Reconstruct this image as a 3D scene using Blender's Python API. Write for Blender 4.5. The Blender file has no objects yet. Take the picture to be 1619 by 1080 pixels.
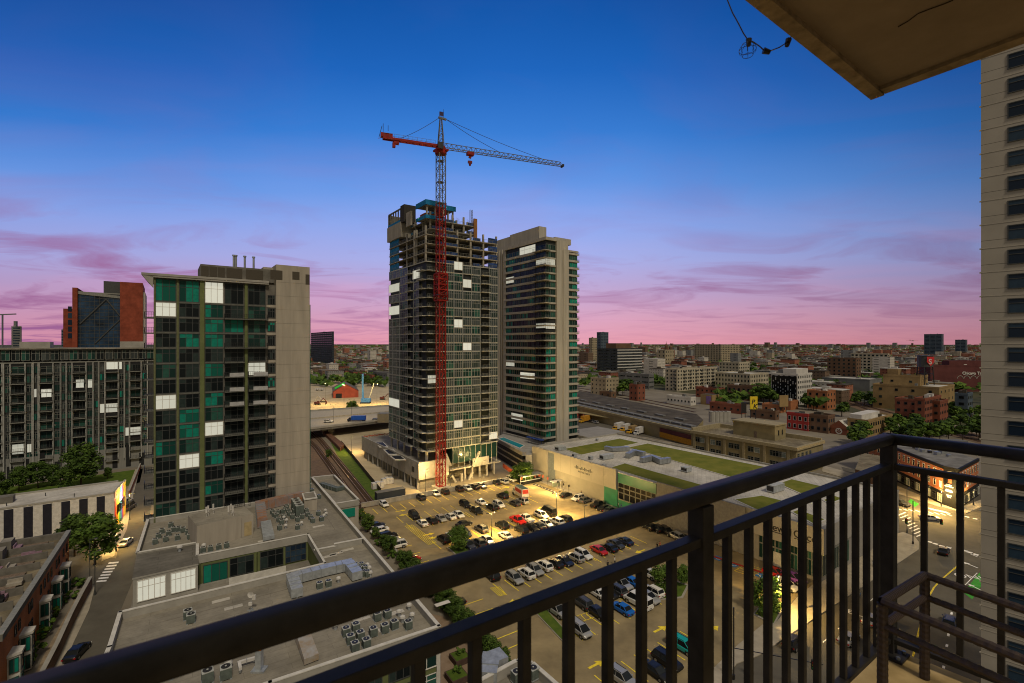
import bpy, math, random
from mathutils import Vector, Matrix
random.seed(7)
SC = bpy.context.scene
COL = SC.collection
# ---------------------------------------------------------------- camera, world, sun, exposure
F, CX, HY, H = 760.0, 809.5, 543.0, 48.0
cd = bpy.data.cameras.new('camera'); cam = bpy.data.objects.new('camera', cd); COL.objects.link(cam)
cam.location = (0, 0, H); cam.rotation_euler = (math.radians(90), 0, 0)
cd.sensor_width = 36; cd.lens = F/1619*36; cd.shift_y = 3/1619
cd.clip_start = 0.05; cd.clip_end = 40000
cd.dof.use_dof = True; cd.dof.focus_distance = 120; cd.dof.aperture_fstop = 5.6
SC.camera = cam
SC.view_settings.view_transform = 'Standard'; SC.view_settings.look = 'None'
SC.view_settings.exposure = 0.0; SC.view_settings.gamma = 1.0
SC.cycles.max_bounces = 5; SC.cycles.diffuse_bounces = 2; SC.cycles.glossy_bounces = 3
SC.cycles.transmission_bounces = 2; SC.cycles.transparent_max_bounces = 6
SC.cycles.filter_width = 1.05; SC.cycles.caustics_reflective = False; SC.cycles.caustics_refractive = False
try:
    SC.cycles.use_denoising = True
    SC.cycles.use_light_tree = True
except Exception: pass

def lin(c):
    return tuple(((v/255)/12.92 if v/255 <= .04045 else ((v/255+.055)/1.055)**2.4) for v in c)
def rgba(c): return (c[0], c[1], c[2], 1)

W = bpy.data.worlds.new('World'); SC.world = W; W.use_nodes = True
def world():
    nt = W.node_tree; N = nt.nodes; L = nt.links; N.clear()
    out = N.new('ShaderNodeOutputWorld'); bg = N.new('ShaderNodeBackground'); bg.inputs[1].default_value = 1.0
    tc = N.new('ShaderNodeTexCoord'); sp = N.new('ShaderNodeSeparateXYZ'); L.new(tc.outputs['Generated'], sp.inputs[0])
    def m(op, a, b=None, clamp=False):
        n = N.new('ShaderNodeMath'); n.operation = op; n.use_clamp = clamp
        for i, v in enumerate((a, b)):
            if v is None: continue
            if isinstance(v, (int, float)): n.inputs[i].default_value = v
            else: L.new(v, n.inputs[i])
        return n.outputs[0]
    x, y, z = sp.outputs
    t = m('MULTIPLY', z, m('ADD', m('MULTIPLY', m('MULTIPLY', x, x), .75), 1.0))
    # soft low-frequency variation of the dusk bands
    nz = N.new('ShaderNodeTexNoise'); nz.inputs['Scale'].default_value = 1.6; nz.inputs['Detail'].default_value = 3
    L.new(tc.outputs['Generated'], nz.inputs['Vector'])
    t2 = m('ADD', t, m('MULTIPLY', m('SUBTRACT', nz.outputs['Fac'], .5), .09))
    cr = N.new('ShaderNodeValToRGB'); L.new(t2, cr.inputs[0])
    st = [(0.0, (234, 160, 176)), (.05, (222, 166, 192)), (.12, (192, 170, 214)), (.18, (170, 178, 236)),
          (.25, (144, 171, 240)), (.33, (98, 152, 232)), (.42, (58, 126, 213)), (.51, (32, 102, 190)), (.60, (19, 84, 166)), (.72, (26, 78, 140))]
    e = cr.color_ramp.elements
    e[0].position = st[0][0]; e[0].color = rgba(lin(st[0][1])); e[1].position = st[-1][0]; e[1].color = rgba(lin(st[-1][1]))
    for p, c in st[1:-1]:
        q = e.new(p); q.color = rgba(lin(c))
    # cirrus streaks seen in perspective: project the direction on a high plane
    dz = m('ADD', m('MAXIMUM', z, 0), .085)
    cx = N.new('ShaderNodeCombineXYZ'); L.new(m('DIVIDE', x, dz), cx.inputs[0]); L.new(m('DIVIDE', y, dz), cx.inputs[1])
    mp = N.new('ShaderNodeMapping'); L.new(cx.outputs[0], mp.inputs[0]); mp.inputs['Rotation'].default_value = (0, 0, .5); mp.inputs['Scale'].default_value = (.75, 1.05, 1)
    n2 = N.new('ShaderNodeTexNoise'); n2.inputs['Scale'].default_value = 1.15; n2.inputs['Detail'].default_value = 7; n2.inputs['Roughness'].default_value = .56
    n2.inputs['Distortion'].default_value = .9; L.new(mp.outputs[0], n2.inputs['Vector'])
    r2 = N.new('ShaderNodeValToRGB'); L.new(n2.outputs['Fac'], r2.inputs[0])
    r2.color_ramp.elements[0].position = .47; r2.color_ramp.elements[0].color = (0, 0, 0, 1)
    r2.color_ramp.elements[1].position = .66; r2.color_ramp.elements[1].color = (1, 1, 1, 1)
    band = N.new('ShaderNodeValToRGB'); L.new(z, band.inputs[0])
    b = band.color_ramp.elements; b[0].position = 0; b[0].color = (.12,)*3+(1,); b[1].position = .5; b[1].color = (.05,)*3+(1,)
    q = b.new(.045); q.color = (.5,)*3+(1,); q = b.new(.12); q.color = (1, 1, 1, 1); q = b.new(.21); q.color = (.22,)*3+(1,)
    mask = m('MULTIPLY', r2.outputs[0], band.outputs[0])
    mask = m('MULTIPLY', mask, .66)
    mx = N.new('ShaderNodeMixRGB'); L.new(mask, mx.inputs[0]); L.new(cr.outputs[0], mx.inputs[1])
    mx.inputs[2].default_value = rgba(lin((158, 98, 146)))
    # pale wisps between the streaks
    n3 = N.new('ShaderNodeTexNoise'); n3.inputs['Scale'].default_value = 2.1; n3.inputs['Detail'].default_value = 6; n3.inputs['Distortion'].default_value = .6
    mp3 = N.new('ShaderNodeMapping'); L.new(cx.outputs[0], mp3.inputs[0]); mp3.inputs['Scale'].default_value = (.16, .4, 1); mp3.inputs['Location'].default_value = (7, 3, 2)
    L.new(mp3.outputs[0], n3.inputs['Vector'])
    r3 = N.new('ShaderNodeValToRGB'); L.new(n3.outputs['Fac'], r3.inputs[0]); r3.color_ramp.elements[0].position = .5; r3.color_ramp.elements[1].position = .75
    mk3 = m('MULTIPLY', m('MULTIPLY', r3.outputs[0], band.outputs[0]), .45)
    mx3 = N.new('ShaderNodeMixRGB'); L.new(mk3, mx3.inputs[0]); L.new(mx.outputs[0], mx3.inputs[1]); mx3.inputs[2].default_value = rgba(lin((232, 170, 206)))
    # mauve tint low in the left part of the sky
    tl = m('MULTIPLY', m('MULTIPLY', x, -1.0, True), m('SUBTRACT', 1.0, m('MULTIPLY', t, 3.1), True), True)
    tl = m('MULTIPLY', m('MULTIPLY', tl, m('ADD', m('MULTIPLY', r2.outputs[0], 1.1), .42)), 1.0, True)
    mx4 = N.new('ShaderNodeMixRGB'); L.new(tl, mx4.inputs[0]); L.new(mx3.outputs[0], mx4.inputs[1]); mx4.inputs[2].default_value = rgba(lin((158, 98, 150)))
    # the sky dims away from the middle, more so to the right
    xr = m('MAXIMUM', x, 0.0); dim = m('SUBTRACT', 1.0, m('MULTIPLY', m('MULTIPLY', xr, xr), .85)); xl = m('MINIMUM', x, 0.0); dim = m('SUBTRACT', dim, m('MULTIPLY', m('MULTIPLY', xl, xl), .14))
    mxd = N.new('ShaderNodeMixRGB'); mxd.blend_type = 'MULTIPLY'; mxd.inputs[0].default_value = 1; L.new(mx4.outputs[0], mxd.inputs[1]); L.new(dim, mxd.inputs[2])
    # unseen warm sky added behind the viewer and overhead to warm the scene's light
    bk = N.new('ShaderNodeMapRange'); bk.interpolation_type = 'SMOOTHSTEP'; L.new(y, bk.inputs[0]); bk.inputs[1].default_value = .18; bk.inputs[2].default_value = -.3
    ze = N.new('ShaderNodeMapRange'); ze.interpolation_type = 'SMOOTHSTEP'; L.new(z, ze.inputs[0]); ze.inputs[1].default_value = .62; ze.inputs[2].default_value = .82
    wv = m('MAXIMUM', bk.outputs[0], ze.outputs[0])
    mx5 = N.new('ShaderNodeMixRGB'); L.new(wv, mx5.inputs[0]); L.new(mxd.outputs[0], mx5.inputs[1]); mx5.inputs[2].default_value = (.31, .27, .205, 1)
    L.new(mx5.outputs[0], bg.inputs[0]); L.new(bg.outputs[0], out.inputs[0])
world()
sl = bpy.data.lights.new('sun', 'SUN'); sl.energy = 1.65; sl.angle = math.radians(8); sl.color = (1, .88, .71)
so = bpy.data.objects.new('sun', sl); COL.objects.link(so)
_d = Vector((-.30, .62, -.85)); so.rotation_euler = _d.to_track_quat('-Z', 'Y').to_euler()

# ---------------------------------------------------------------- geometry helpers
def pt(px, py, z=0.0):
    d = F*(H-z)/(py-HY); return Vector(((px-CX)/F*d, d, z))
def at(px, d, z=0.0): return Vector(((px-CX)/F*d, d, z))
def zat(py, d): return H-(py-HY)*d/F
def vpang(vp): return math.atan2(F, vp-CX)
AG = vpang(1860)       # street grid: x axis of every grid-aligned thing
AL = math.radians(33.6)  # parking lot / podium grid

_m = {}
def mat(name, c, rough=.8, var=.12, scale=1.5, metal=0, spec=.1, bump=0, c2=None, emit=None, es=1, stretch=None, detail=5):
    if name in _m: return _m[name]
    a = bpy.data.materials.new(name); a.use_nodes = True; nt = a.node_tree; N = nt.nodes; L = nt.links
    p = N['Principled BSDF']; p.inputs['Roughness'].default_value = rough; p.inputs['Metallic'].default_value = metal
    p.inputs['Specular IOR Level'].default_value = spec
    if max(c) > 1: c = lin(c)
    if c2 is not None and max(c2) > 1: c2 = lin(c2)
    tc = N.new('ShaderNodeTexCoord'); src = tc.outputs['Object']
    if stretch:
        mp = N.new('ShaderNodeMapping'); mp.inputs['Scale'].default_value = stretch; L.new(src, mp.inputs[0]); src = mp.outputs[0]
    nz = N.new('ShaderNodeTexNoise'); nz.inputs['Scale'].default_value = scale; nz.inputs['Detail'].default_value = detail; nz.inputs['Roughness'].default_value = .62
    L.new(src, nz.inputs['Vector'])
    cr = N.new('ShaderNodeValToRGB'); L.new(nz.outputs['Fac'], cr.inputs[0])
    if c2 is None:
        lo = tuple(v*(1-var*1.6) for v in c); hi = tuple(min(1, v*(1+var*1.6)) for v in c)
    else: lo, hi = c, c2
    e = cr.color_ramp.elements; e[0].position = .3; e[0].color = rgba(lo); e[1].position = .7; e[1].color = rgba(hi)
    L.new(cr.outputs[0], p.inputs['Base Color'])
    if bump:
        b = N.new('ShaderNodeBump'); b.inputs['Strength'].default_value = bump; L.new(nz.outputs['Fac'], b.inputs['Height']); L.new(b.outputs[0], p.inputs['Normal'])
    if emit is not None:
        if max(emit) > 1: emit = lin(emit)
        p.inputs['Emission Color'].default_value = rgba(emit); p.inputs['Emission Strength'].default_value = es
    _m[name] = a; return a

def roofmat(name, c, c2, seam, w=9.0, h=1.1, ang=AL, ms=.03, stain=.35):
    """membrane roof laid in lapped sheets, with stains and patches"""
    if name in _m: return _m[name]
    a = bpy.data.materials.new(name); a.use_nodes = True; nt = a.node_tree; N = nt.nodes; L = nt.links
    p = N['Principled BSDF']; p.inputs['Roughness'].default_value = .92; p.inputs['Specular IOR Level'].default_value = .08
    tc = N.new('ShaderNodeTexCoord'); mp = N.new('ShaderNodeMapping'); mp.inputs['Rotation'].default_value = (0, 0, -ang); L.new(tc.outputs['Object'], mp.inputs[0])
    bt = N.new('ShaderNodeTexBrick'); bt.inputs['Scale'].default_value = 1; bt.inputs['Brick Width'].default_value = w; bt.inputs['Row Height'].default_value = h; bt.inputs['Mortar Size'].default_value = ms; bt.inputs['Mortar Smooth'].default_value = .3
    bt.inputs['Color1'].default_value = rgba(c); bt.inputs['Color2'].default_value = rgba(c2); bt.inputs['Mortar'].default_value = rgba(seam); L.new(mp.outputs[0], bt.inputs['Vector'])
    src = bt.outputs['Color']
    for sc, dt, lo, hi, k in ((.13, 9, .32, .68, stain), (1.4, 8, .3, .7, .14)):
        nz = N.new('ShaderNodeTexNoise'); nz.inputs['Scale'].default_value = sc; nz.inputs['Detail'].default_value = dt; nz.inputs['Roughness'].default_value = .68; L.new(tc.outputs['Object'], nz.inputs['Vector'])
        mr = N.new('ShaderNodeMapRange'); L.new(nz.outputs['Fac'], mr.inputs[0]); mr.inputs[1].default_value = lo; mr.inputs[2].default_value = hi; mr.inputs[3].default_value = 1-k; mr.inputs[4].default_value = 1+k*.6
        mu = N.new('ShaderNodeMixRGB'); mu.blend_type = 'MULTIPLY'; mu.inputs[0].default_value = 1; L.new(src, mu.inputs[1]); L.new(mr.outputs[0], mu.inputs[2]); src = mu.outputs[0]
    L.new(src, p.inputs['Base Color']); _m[name] = a; return a

def brickmat(name, c, mortar, bw, rh, ms, c2=None, off=.5, rough=.85, swap=True, noise=.25, world=False):
    """courses on vertical walls: u = x + y (one of them is constant on an axis-aligned wall), v = z"""
    if name in _m: return _m[name]
    a = bpy.data.materials.new(name); a.use_nodes = True; nt = a.node_tree; N = nt.nodes; L = nt.links
    p = N['Principled BSDF']; p.inputs['Roughness'].default_value = rough; p.inputs['Specular IOR Level'].default_value = .25
    tc = N.new('ShaderNodeTexCoord'); sp = N.new('ShaderNodeSeparateXYZ'); L.new(tc.outputs['Object'], sp.inputs[0])
    ad = N.new('ShaderNodeMath'); L.new(sp.outputs[0], ad.inputs[0]); L.new(sp.outputs[1], ad.inputs[1])
    cb = N.new('ShaderNodeCombineXYZ')
    L.new(ad.outputs[0], cb.inputs[0]); L.new(sp.outputs[2], cb.inputs[1])
    bt = N.new('ShaderNodeTexBrick'); bt.offset = off; bt.inputs['Scale'].default_value = 1
    bt.inputs['Brick Width'].default_value = bw; bt.inputs['Row Height'].default_value = rh; bt.inputs['Mortar Size'].default_value = ms
    bt.inputs['Mortar Smooth'].default_value = .0
    c = lin(c) if max(c) > 1 else c; mortar = lin(mortar) if max(mortar) > 1 else mortar
    c2 = c if c2 is None else (lin(c2) if max(c2) > 1 else c2)
    bt.inputs['Color1'].default_value = rgba(c); bt.inputs['Color2'].default_value = rgba(c2); bt.inputs['Mortar'].default_value = rgba(mortar)
    L.new(cb.outputs[0], bt.inputs['Vector'])
    nz = N.new('ShaderNodeTexNoise'); nz.inputs['Scale'].default_value = .35; nz.inputs['Detail'].default_value = 6; L.new(tc.outputs['Object'], nz.inputs['Vector'])
    mr = N.new('ShaderNodeMapRange'); L.new(nz.outputs['Fac'], mr.inputs[0]); mr.inputs[1].default_value = .25; mr.inputs[2].default_value = .75
    mr.inputs[3].default_value = 1-noise; mr.inputs[4].default_value = 1+noise
    mu = N.new('ShaderNodeMixRGB'); mu.blend_type = 'MULTIPLY'; mu.inputs[0].default_value = 1
    L.new(bt.outputs['Color'], mu.inputs[1]); L.new(mr.outputs[0], mu.inputs[2]); L.new(mu.outputs[0], p.inputs['Base Color'])
    _m[name] = a; return a

def glass(name, c, rough=.1, var=.5, c2=None, share=.3, spec=.13):
    """window glass; pane by pane some rooms are paler or have teal blinds drawn"""
    if name in _m: return _m[name]
    a = bpy.data.materials.new(name); a.use_nodes = True; nt = a.node_tree; N = nt.nodes; L = nt.links; p = N['Principled BSDF']
    p.inputs['Roughness'].default_value = rough; p.inputs['Specular IOR Level'].default_value = spec
    if c2 is None: c2 = tuple(v*2.2 for v in c)
    tc = N.new('ShaderNodeTexCoord'); sp = N.new('ShaderNodeSeparateXYZ'); L.new(tc.outputs['Object'], sp.inputs[0]); oi = N.new('ShaderNodeObjectInfo')
    def m(op, x, y=None):
        n = N.new('ShaderNodeMath'); n.operation = op
        for i, v in enumerate((x, y)):
            if v is None: continue
            if isinstance(v, (int, float)): n.inputs[i].default_value = v
            else: L.new(v, n.inputs[i])
        return n.outputs[0]
    ge = N.new('ShaderNodeNewGeometry'); rv = m('FRACT', m('ADD', m('MULTIPLY', ge.outputs['Random Per Island'], 7.0), m('MULTIPLY', oi.outputs['Random'], 5.0)))
    nz = N.new('ShaderNodeTexNoise'); nz.inputs['Scale'].default_value = 1.7; nz.inputs['Detail'].default_value = 3; L.new(tc.outputs['Object'], nz.inputs['Vector'])
    fac = m('MULTIPLY', m('LESS_THAN', rv, share), m('ADD', nz.outputs['Fac'], .3))
    mx = N.new('ShaderNodeMixRGB'); L.new(fac, mx.inputs[0]); mx.inputs[1].default_value = rgba(c); mx.inputs[2].default_value = rgba(c2); L.new(mx.outputs[0], p.inputs['Base Color'])
    _m[name] = a; return a

def litmat(name, c, s):
    """lit room behind blinds: faint vertical and horizontal blind lines"""
    if name in _m: return _m[name]
    a = mat(name, (120, 120, 112), rough=.6)
    nt = a.node_tree; N = nt.nodes; L = nt.links; p = N['Principled BSDF']
    tc = N.new('ShaderNodeTexCoord'); wv = N.new('ShaderNodeTexWave'); wv.bands_direction = 'Z'; wv.inputs['Scale'].default_value = 3.2; wv.inputs['Distortion'].default_value = .4
    L.new(tc.outputs['Object'], wv.inputs[0])
    cr = N.new('ShaderNodeValToRGB'); L.new(wv.outputs['Fac'], cr.inputs[0]); k = lin(c)
    cr.color_ramp.elements[0].color = rgba(tuple(v*.82 for v in k)); cr.color_ramp.elements[1].color = rgba(k)
    L.new(cr.outputs[0], p.inputs['Emission Color']); oi = N.new('ShaderNodeObjectInfo'); mr = N.new('ShaderNodeMapRange'); L.new(oi.outputs['Random'], mr.inputs[0]); mr.inputs[3].default_value = s*.68; mr.inputs[4].default_value = s*1.02; L.new(mr.outputs[0], p.inputs['Emission Strength'])
    return a

class M:
    def __init__(s): s.v = []; s.f = []; s.mi = []; s.sm = []
    def quad(s, a, b, c, d, mi=0):
        n = len(s.v); s.v += [tuple(a), tuple(b), tuple(c), tuple(d)]; s.f.append((n, n+1, n+2, n+3)); s.mi.append(mi)
    def tri(s, a, b, c, mi=0):
        n = len(s.v); s.v += [tuple(a), tuple(b), tuple(c)]; s.f.append((n, n+1, n+2)); s.mi.append(mi)
    def box(s, x0, x1, y0, y1, z0, z1, mi=0, top=None):
        if x0 > x1: x0, x1 = x1, x0
        if y0 > y1: y0, y1 = y1, y0
        n = len(s.v)
        s.v += [(x0, y0, z0), (x1, y0, z0), (x1, y1, z0), (x0, y1, z0), (x0, y0, z1), (x1, y0, z1), (x1, y1, z1), (x0, y1, z1)]
        s.f += [(n, n+3, n+2, n+1), (n+4, n+5, n+6, n+7), (n, n+1, n+5, n+4), (n+1, n+2, n+6, n+5), (n+2, n+3, n+7, n+6), (n+3, n, n+4, n+7)]
        s.mi += [mi, mi if top is None else top, mi, mi, mi, mi]
    def prism(s, pts, z0, z1, mi=0, top=None):
        pts = [(p[0], p[1]) for p in pts]
        ar = sum(pts[i-1][0]*pts[i][1]-pts[i][0]*pts[i-1][1] for i in range(len(pts)))
        if ar < 0: pts = pts[::-1]
        n = len(s.v); k = len(pts)
        s.v += [(p[0], p[1], z0) for p in pts]+[(p[0], p[1], z1) for p in pts]
        s.f.append(tuple(range(n+k-1, n-1, -1))); s.mi.append(mi)
        s.f.append(tuple(range(n+k, n+2*k))); s.mi.append(mi if top is None else top)
        for i in range(k):
            j = (i+1) % k; s.f.append((n+i, n+j, n+k+j, n+k+i)); s.mi.append(mi)
    def beam(s, a, b, w, h=None, mi=0):
        a = Vector(a); b = Vector(b); h = h or w; d = (b-a)
        if d.length < 1e-6: return
        d.normalize(); up = Vector((0, 0, 1)) if abs(d.z) < .95 else Vector((1, 0, 0))
        r = d.cross(up).normalized()*w/2; u = r.cross(d).normalized()*h/2
        n = len(s.v)
        for p in (a, b): s.v += [tuple(p-r-u), tuple(p+r-u), tuple(p+r+u), tuple(p-r+u)]
        s.f += [(n, n+1, n+2, n+3), (n+7, n+6, n+5, n+4)]+[(n+i, n+4+i, n+4+(i+1) % 4, n+(i+1) % 4) for i in range(4)]; s.mi += [mi]*6
    def tube(s, pts, r, k=8, mi=0, r2=None):
        pts = [Vector(p) for p in pts]; n = len(s.v); m = len(pts)
        for i, p in enumerate(pts):
            d = (pts[min(i+1, m-1)]-pts[max(i-1, 0)]).normalized()
            up = Vector((0, 0, 1)) if abs(d.z) < .9 else Vector((1, 0, 0))
            a = d.cross(up).normalized(); b = a.cross(d).normalized()
            rr = r if r2 is None else r+(r2-r)*i/(m-1)
            for j in range(k):
                t = 2*math.pi*j/k; s.v.append(tuple(p+a*math.cos(t)*rr+b*math.sin(t)*rr))
        for i in range(m-1):
            for j in range(k):
                j2 = (j+1) % k; s.f.append((n+i*k+j, n+(i+1)*k+j, n+(i+1)*k+j2, n+i*k+j2)); s.mi.append(mi)
        s.f.append(tuple(n+j for j in range(k))); s.f.append(tuple(n+(m-1)*k+j for j in range(k-1, -1, -1))); s.mi += [mi, mi]
    def cyl(s, x, y, z0, z1, r, k=12, mi=0, r2=None, top=None):
        s.tube([(x, y, z0), (x, y, z1)], r, k, mi, r2)
        if top is not None: s.mi[-1] = top; s.mi[-2] = top
    def mesh(s, name, mats, smooth=False):
        me = bpy.data.meshes.new(name); me.from_pydata(s.v, [], s.f)
        for x in mats: me.materials.append(x)
        me.polygons.foreach_set('material_index', s.mi)
        if smooth: me.polygons.foreach_set('use_smooth', [True]*len(s.f))
        me.validate(); me.update(); return me
    def build(s, name, mats, parent=None, smooth=False, **kw):
        if not isinstance(mats, (list, tuple)): mats = [mats]
        return link(name, s.mesh(name, mats, smooth), parent, **kw)

def link(name, me, parent=None, loc=(0, 0, 0), rz=0, label=None, cat=None, group=None, kind=None, scale=None):
    o = bpy.data.objects.new(name, me); COL.objects.link(o); o.location = loc; o.rotation_euler = (0, 0, rz)
    if scale is not None: o.scale = (scale,)*3 if isinstance(scale, (int, float)) else scale
    if parent is not None: o.parent = parent
    if label: o['label'] = label
    if cat: o['category'] = cat
    if group: o['group'] = group
    if kind: o['kind'] = kind
    return o
def thing(name, label, cat, loc=(0, 0, 0), rz=0, group=None): return link(name, None, None, loc, rz, label, cat, group)
def copy_tree(o, parent=None, loc=None, rz=None, label=None, group=None, scale=None):
    c = o.copy(); COL.objects.link(c)
    if parent is not None: c.parent = parent
    if loc is not None: c.location = loc
    if rz is not None: c.rotation_euler = (0, 0, rz)
    if scale is not None: c.scale = (scale,)*3
    if label: c['label'] = label
    if group: c['group'] = group
    for ch in o.children: copy_tree(ch, c)
    return c
def struct(name, m, mats, **kw): return m.build(name, mats, kind='structure', **kw)
def flat(name, poly, z, material, px=True, kind='structure', parent=None):
    """a ground sheet from photo-measured ground points"""
    m = M(); P = [pt(x, y, 0) if px else Vector((x, y, 0)) for x, y in poly]
    n = len(P); ar = sum(P[i-1].x*P[i].y-P[i].x*P[i-1].y for i in range(n))
    if ar < 0: P = P[::-1]
    m.v = [(p.x, p.y, z) for p in P]; m.f = [tuple(range(n))]; m.mi = [0]
    return m.build(name, material, parent, kind=kind)

class B:
    """a grid-aligned building: local origin = the corner nearest the camera, +x along the right-receding face, +y along the left-receding one"""
    def __init__(s, name, label, cat, px, d, ang=AG, group=None, z=0):
        s.P = at(px, d, z); s.a = ang; s.ux = Vector((math.cos(ang), math.sin(ang), 0)); s.uy = Vector((-math.sin(ang), math.cos(ang), 0))
        s.o = thing(name, label, cat, s.P, ang, group); s.W = []; s.z0 = z
    def _s(s, px, u):
        k = (px-CX)/F; return (s.P.x-k*s.P.y)/(k*u.y-u.x)
    def sx(s, px): return s._s(px, s.ux)
    def sy(s, px): return s._s(px, s.uy)
    def dx(s, t): return s.P.y+s.ux.y*t
    def dy(s, t): return s.P.y+s.uy.y*t
    def zx(s, py, t): return zat(py, s.dx(t))-s.z0
    def zy(s, py, t): return zat(py, s.dy(t))-s.z0
    def part(s, m, name, mats, parent=None, **kw): return m.build(name, mats, parent or s.o, **kw)
    def win(s, face, t, z, w, h, key): s.W.append((face, t, z, w, h, key))
    def winpx(s, face, x0, x1, y0, y1, key):
        f = s.sx if face == 'x' else s.sy; g = s.zx if face == 'x' else s.zy
        a, b = f(x0), f(x1); c = (a+b)/2; s.win(face, c, (g(y0, c)+g(y1, c))/2, abs(b-a), abs(g(y0, c)-g(y1, c)), key)
    def flush(s, limit=96, names='window', off=0.0, rest='window_field'):
        def size(w):
            d = s.dx(w[1]) if w[0] == 'x' else s.dy(w[1]); return (1e9 if w[5].startswith('lit') else 0)+w[3]*w[4]/d/d
        L_ = [w for w in s.W if w[5].startswith('lit')]
        def hid(w):
            return (not w[5].startswith('lit')) and any(w[0] == q[0] and abs(w[1]-q[1]) < (w[3]+q[3])/2-.15 and abs(w[2]-q[2]) < (w[4]+q[4])/2-.15 and abs(w[1]-q[1]) < q[3]/2+.2 and abs(w[2]-q[2]) < q[4]/2+.6 for q in L_)
        s.W = [w for w in s.W if not hid(w)]
        s.W.sort(key=size, reverse=True)
        for i, (face, t, z, w, h, key) in enumerate(s.W):
            if i < limit:
                me = win_mesh(w, h, key)
                lab = ('lit window glowing pale white' if key.startswith('lit') else None)
                o_ = off+(.06 if lab else 0)
                if face == 'x': link(names, me, s.o, (t, -o_, z), 0, label=lab)
                else: link(names, me, s.o, (-o_, t, z), -math.pi/2, label=lab)
        R = s.W[limit:]
        if R:
            m = M(); keys = []; 
            for (face, t, z, w, h, key) in R:
                fm, gm, nx, nz = WS[key]
                for q in (fm, gm):
                    if q not in keys: keys.append(q)
                mm = win_m(w, h, nx, nz); n = len(m.v)
                for (x, y, zz) in mm.v:
                    m.v.append((t+x, y-off, zz+z) if face == 'x' else (y-off, t-x, zz+z))
                m.f += [tuple(n+k for k in f) for f in mm.f]; m.mi += [keys.index(fm if k == 0 else gm) for k in mm.mi]
            o = m.build(rest, [_m[k] for k in keys], s.o); o['kind'] = 'stuff'
        s.W = []

WS = {}     # window style: frame material, glass material, panes across, panes up
_wm = {}
def win_m(w, h, nx, nz):
    m = M(); fr = min(.10, w*.06); 
    xs = [-w/2+w*i/nx for i in range(nx+1)]; zs = [-h/2+h*i/nz for i in range(nz+1)] if nz > 2 else ([-h/2, -h/2+h*.68, h/2] if nz == 2 else [-h/2, h/2])
    for i in range(nx):
        for j in range(len(zs)-1): m.box(xs[i]+.004, xs[i+1]-.004, -.03, .01, zs[j]+.004, zs[j+1]-.004, 1)
    b = -.09
    m.box(-w/2, w/2, b, -.031, h/2-fr, h/2, 0); m.box(-w/2, w/2, b-.03, -.031, -h/2, -h/2+fr, 0)
    m.box(-w/2, -w/2+fr, b, -.031, -h/2+fr, h/2-fr, 0); m.box(w/2-fr, w/2, b, -.031, -h/2+fr, h/2-fr, 0)
    for i in range(1, nx):
        x = -w/2+w*i/nx; m.box(x-.042, x+.042, b+.012, -.031, -h/2+fr, h/2-fr, 0)
    for i in range(1, nz):
        z = -h/2+h*i/nz if nz > 2 else -h/2+h*.68; m.box(-w/2+fr, w/2-fr, b+.02, -.031, z-.042, z+.042, 0)
    return m
def win_mesh(w, h, key):
    k = (round(w, 2), round(h, 2), key)
    if k not in _wm:
        fm, gm, nx, nz = WS[key]; _wm[k] = win_m(w, h, nx, nz).mesh('window', [_m[fm], _m[gm]])
    return _wm[k]
# ---------------------------------------------------------------- shared materials
mat('dark_frame', (.05, .052, .05), .5, spec=.4)
mat('grey_frame', (.21, .21, .185), .5)
mat('pale_frame', (.5, .48, .43), .6)
mat('white_frame', (.62, .6, .55), .6)
glass('glass_dark', (.008, .011, .012), c2=(.03, .045, .042), share=.35); glass('glass_green', (.010, .03, .026), .14, c2=(.03, .10, .075), share=.4); glass('glass_teal', (.008, .10, .072), .3, c2=(.01, .22, .155), share=.5); glass('glass_curtain', (.048, .060, .062), .2, c2=(.015, .03, .026), share=.4)
glass('glass_teal2', (.008, .05, .04), .25, c2=(.01, .24, .17), share=.5); glass('glass_blue', (.012, .022, .04), c2=(.03, .055, .085), share=.4); glass('glass_grey', (.035, .042, .042), c2=(.08, .09, .085))
glass('glass_pale', (.16, .2, .19), .3, c2=(.22, .26, .24)); glass('glass_black', (.006, .007, .009), spec=.2)
litmat('lit_pale', (206, 204, 186), 1.0); litmat('lit_dim', (182, 180, 160), 1.0)
mat('concrete', (.30, .275, .225), .9, .16, .8, stretch=(1, 1, .25), detail=8); mat('concrete_dark', (.14, .13, .11), .9, .2, .6)
mat('tan_panel', (.33, .295, .24), .85, .10, .8, stretch=(1, 1, .1), detail=8); roofmat('roof_grey', (.26, .24, .20), (.22, .20, .165), (.18, .165, .135))
roofmat('roof_pale', (.52, .49, .43), (.46, .43, .37), (.30, .28, .24), stain=.28); roofmat('roof_tan', (.24, .205, .14), (.20, .165, .11), (.13, .105, .07), stain=.5)
mat('parapet', (.30, .285, .25), .85, .1, .5); mat('coping', (.52, .50, .45), .7, .1, 1)
mat('green_panel', (.125, .145, .058), .75, .12, .4); mat('steel', (.34, .36, .37), .4, .12, .8, metal=.6)
mat('rust', (.32, .13, .05), .8, .3, 2, c2=(.42, .34, .24)); mat('galvanised', (.42, .45, .47), .35, .15, 1.5, metal=.5)
mat('black_metal', (.02, .018, .016), .4, .2, 3, spec=.45); mat('asphalt', (.13, .118, .092), .9, .18, .2, spec=.1, c2=(.085, .076, .06), detail=10)
mat('lot_paving', (.33, .26, .14), .9, .22, .16, spec=.1, c2=(.165, .13, .075), detail=11); mat('sidewalk', (.34, .30, .23), .9, .12, .4)
mat('sand', (.36, .29, .18), .95, .2, .12, c2=(.52, .44, .29)); mat('yellow_paint', (.85, .60, .05), .7, .2, 2); mat('white_paint', (.75, .74, .70), .7, .15, 2)
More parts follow.
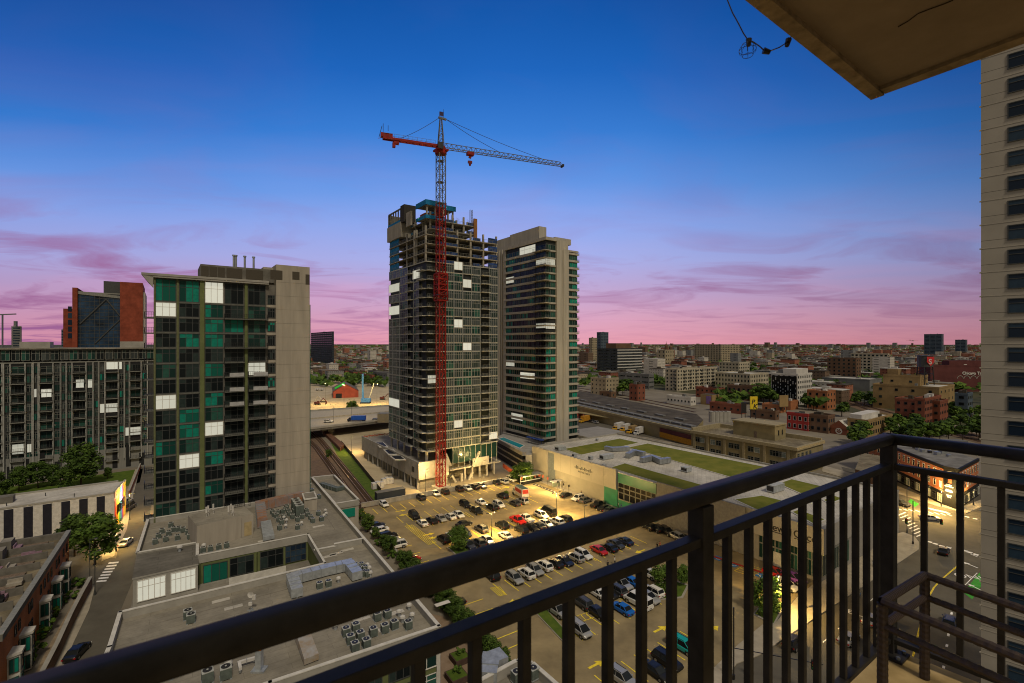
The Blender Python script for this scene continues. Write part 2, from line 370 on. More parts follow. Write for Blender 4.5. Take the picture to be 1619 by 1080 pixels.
mat('grass', (.045, .085, .012), .95, .3, .6, c2=(.10, .14, .02)); mat('sedum', (.10, .12, .012), .95, .3, .25, c2=(.19, .18, .03), detail=8)
mat('brick_plain', (.22, .085, .045), .9, .2, .5); mat('crane_red', (.25, .022, .016), .5, .15, 1); mat('crane_grey', (.14, .15, .16), .5, .15, 1)
brickmat('brick_red', (.27, .075, .035), (.24, .17, .12), .4, .12, .012, (.21, .06, .03))
brickmat('brick_orange', (.42, .12, .035), (.30, .19, .12), .4, .12, .012, (.35, .10, .03))
brickmat('brick_brown', (.17, .085, .05), (.2, .15, .11), .4, .12, .012, (.13, .07, .04))
brickmat('panel_seams', (.36, .325, .265), (.13, .115, .09), 7.4, 3.05, .03, off=0, noise=.1)
mat('leaf', (.025, .05, .010), .7, .3, .5, c2=(.06, .10, .018)); mat('leaf_light', (.05, .10, .012), .7, .3, .5, c2=(.11, .17, .03)); mat('bark', (.07, .05, .035), .95, .2, 2)
mat('alu', (.26, .27, .26), .5)
WS.update({
 'cw': ('alu', 'glass_curtain', 4, 2), 'cwg': ('alu', 'glass_green', 3, 2),
 'g': ('dark_frame', 'glass_green', 3, 2), 'd': ('dark_frame', 'glass_dark', 3, 2), 't': ('dark_frame', 'glass_teal', 3, 2), 't2': ('dark_frame', 'glass_teal2', 3, 2),
 'lit': ('white_frame', 'lit_pale', 3, 2), 'lit1': ('white_frame', 'lit_pale', 2, 1), 'lit4': ('white_frame', 'lit_pale', 5, 2),
 'one': ('dark_frame', 'glass_dark', 1, 2), 'oneg': ('dark_frame', 'glass_green', 2, 1), 'onet': ('dark_frame', 'glass_teal2', 2, 1),
 'grey': ('grey_frame', 'glass_grey', 2, 2), 'gg': ('grey_frame', 'glass_green', 2, 2), 'gd': ('grey_frame', 'glass_dark', 2, 2),
 'band': ('grey_frame', 'glass_green', 4, 1), 'bandd': ('dark_frame', 'glass_dark', 4, 1), 'bandt': ('grey_frame', 'glass_teal2', 4, 1),
 'blue': ('dark_frame', 'glass_blue', 4, 3), 'pale': ('pale_frame', 'glass_dark', 1, 2), 'white': ('white_frame', 'glass_black', 1, 2),
 'palew': ('pale_frame', 'glass_pale', 2, 2), 'near': ('dark_frame', 'glass_blue', 1, 2), 'court': ('dark_frame', 'glass_teal', 3, 1), 'courtd': ('dark_frame', 'glass_dark', 3, 2)})
# ---------------------------------------------------------------- our balcony
DK = H-1.54
def balcony():
    C = Vector((1.88, 2.40, 0)); ur = Vector((1090.5, F, 0)).normalized(); uv = Vector((609.5, -F, 0)).normalized()
    mat('deck_paint', (.50, .36, .16), .85, .3, 9, c2=(.33, .23, .09), bump=.15, detail=9)
    mat('rail_paint', (.030, .027, .023), .5, .2, 14, spec=.12, bump=.04); mat('ceiling_paint', (.31, .235, .18), .9, .14, 2.2, detail=8)
    # deck
    P = [C+ur*.05-uv*.05+Vector((0, 0, 0))]
    a = C-ur*4.2-uv*.045; b = C+uv*3.6+ur*.05; c = C-ur*4.2+uv*3.6; k = C+ur*.05-uv*.045
    m = M(); m.prism([k, b, c, a], DK-.2, DK); 
    o = m.build('balcony_deck', _m['deck_paint'], label='tan painted concrete balcony deck under the dark railing', cat='balcony deck')
    # ceiling slab with a drip lip
    S = at(1377, 760*1.2/386.2); e1 = Vector((1861-CX, F, 0)).normalized(); e2 = Vector((-(310-CX), -F, 0)).normalized()
    r = thing('balcony_ceiling', 'brown concrete underside of the balcony above, in the upper right corner', 'balcony slab')
    m = M(); m.prism([S-e1*.07+e2*.02, S-e1*.07+e2*2.0, S-e1*3.2+e2*2.0, S-e1*3.2+e2*.02], H+1.215, H+1.42); m.build('slab', _m['ceiling_paint'], r)
    mat('lip_paint', (.34, .25, .17), .9, .25, 14)
    m = M(); m.prism([S, S+e2*.055, S-e1*3.2+e2*.055, S-e1*3.2], H+1.195, H+1.43); m.build('drip_edge', _m['lip_paint'], r)
    m = M(); m.prism([S-e1*.0+e2*.058, S-e1*.0+e2*2.0, S-e1*.066+e2*2.0, S-e1*.066+e2*.058], H+1.2, H+1.43); m.build('drip_edge', _m['lip_paint'], r)
    mat('crack', (.03, .02, .012), .9)
    m = M(); pts = [(1420, 43), (1436, 34), (1452, 22), (1470, 15), (1490, 8), (1507, 1)]
    q = [at(x, F*1.212/(HY-y), H+1.2135) for x, y in pts]; m.tube(q, .0022, 4); m.build('crack', _m['crack'], r)
    # railing
    R = thing('balcony_railing', 'dark brown metal railing with square bars wrapping the balcony corner', 'railing')
    zt = H-.475; zm = H-.61; zb = DK+.07
    L0 = C-ur*4.0; R0 = C+uv*3.2
    def rail(p, q, z, w, h, name):
        m = M(); d = (q-p).normalized(); n = Vector((-d.y, d.x, 0)); K = 18; pr = []
        for i in range(K):
            t = 2*math.pi*i/K; c_, s_ = math.cos(t), math.sin(t); e = .62
            pr.append((math.copysign(abs(c_)**e, c_)*w/2, math.copysign(abs(s_)**e, s_)*h/2))
        v0 = len(m.v)
        for b_ in (p, q):
            for (x, y) in pr: m.v.append(tuple(b_+n*x+Vector((0, 0, z+y))))
        for i in range(K): j = (i+1) % K; m.f.append((i, j, K+j, K+i)); m.mi.append(0)
        m.f.append(tuple(range(K-1, -1, -1))); m.f.append(tuple(range(K, 2*K))); m.mi += [0, 0]
        return m.build(name, _m['rail_paint'], R, smooth=True)
    rail(L0, C+ur*.022, zt, .062, .052, 'top_rail'); rail(C-uv*.022, R0, zt, .062, .052, 'top_rail')
    def flatbar(p, q, z, w, h, name):
        m = M(); m.beam(p+Vector((0, 0, z)), q+Vector((0, 0, z)), w, h); o = m.build(name, _m['rail_paint'], R)
        bv = o.modifiers.new('b', 'BEVEL'); bv.width = .003; bv.segments = 2; return o
    flatbar(L0, C-ur*.02, zm, .040, .028, 'middle_rail'); flatbar(C+uv*.02, R0, zm, .040, .028, 'middle_rail')
    flatbar(L0, C-ur*.02, zb, .036, .024, 'bottom_rail'); flatbar(C+uv*.02, R0, zb, .036, .024, 'bottom_rail')
    def tpos(px, u):
        k = (px-CX)/F; return (C.x-k*C.y)/(k*u.y-u.x)
    def bar(p, w, z0, z1, name, u):
        m = M(); n = Vector((-u.y, u.x, 0)); a_ = u*w/2; b_ = n*w/2
        m.prism([p-a_-b_, p+a_-b_, p+a_+b_, p-a_+b_], z0, z1); o = m.build(name, _m['rail_paint'], R)
        bv = o.modifiers.new('b', 'BEVEL'); bv.width = .002; bv.segments = 2; return o
    left = [661, 750.6, 829, 898.8, 960.6, 1014, 1061.6, 1149.5, 1183.7, 1214, 1243, 1268.6, 1292, 1313, 1333.5, 1352.6, 1370, 1386]
    ts = [tpos(x, ur) for x in left]; ts = [ts[0]-.115, ts[0]-.23]+ts if ts[0] < 0 else ts
    for t in ts: bar(C+ur*t, .024, zb+.012, zm-.014, 'baluster', ur)
    for px in (1461, 1518, 1583): bar(C+uv*tpos(px, uv), .024, zb+.012, zm-.014, 'baluster', uv)
    t = tpos(1583, uv)
    for i in range(1, 5): bar(C+uv*(t+.115*i), .024, zb+.012, zm-.014, 'baluster', uv)
    for p, u in ((C, ur), (C+ur*tpos(1108, ur), ur)):
        bar(p, .056, DK+.012, zt-.027, 'post', u)
        m = M(); n = Vector((-u.y, u.x, 0)); w = .075; q = p
        m.prism([q-u*w-n*w, q+u*.04-n*w, q+u*.04+n*.04, q-u*w+n*.04], DK+.001, DK+.012); bp = m.build('base_plate', _m['rail_paint'], R)
        for s in (-1,):
            for (i, j) in ((-.055, -.055), (.025, -.055), (-.055, .025)):
                z = q+u*i+n*j; m = M(); m.cyl(z.x, z.y, DK+.012, DK+.024, .009, 6); m.build('bolt', _m['steel'], bp)
    # woven side table frame
    T = thing('side_table_frame', 'dark woven metal table frame without its top in the balcony corner', 'table')
    mat('woven', (.055, .037, .03), .5, .35, 60, c2=(.03, .02, .016), bump=.9, stretch=(1, 1, 1), spec=.4)
    A = Vector((1.897, 2.21, 0)); Bp = Vector((1.53, 1.985, 0)); e = Vector((.45, -.86, 0)).normalized()
    D = A+e*.95; E = Bp+e*.95
    for z, r_ in ((DK+.475, .0165), (DK+.375, .0145)):
        for p, q in ((A, Bp), (A, D), (Bp, E), (D, E)):
            n = 60; L = (q-p)
            m = M(); pts = [p+L*(i/n)+Vector((0, 0, z)) for i in range(n+1)]
            # the winding of the cane: radius swells and shrinks along the bar
            k = 8; n0 = len(m.v); dd = L.normalized(); aa = Vector((-dd.y, dd.x, 0))
            for i, c_ in enumerate(pts):
                rr = r_*(1+.10*(i % 2))
                for j in range(k):
                    t_ = 2*math.pi*j/k; m.v.append(tuple(c_+aa*math.cos(t_)*rr+Vector((0, 0, math.sin(t_)*rr))))
            for i in range(n):
                for j in range(k):
                    j2 = (j+1) % k; m.f.append((i*k+j, i*k+j2, (i+1)*k+j2, (i+1)*k+j)); m.mi.append(0)
            m.build('rim_bar' if z > DK+.4 else 'stretcher', _m['woven'], T)
    for p in (A, Bp, D, E):
        m = M(); m.tube([p+Vector((0, 0, DK+.001+i*.0119)) for i in range(40)], .019, 10)
        m.v = [(x+(x-p.x)*.08*(int((z-DK)/.0119) % 2), y+(y-p.y)*.08*(int((z-DK)/.0119) % 2), z) for x, y, z in m.v]
        m.build('leg', _m['woven'], T)
    # string lights
    def q(px, py, d=2.0): return at(px, d, zat(py, d))
    SL = thing('string_lights', 'black cord of string lights hanging from the balcony ceiling edge', 'string lights')
    cord = [q(1146, -40), q(1150, 0), q(1158, 20), q(1168, 38), q(1175, 52), q(1181, 61), q(1192, 67), q(1202, 74), q(1207, 79), q(1213, 82), q(1222, 79), q(1232, 75), q(1240, 70), q(1246, 64), q(1251, 58), at(1252, 2.03, H+1.32)]
    m = M(); m.tube(cord, .0024, 6); m.build('cord', _m['black_metal'], SL)
    def sock(p, d_, L_=.035, r=.012):
        m = M(); m.tube([p, p+d_*L_*.5, p+d_*L_], r, 10, r2=r*.7); return m.build('socket', _m['black_metal'], SL)
    dn = Vector((-.05, 0, -1)).normalized()
    sock(q(1184, 62), dn, .028); sock(q(1207, 80), Vector((.9, 0, -.25)), .03, .013); sock(q(1247, 62), Vector((-.25, 0, -.97)), .03, .012)
    m = M(); m.tube([q(1245, 68), q(1243.5, 73)], .011, 10, r2=.006); m.build('bulb', glass('glass_black', (0, 0, 0)), SL)
    # open wire cage of the lost shade
    c0 = q(1182, 79); m = M(); R_ = .031
    for i in range(4):
        a_ = math.pi*i/4+.3
        m.tube([c0+Vector((math.cos(a_)*math.sin(t)*R_*1.05, math.sin(a_)*math.sin(t)*R_*1.05, math.cos(t)*R_)) for t in [math.pi*j/10 for j in range(1, 8)]], .0011, 4)
        m.tube([c0+Vector((-math.cos(a_)*math.sin(t)*R_*1.05, -math.sin(a_)*math.sin(t)*R_*1.05, math.cos(t)*R_)) for t in [math.pi*j/10 for j in range(1, 8)]], .0011, 4)
    for zz, rr in ((-.024, .020), (.0, .0325)):
        m.tube([c0+Vector((math.cos(t)*rr, math.sin(t)*rr, zz)) for t in [2*math.pi*j/20 for j in range(21)]], .0012, 4)
    m.build('wire_cage', _m['black_metal'], SL)
balcony()

def near_tower():
    """pale precast tower at the right edge"""
    u = Vector((60-CX, F, 0)).normalized(); ang = math.atan2(u.y, u.x)-math.pi/2
    P = at(1620, 58.5)-u*16
    b = B('precast_tower', 'pale precast apartment tower with dark windows at the right edge', 'tower', 809, 50, ang)
    b.o.location = P; b.P = P
    y1 = b.sy(1551); Z = 112
    m = M(); m.box(0, 14, 0, y1, 0, Z); b.part(m, 'wall', _m['panel_seams'])
    # window strip: floors at 3.05 m, windows measured at px 1597-1619
    ya = b.sy(1597.5); yb = b.sy(1619.5)
    fl = 3.02; zc = zat((480+112*.2592+480+215*.2592)/2, b.dy(ya))
    z = zc-fl*15
    while z < Z-2:
        if z > 1: 
            b.win('y', (ya+yb)/2, z, 1.7, 1.85, 'near'); 
            for k in (1, 2): b.win('y', (ya+yb)/2-k*3.6, z, 1.7, 1.85, 'near')
        z += fl
    b.flush()
    # shadow-gap string course over each storey and the little hooks on the far corner
    z = zc-fl*15+1.32
    while z < Z-1:
        if z > 1:
            m = M(); m.box(-.03, -.002, .0, y1+.03, z, z+.06); b.part(m, 'string_course', mat('pale_trim', (.42, .38, .31), .8))
            m = M(); m.box(-.1, .02, y1+.002, y1+.14, z-.08, z+.1); b.part(m, 'corner_bracket', _m['pale_trim'])
        z += fl
near_tower()
# ---------------------------------------------------------------- the big towers
def railing_m(m, x0, x1, y, z, h=1.05, n=None, mi=0, axis='x', post=.05):
    """bar railing along x (at y) or along y (at x=y)"""
    def bx(a, b, c, d): 
        if axis == 'x': m.box(a, b, y-.02, y+.02, c, d, mi)
        else: m.box(y-.02, y+.02, a, b, c, d, mi)
    bx(x0, x1, z+h-.06, z+h); bx(x0, x1, z+.08, z+.12); bx(x0, x1, z+h*.5, z+h*.5+.03)
    n = n or max(2, int(abs(x1-x0)/.45)); w = post
    for i in range(n+1):
        x = x0+(x1-x0)*i/n
        bx(x-w/2, x+w/2, z, z+h)

def left_tower():
    b = B('glass_apartment_tower', 'mid rise with green piers, teal glazing and a blank tan end on the left', 'apartment tower', 243, 94)
    s = b.sx; FL = 3.05
    w = s(489); zr = 61.2; A0, A1, B1, C0, C1, D0, D1, E0, E1, S1 = [s(p) for p in (245.6, 279, 315, 323, 353, 355, 385, 392, 420, 436)]
    D = 17
    m = M(); m.box(0, S1, 0, D, 0, zr-.3); b.part(m, 'core_wall', _m['concrete_dark'])
    m = M(); m.box(S1+.003, w, -.4, D, 0, 65.5); m.box(s(420)+.01, S1+.003, 3, D, zr, 65.2); b.part(m, 'tan_wall', _m['tan_panel'])
    m = M()
    for i in range(1, 21):
        z = i*FL+.6; m.box(S1+.01, w, -.415, -.401, z, z+.035)
    m.box(w-4.2, w-4.16, -.415, -.401, 2, 65.4)
    b.part(m, 'wall_joints', mat('joint', (.17, .15, .12), .9))
    m = M(); m.box(w-.9, w-.002, -.43, -.4, 61.5, 63.8); m.box(w-3.7, w-2.2, -.43, -.4, 62.4, 64.2); b.part(m, 'vent_panel', mat('louvre', (.07, .06, .045), .7, stretch=(1, 1, 12), scale=3))
    # roof overhang
    m = M(); m.prism([(-1.9, -1.0), (s(424), -1.0), (s(424), D), (-1.0, D)], zr, zr+.45)
    m.box(-.5, s(424), -.9, -.5, zr-.35, zr); b.part(m, 'roof_overhang', _m['parapet'])
    m = M(); m.v += [(-1.8, -.9, zr-.02), (-.05, -.9, zr-2.4), (-.05, -.9, zr-.02), (-1.8, .2, zr-.02), (-.05, .2, zr-2.4), (-.05, .2, zr-.02)]
    m.f += [(0, 1, 2), (3, 5, 4), (0, 3, 4, 1), (1, 4, 5, 2), (0, 2, 5, 3)]; m.mi += [0]*5
    b.part(m, 'roof_bracket', _m['parapet'])
    m = M(); x0 = s(318)
    m.box(x0, S1, 2.2, 12, zr+.45, 64.6); b.part(m, 'plant_screen', _m['concrete_dark'])
    for pa, pb in ((319, 331), (332.5, 345), (346, 357), (360, 385), (391, 418.5), (427, 446)):
        m = M(); m.box(s(pa), s(pb), 2.08 if pb < 430 else -.43, 2.19 if pb < 430 else -.41, zr+.9, 64.2); b.part(m, 'plant_louvre', _m['louvre'])
    for pa in (374, 377.5, 392, 406.5):
        m = M(); m.cyl(s(pa), 5, 64.5, 67.3, .22, 8); m.cyl(s(pa), 5, 67.3, 67.6, .33, 8); b.part(m, 'flue', _m['steel'])
    # piers and slabs
    for pa, pb in ((316, 323), (386.5, 391)):
        m = M(); m.box(s(pa), s(pb), -.5, -.002, 0, zr-.36); b.part(m, 'green_pier', _m['green_panel'])
    m = M(); m.box(s(243), s(246), -.5, -.002, 0, zr-.36); m.box(s(279.2), s(282.6), -.3, -.002, 0, zr-.36); b.part(m, 'corner_pier', mat('olive', (.13, .14, .07), .8))
    zs = [zr-.4-4.6-i*FL for i in range(19)]
    rows = [(zs[0]+.15, zr-.5)]+[(zs[i+1]+.18, zs[i]-.12) for i in range(18) if zs[i+1] > 0]
    cols = [('A', A0, s(278.5)), ('B', s(283.2), B1), ('C', C0+.1, C1), ('D', D0, D1), ('E', E0, E1)]
    lit = {('C', 0), ('A', 1), ('A', 7), ('C', 9), ('E', 5), ('B', 11)}
    rnd = random.Random(3)
    teal = {('A', 0), ('B', 0), ('C', 1), ('C', 2), ('D', 2), ('C', 5), ('C', 7), ('B', 8), ('B', 9), ('A', 10), ('C', 13), ('C', 3)}
    for ri, (za, zb) in enumerate(rows):
        for n, xa, xb in cols:
            big = ri == 0
            if (n, ri) in lit: key = 'lit'
            elif (n, ri) in teal: key = 't' if rnd.random() < .5 else 't2'
            else: key = rnd.choice(['d', 'd', 'd', 'g', 't2' if rnd.random() < .35 else 'd'])
            if n in 'DE' and ri >= 4: key = 'd' if key != 'lit' else key
            c = (xa+xb)/2; wd = xb-xa
            b.win('x', c, (za+zb)/2, wd, zb-za, key)
        c = (s(422.6)+s(435))/2; b.win('x', c, (za+zb)/2 if ri else zr-3.6, s(435)-s(422.6)-.1, 2.1, 'd' if ri not in (2, 6) else 't2')
        z = rows[ri][0]-.3
        m = M(); m.box(0.02, s(421), -.14, -.004, z, z+.28); b.part(m, 'floor_edge', mat('slab_grey', (.12, .12, .105), .8))
        m = M(); m.box(s(421)+.01, S1, -.12, -.003, z-.12, z+.42); b.part(m, 'spandrel', _m['tan_panel'])
    b.flush(96, off=.01)
    # balconies over the D and E columns, from the third floor down
    for ri in range(1, len(rows)):
        z = rows[ri][0]-.16
        if z < 1: continue
        if ri in (1, 3) : spans = [(D0-.1, E1+.3)]
        elif ri < 3: spans = []
        else: spans = [(D0-.1, D1+.05), (E0-.05, E1+.3)]
        for xa, xb in spans:
            m = M(); m.box(xa, xb, -1.5, -.15, z-.16, z, 0); railing_m(m, xa, xb, -1.48, z, mi=1, n=int((xb-xa)/.32), post=.035)
            railing_m(m, -1.46, -.16, xa+.03, z, mi=1, axis='y', n=3); railing_m(m, -1.46, -.16, xb-.03, z, mi=1, axis='y', n=3)
            b.part(m, 'balcony', [_m['slab_grey'], _m['black_metal']])
        if 5 <= ri <= 7:
            for xa, xb in spans:
                m = M(); m.box(xa+.9, xb-.1, -1.56, -1.51, z+.05, z+.85); b.part(m, 'balcony_screen', mat('frosted', (.36, .36, .36), .5))
    # dark balconies stacked on the street side
    for ri in range(1, len(rows)):
        z = rows[ri][0]-.16
        if z < 1: continue
        m = M(); m.box(-1.55, -.02, .3, 3.8, z-.2, z, 0); railing_m(m, .3, 3.8, -1.5, z, mi=1, axis='y', n=9); railing_m(m, -1.5, -.02, .33, z, mi=1, n=4)
        b.part(m, 'side_balcony', [_m['slab_grey'], _m['black_metal']])
    # sliver of the far end: glazed return
    m = M(); m.box(w+.002, w+.5, 1, 5, 14, 57); b.part(m, 'glazed_end', _m['glass_green'])
left_tower()

def slab_block():
    """long dark apartment block behind, far left"""
    P = pt(225, 737); ux = Vector((math.cos(AG), math.sin(AG), 0)); P0 = P-ux*52
    b = B('long_apartment_block', 'long grey apartment block with white fins and stacked balconies, far left', 'apartment block', 0, 1)
    b.o.location = P0; b.P = P0; s = b.sx; w = s(241)+3; Z = zat(550, b.dx(s(120)))
    m = M(); m.box(0, w, 0, 18, 0, Z-5.2); b.part(m, 'wall', mat('charcoal_wall', (.05, .052, .05), .8))
    m = M(); m.box(-1, w+.4, -1.0, 19, Z-.5, Z); b.part(m, 'roof', _m['roof_grey'])
    m = M(); m.box(0.3, w-.4, 1.6, 17, Z-5.2, Z-.5); b.part(m, 'penthouse_wall', _m['charcoal_wall'])
    for pa, pb, h in ((25, 75, 2.2), (188, 228, 2.4)):
        m = M(); m.box(s(pa), s(pb), 5, 12, Z, Z+h); b.part(m, 'stair_head', _m['parapet'])
    m = M(); m.box(0, w, -.3, 1.6, Z-5.4, Z-5.0); b.part(m, 'terrace_edge', _m['grey_frame'])
    # top glazed storey
    x = .8; i = 0; rnd = random.Random(5)
    while x < w-2.6:
        b.win('x', x+1.2, Z-2.6, 2.2, 3.6, rnd.choice(['gg', 'gd', 'gd', 'grey'])); x += 2.5
    n1 = len(b.W)
    # facade: bays of px width; white fins between, balconies stacked in some bays
    FLn = 11; fl = (Z-6-3.5)/FLn
    bays = [(-18, 3), (8, 16), (18, 39), (42, 52), (53, 60), (64, 83), (86, 95), (98, 104), (107, 113), (116, 135), (138, 146), (149, 155), (158, 165), (168, 186), (189, 196), (198, 204), (206, 222), (225, 232)]
    litpx = [(168, 193, 572, 584), (120, 133, 600, 613), (139, 146, 600, 613), (53, 58, 615, 628), (65, 82, 615, 628), (158, 186, 638, 652), (198, 223, 675, 688), (19, 38, 702, 718), (43, 50, 702, 715)]
    for (a, c, d, e) in litpx: b.winpx('x', a, c, d, e, 'lit1')
    for bi, (pa, pb) in enumerate(bays):
        xa, xb = s(pa), s(pb); wide = pb-pa > 14
        if xa < 0: xa = .2
        if wide:
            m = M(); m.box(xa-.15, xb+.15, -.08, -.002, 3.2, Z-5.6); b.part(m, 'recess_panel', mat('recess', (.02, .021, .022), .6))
        for f in range(FLn):
            z = Z-6.0-fl*(f+.5)
            if z < 3: continue
            key = rnd.choice(['bandd', 'bandd', 'gd', 'gg', 'oneg'] if wide else ['gd', 'gd', 'gg', 'onet', 'oneg', 'grey'])
            b.win('x', (xa+xb)/2, z, xb-xa, fl*.72, key)
            if wide:
                m = M(); m.box(xa-.2, xb+.2, -1.5, -.1, z-fl*.5, z-fl*.5+.2, 0); railing_m(m, xa-.2, xb+.2, -1.48, z-fl*.5+.2, mi=1, n=8)
                b.part(m, 'balcony', [_m['grey_frame'], _m['black_metal']])
    b.flush(100, off=.09)
    for bi, (pa, pb) in enumerate(bays):
        for p in (pa-1.4, pb+1.2):
            x = s(p)
            if x < 0: continue
            m = M(); m.box(x-.16, x+.16, -1.0, -.1, 4 if bi % 2 else 9, Z-5.4); b.part(m, 'fin', mat('fin_white', (.30, .30, .28), .6))
    m = M(); m.box(-.3, w+.2, -.5, -.1, 0, 8.0); b.part(m, 'base_panels', mat('base_corr', (.20, .20, .185), .7, stretch=(6, 1, .1), scale=2))
    for i in range(14):
        x = w*.05+i*w/14.5; m = M(); m.box(x, x+1.5, -.56, -.501, .6, 5.4+2*(i % 3)); b.part(m, 'dark_panel', _m['recess'])
slab_block()

def red_tower():
    b = B('red_brick_tower', 'red brick tower with a tall blue glass front behind the long block', 'office tower', 115, 300)
    s = b.sx; z = lambda y, t: zat(y, b.dx(t))
    w = s(226); g0, g1 = s(123), s(190)
    m = M(); m.box(0, g0, -2, 40, 0, z(455, 0)); b.part(m, 'brick_pier', mat('brick_far', (.21, .052, .030), .9, .2, .3))
    m = M(); m.box(g1, w, -2, 40, 0, z(446, g1)); b.part(m, 'brick_wall', _m['brick_far'])
    m = M(); m.box(g0, g1, 0, 38, 0, z(462, g0)); b.part(m, 'glass_front', mat('far_glass', (.012, .03, .06), .2, .7, .12, spec=.3))
    m = M(); m.box(s(163), g1, 3, 20, z(462, g0), z(445, g1)); b.part(m, 'dark_top', _m['dark_frame'])
    m = M(); m.v = [(g0, -.5, z(460, g0)), (g1, -.5, z(468, g1)), (g1, -.5, z(472, g1)), (g0, -.5, z(465, g0))]; m.f = [(0, 1, 2, 3)]; m.mi = [0]; m.box(g0, g1, -.4, .3, z(463, g0), z(461, g0)); b.part(m, 'roof_rail', _m['grey_frame'])
    m = M(); m.beam((g0+1, -.3, z(512, g0)), (s(168), -.3, z(473, s(168))), .9, .6); m.beam((s(168), -.3, z(473, s(168))), (g1, -.3, z(500, g1)), .9, .6); m.beam((s(150), -.3, z(543, s(150))), (g1, -.3, z(505, g1)), .6, .5); b.part(m, 'brace', _m['dark_frame'])
    for i in range(14):
        m = M(); zz = z(545, g0)+i*(z(465, g0)-z(545, g0))/14; m.box(g0, g1, -.12, -.002, zz, zz+.25); b.part(m, 'mullion', _m['dark_frame'])
    for i in range(9):
        m = M(); x = g0+(g1-g0)*(i+.5)/9; m.box(x-.1, x+.1, -.1, -.004, 10, z(466, g0)); b.part(m, 'mullion', _m['dark_frame'])
    m = M(); m.box(w+.002, w+1.2, 0, 36, 20, z(462, w)); b.part(m, 'pale_side', mat('pale_side', (.36, .33, .3), .8))
    m = M(); x1 = s(99); m.box(x1, -.01, 2, 30, 0, z(488, 0)); b.part(m, 'side_wing', _m['brick_far'])
    for i in range(5):
        m = M(); zz = z(535, 0)+i*4.2; m.box(x1+2.2, -.6, 1.9, 1.99, zz, zz+3.2); b.part(m, 'window', _m['glass_blue'])
red_tower()

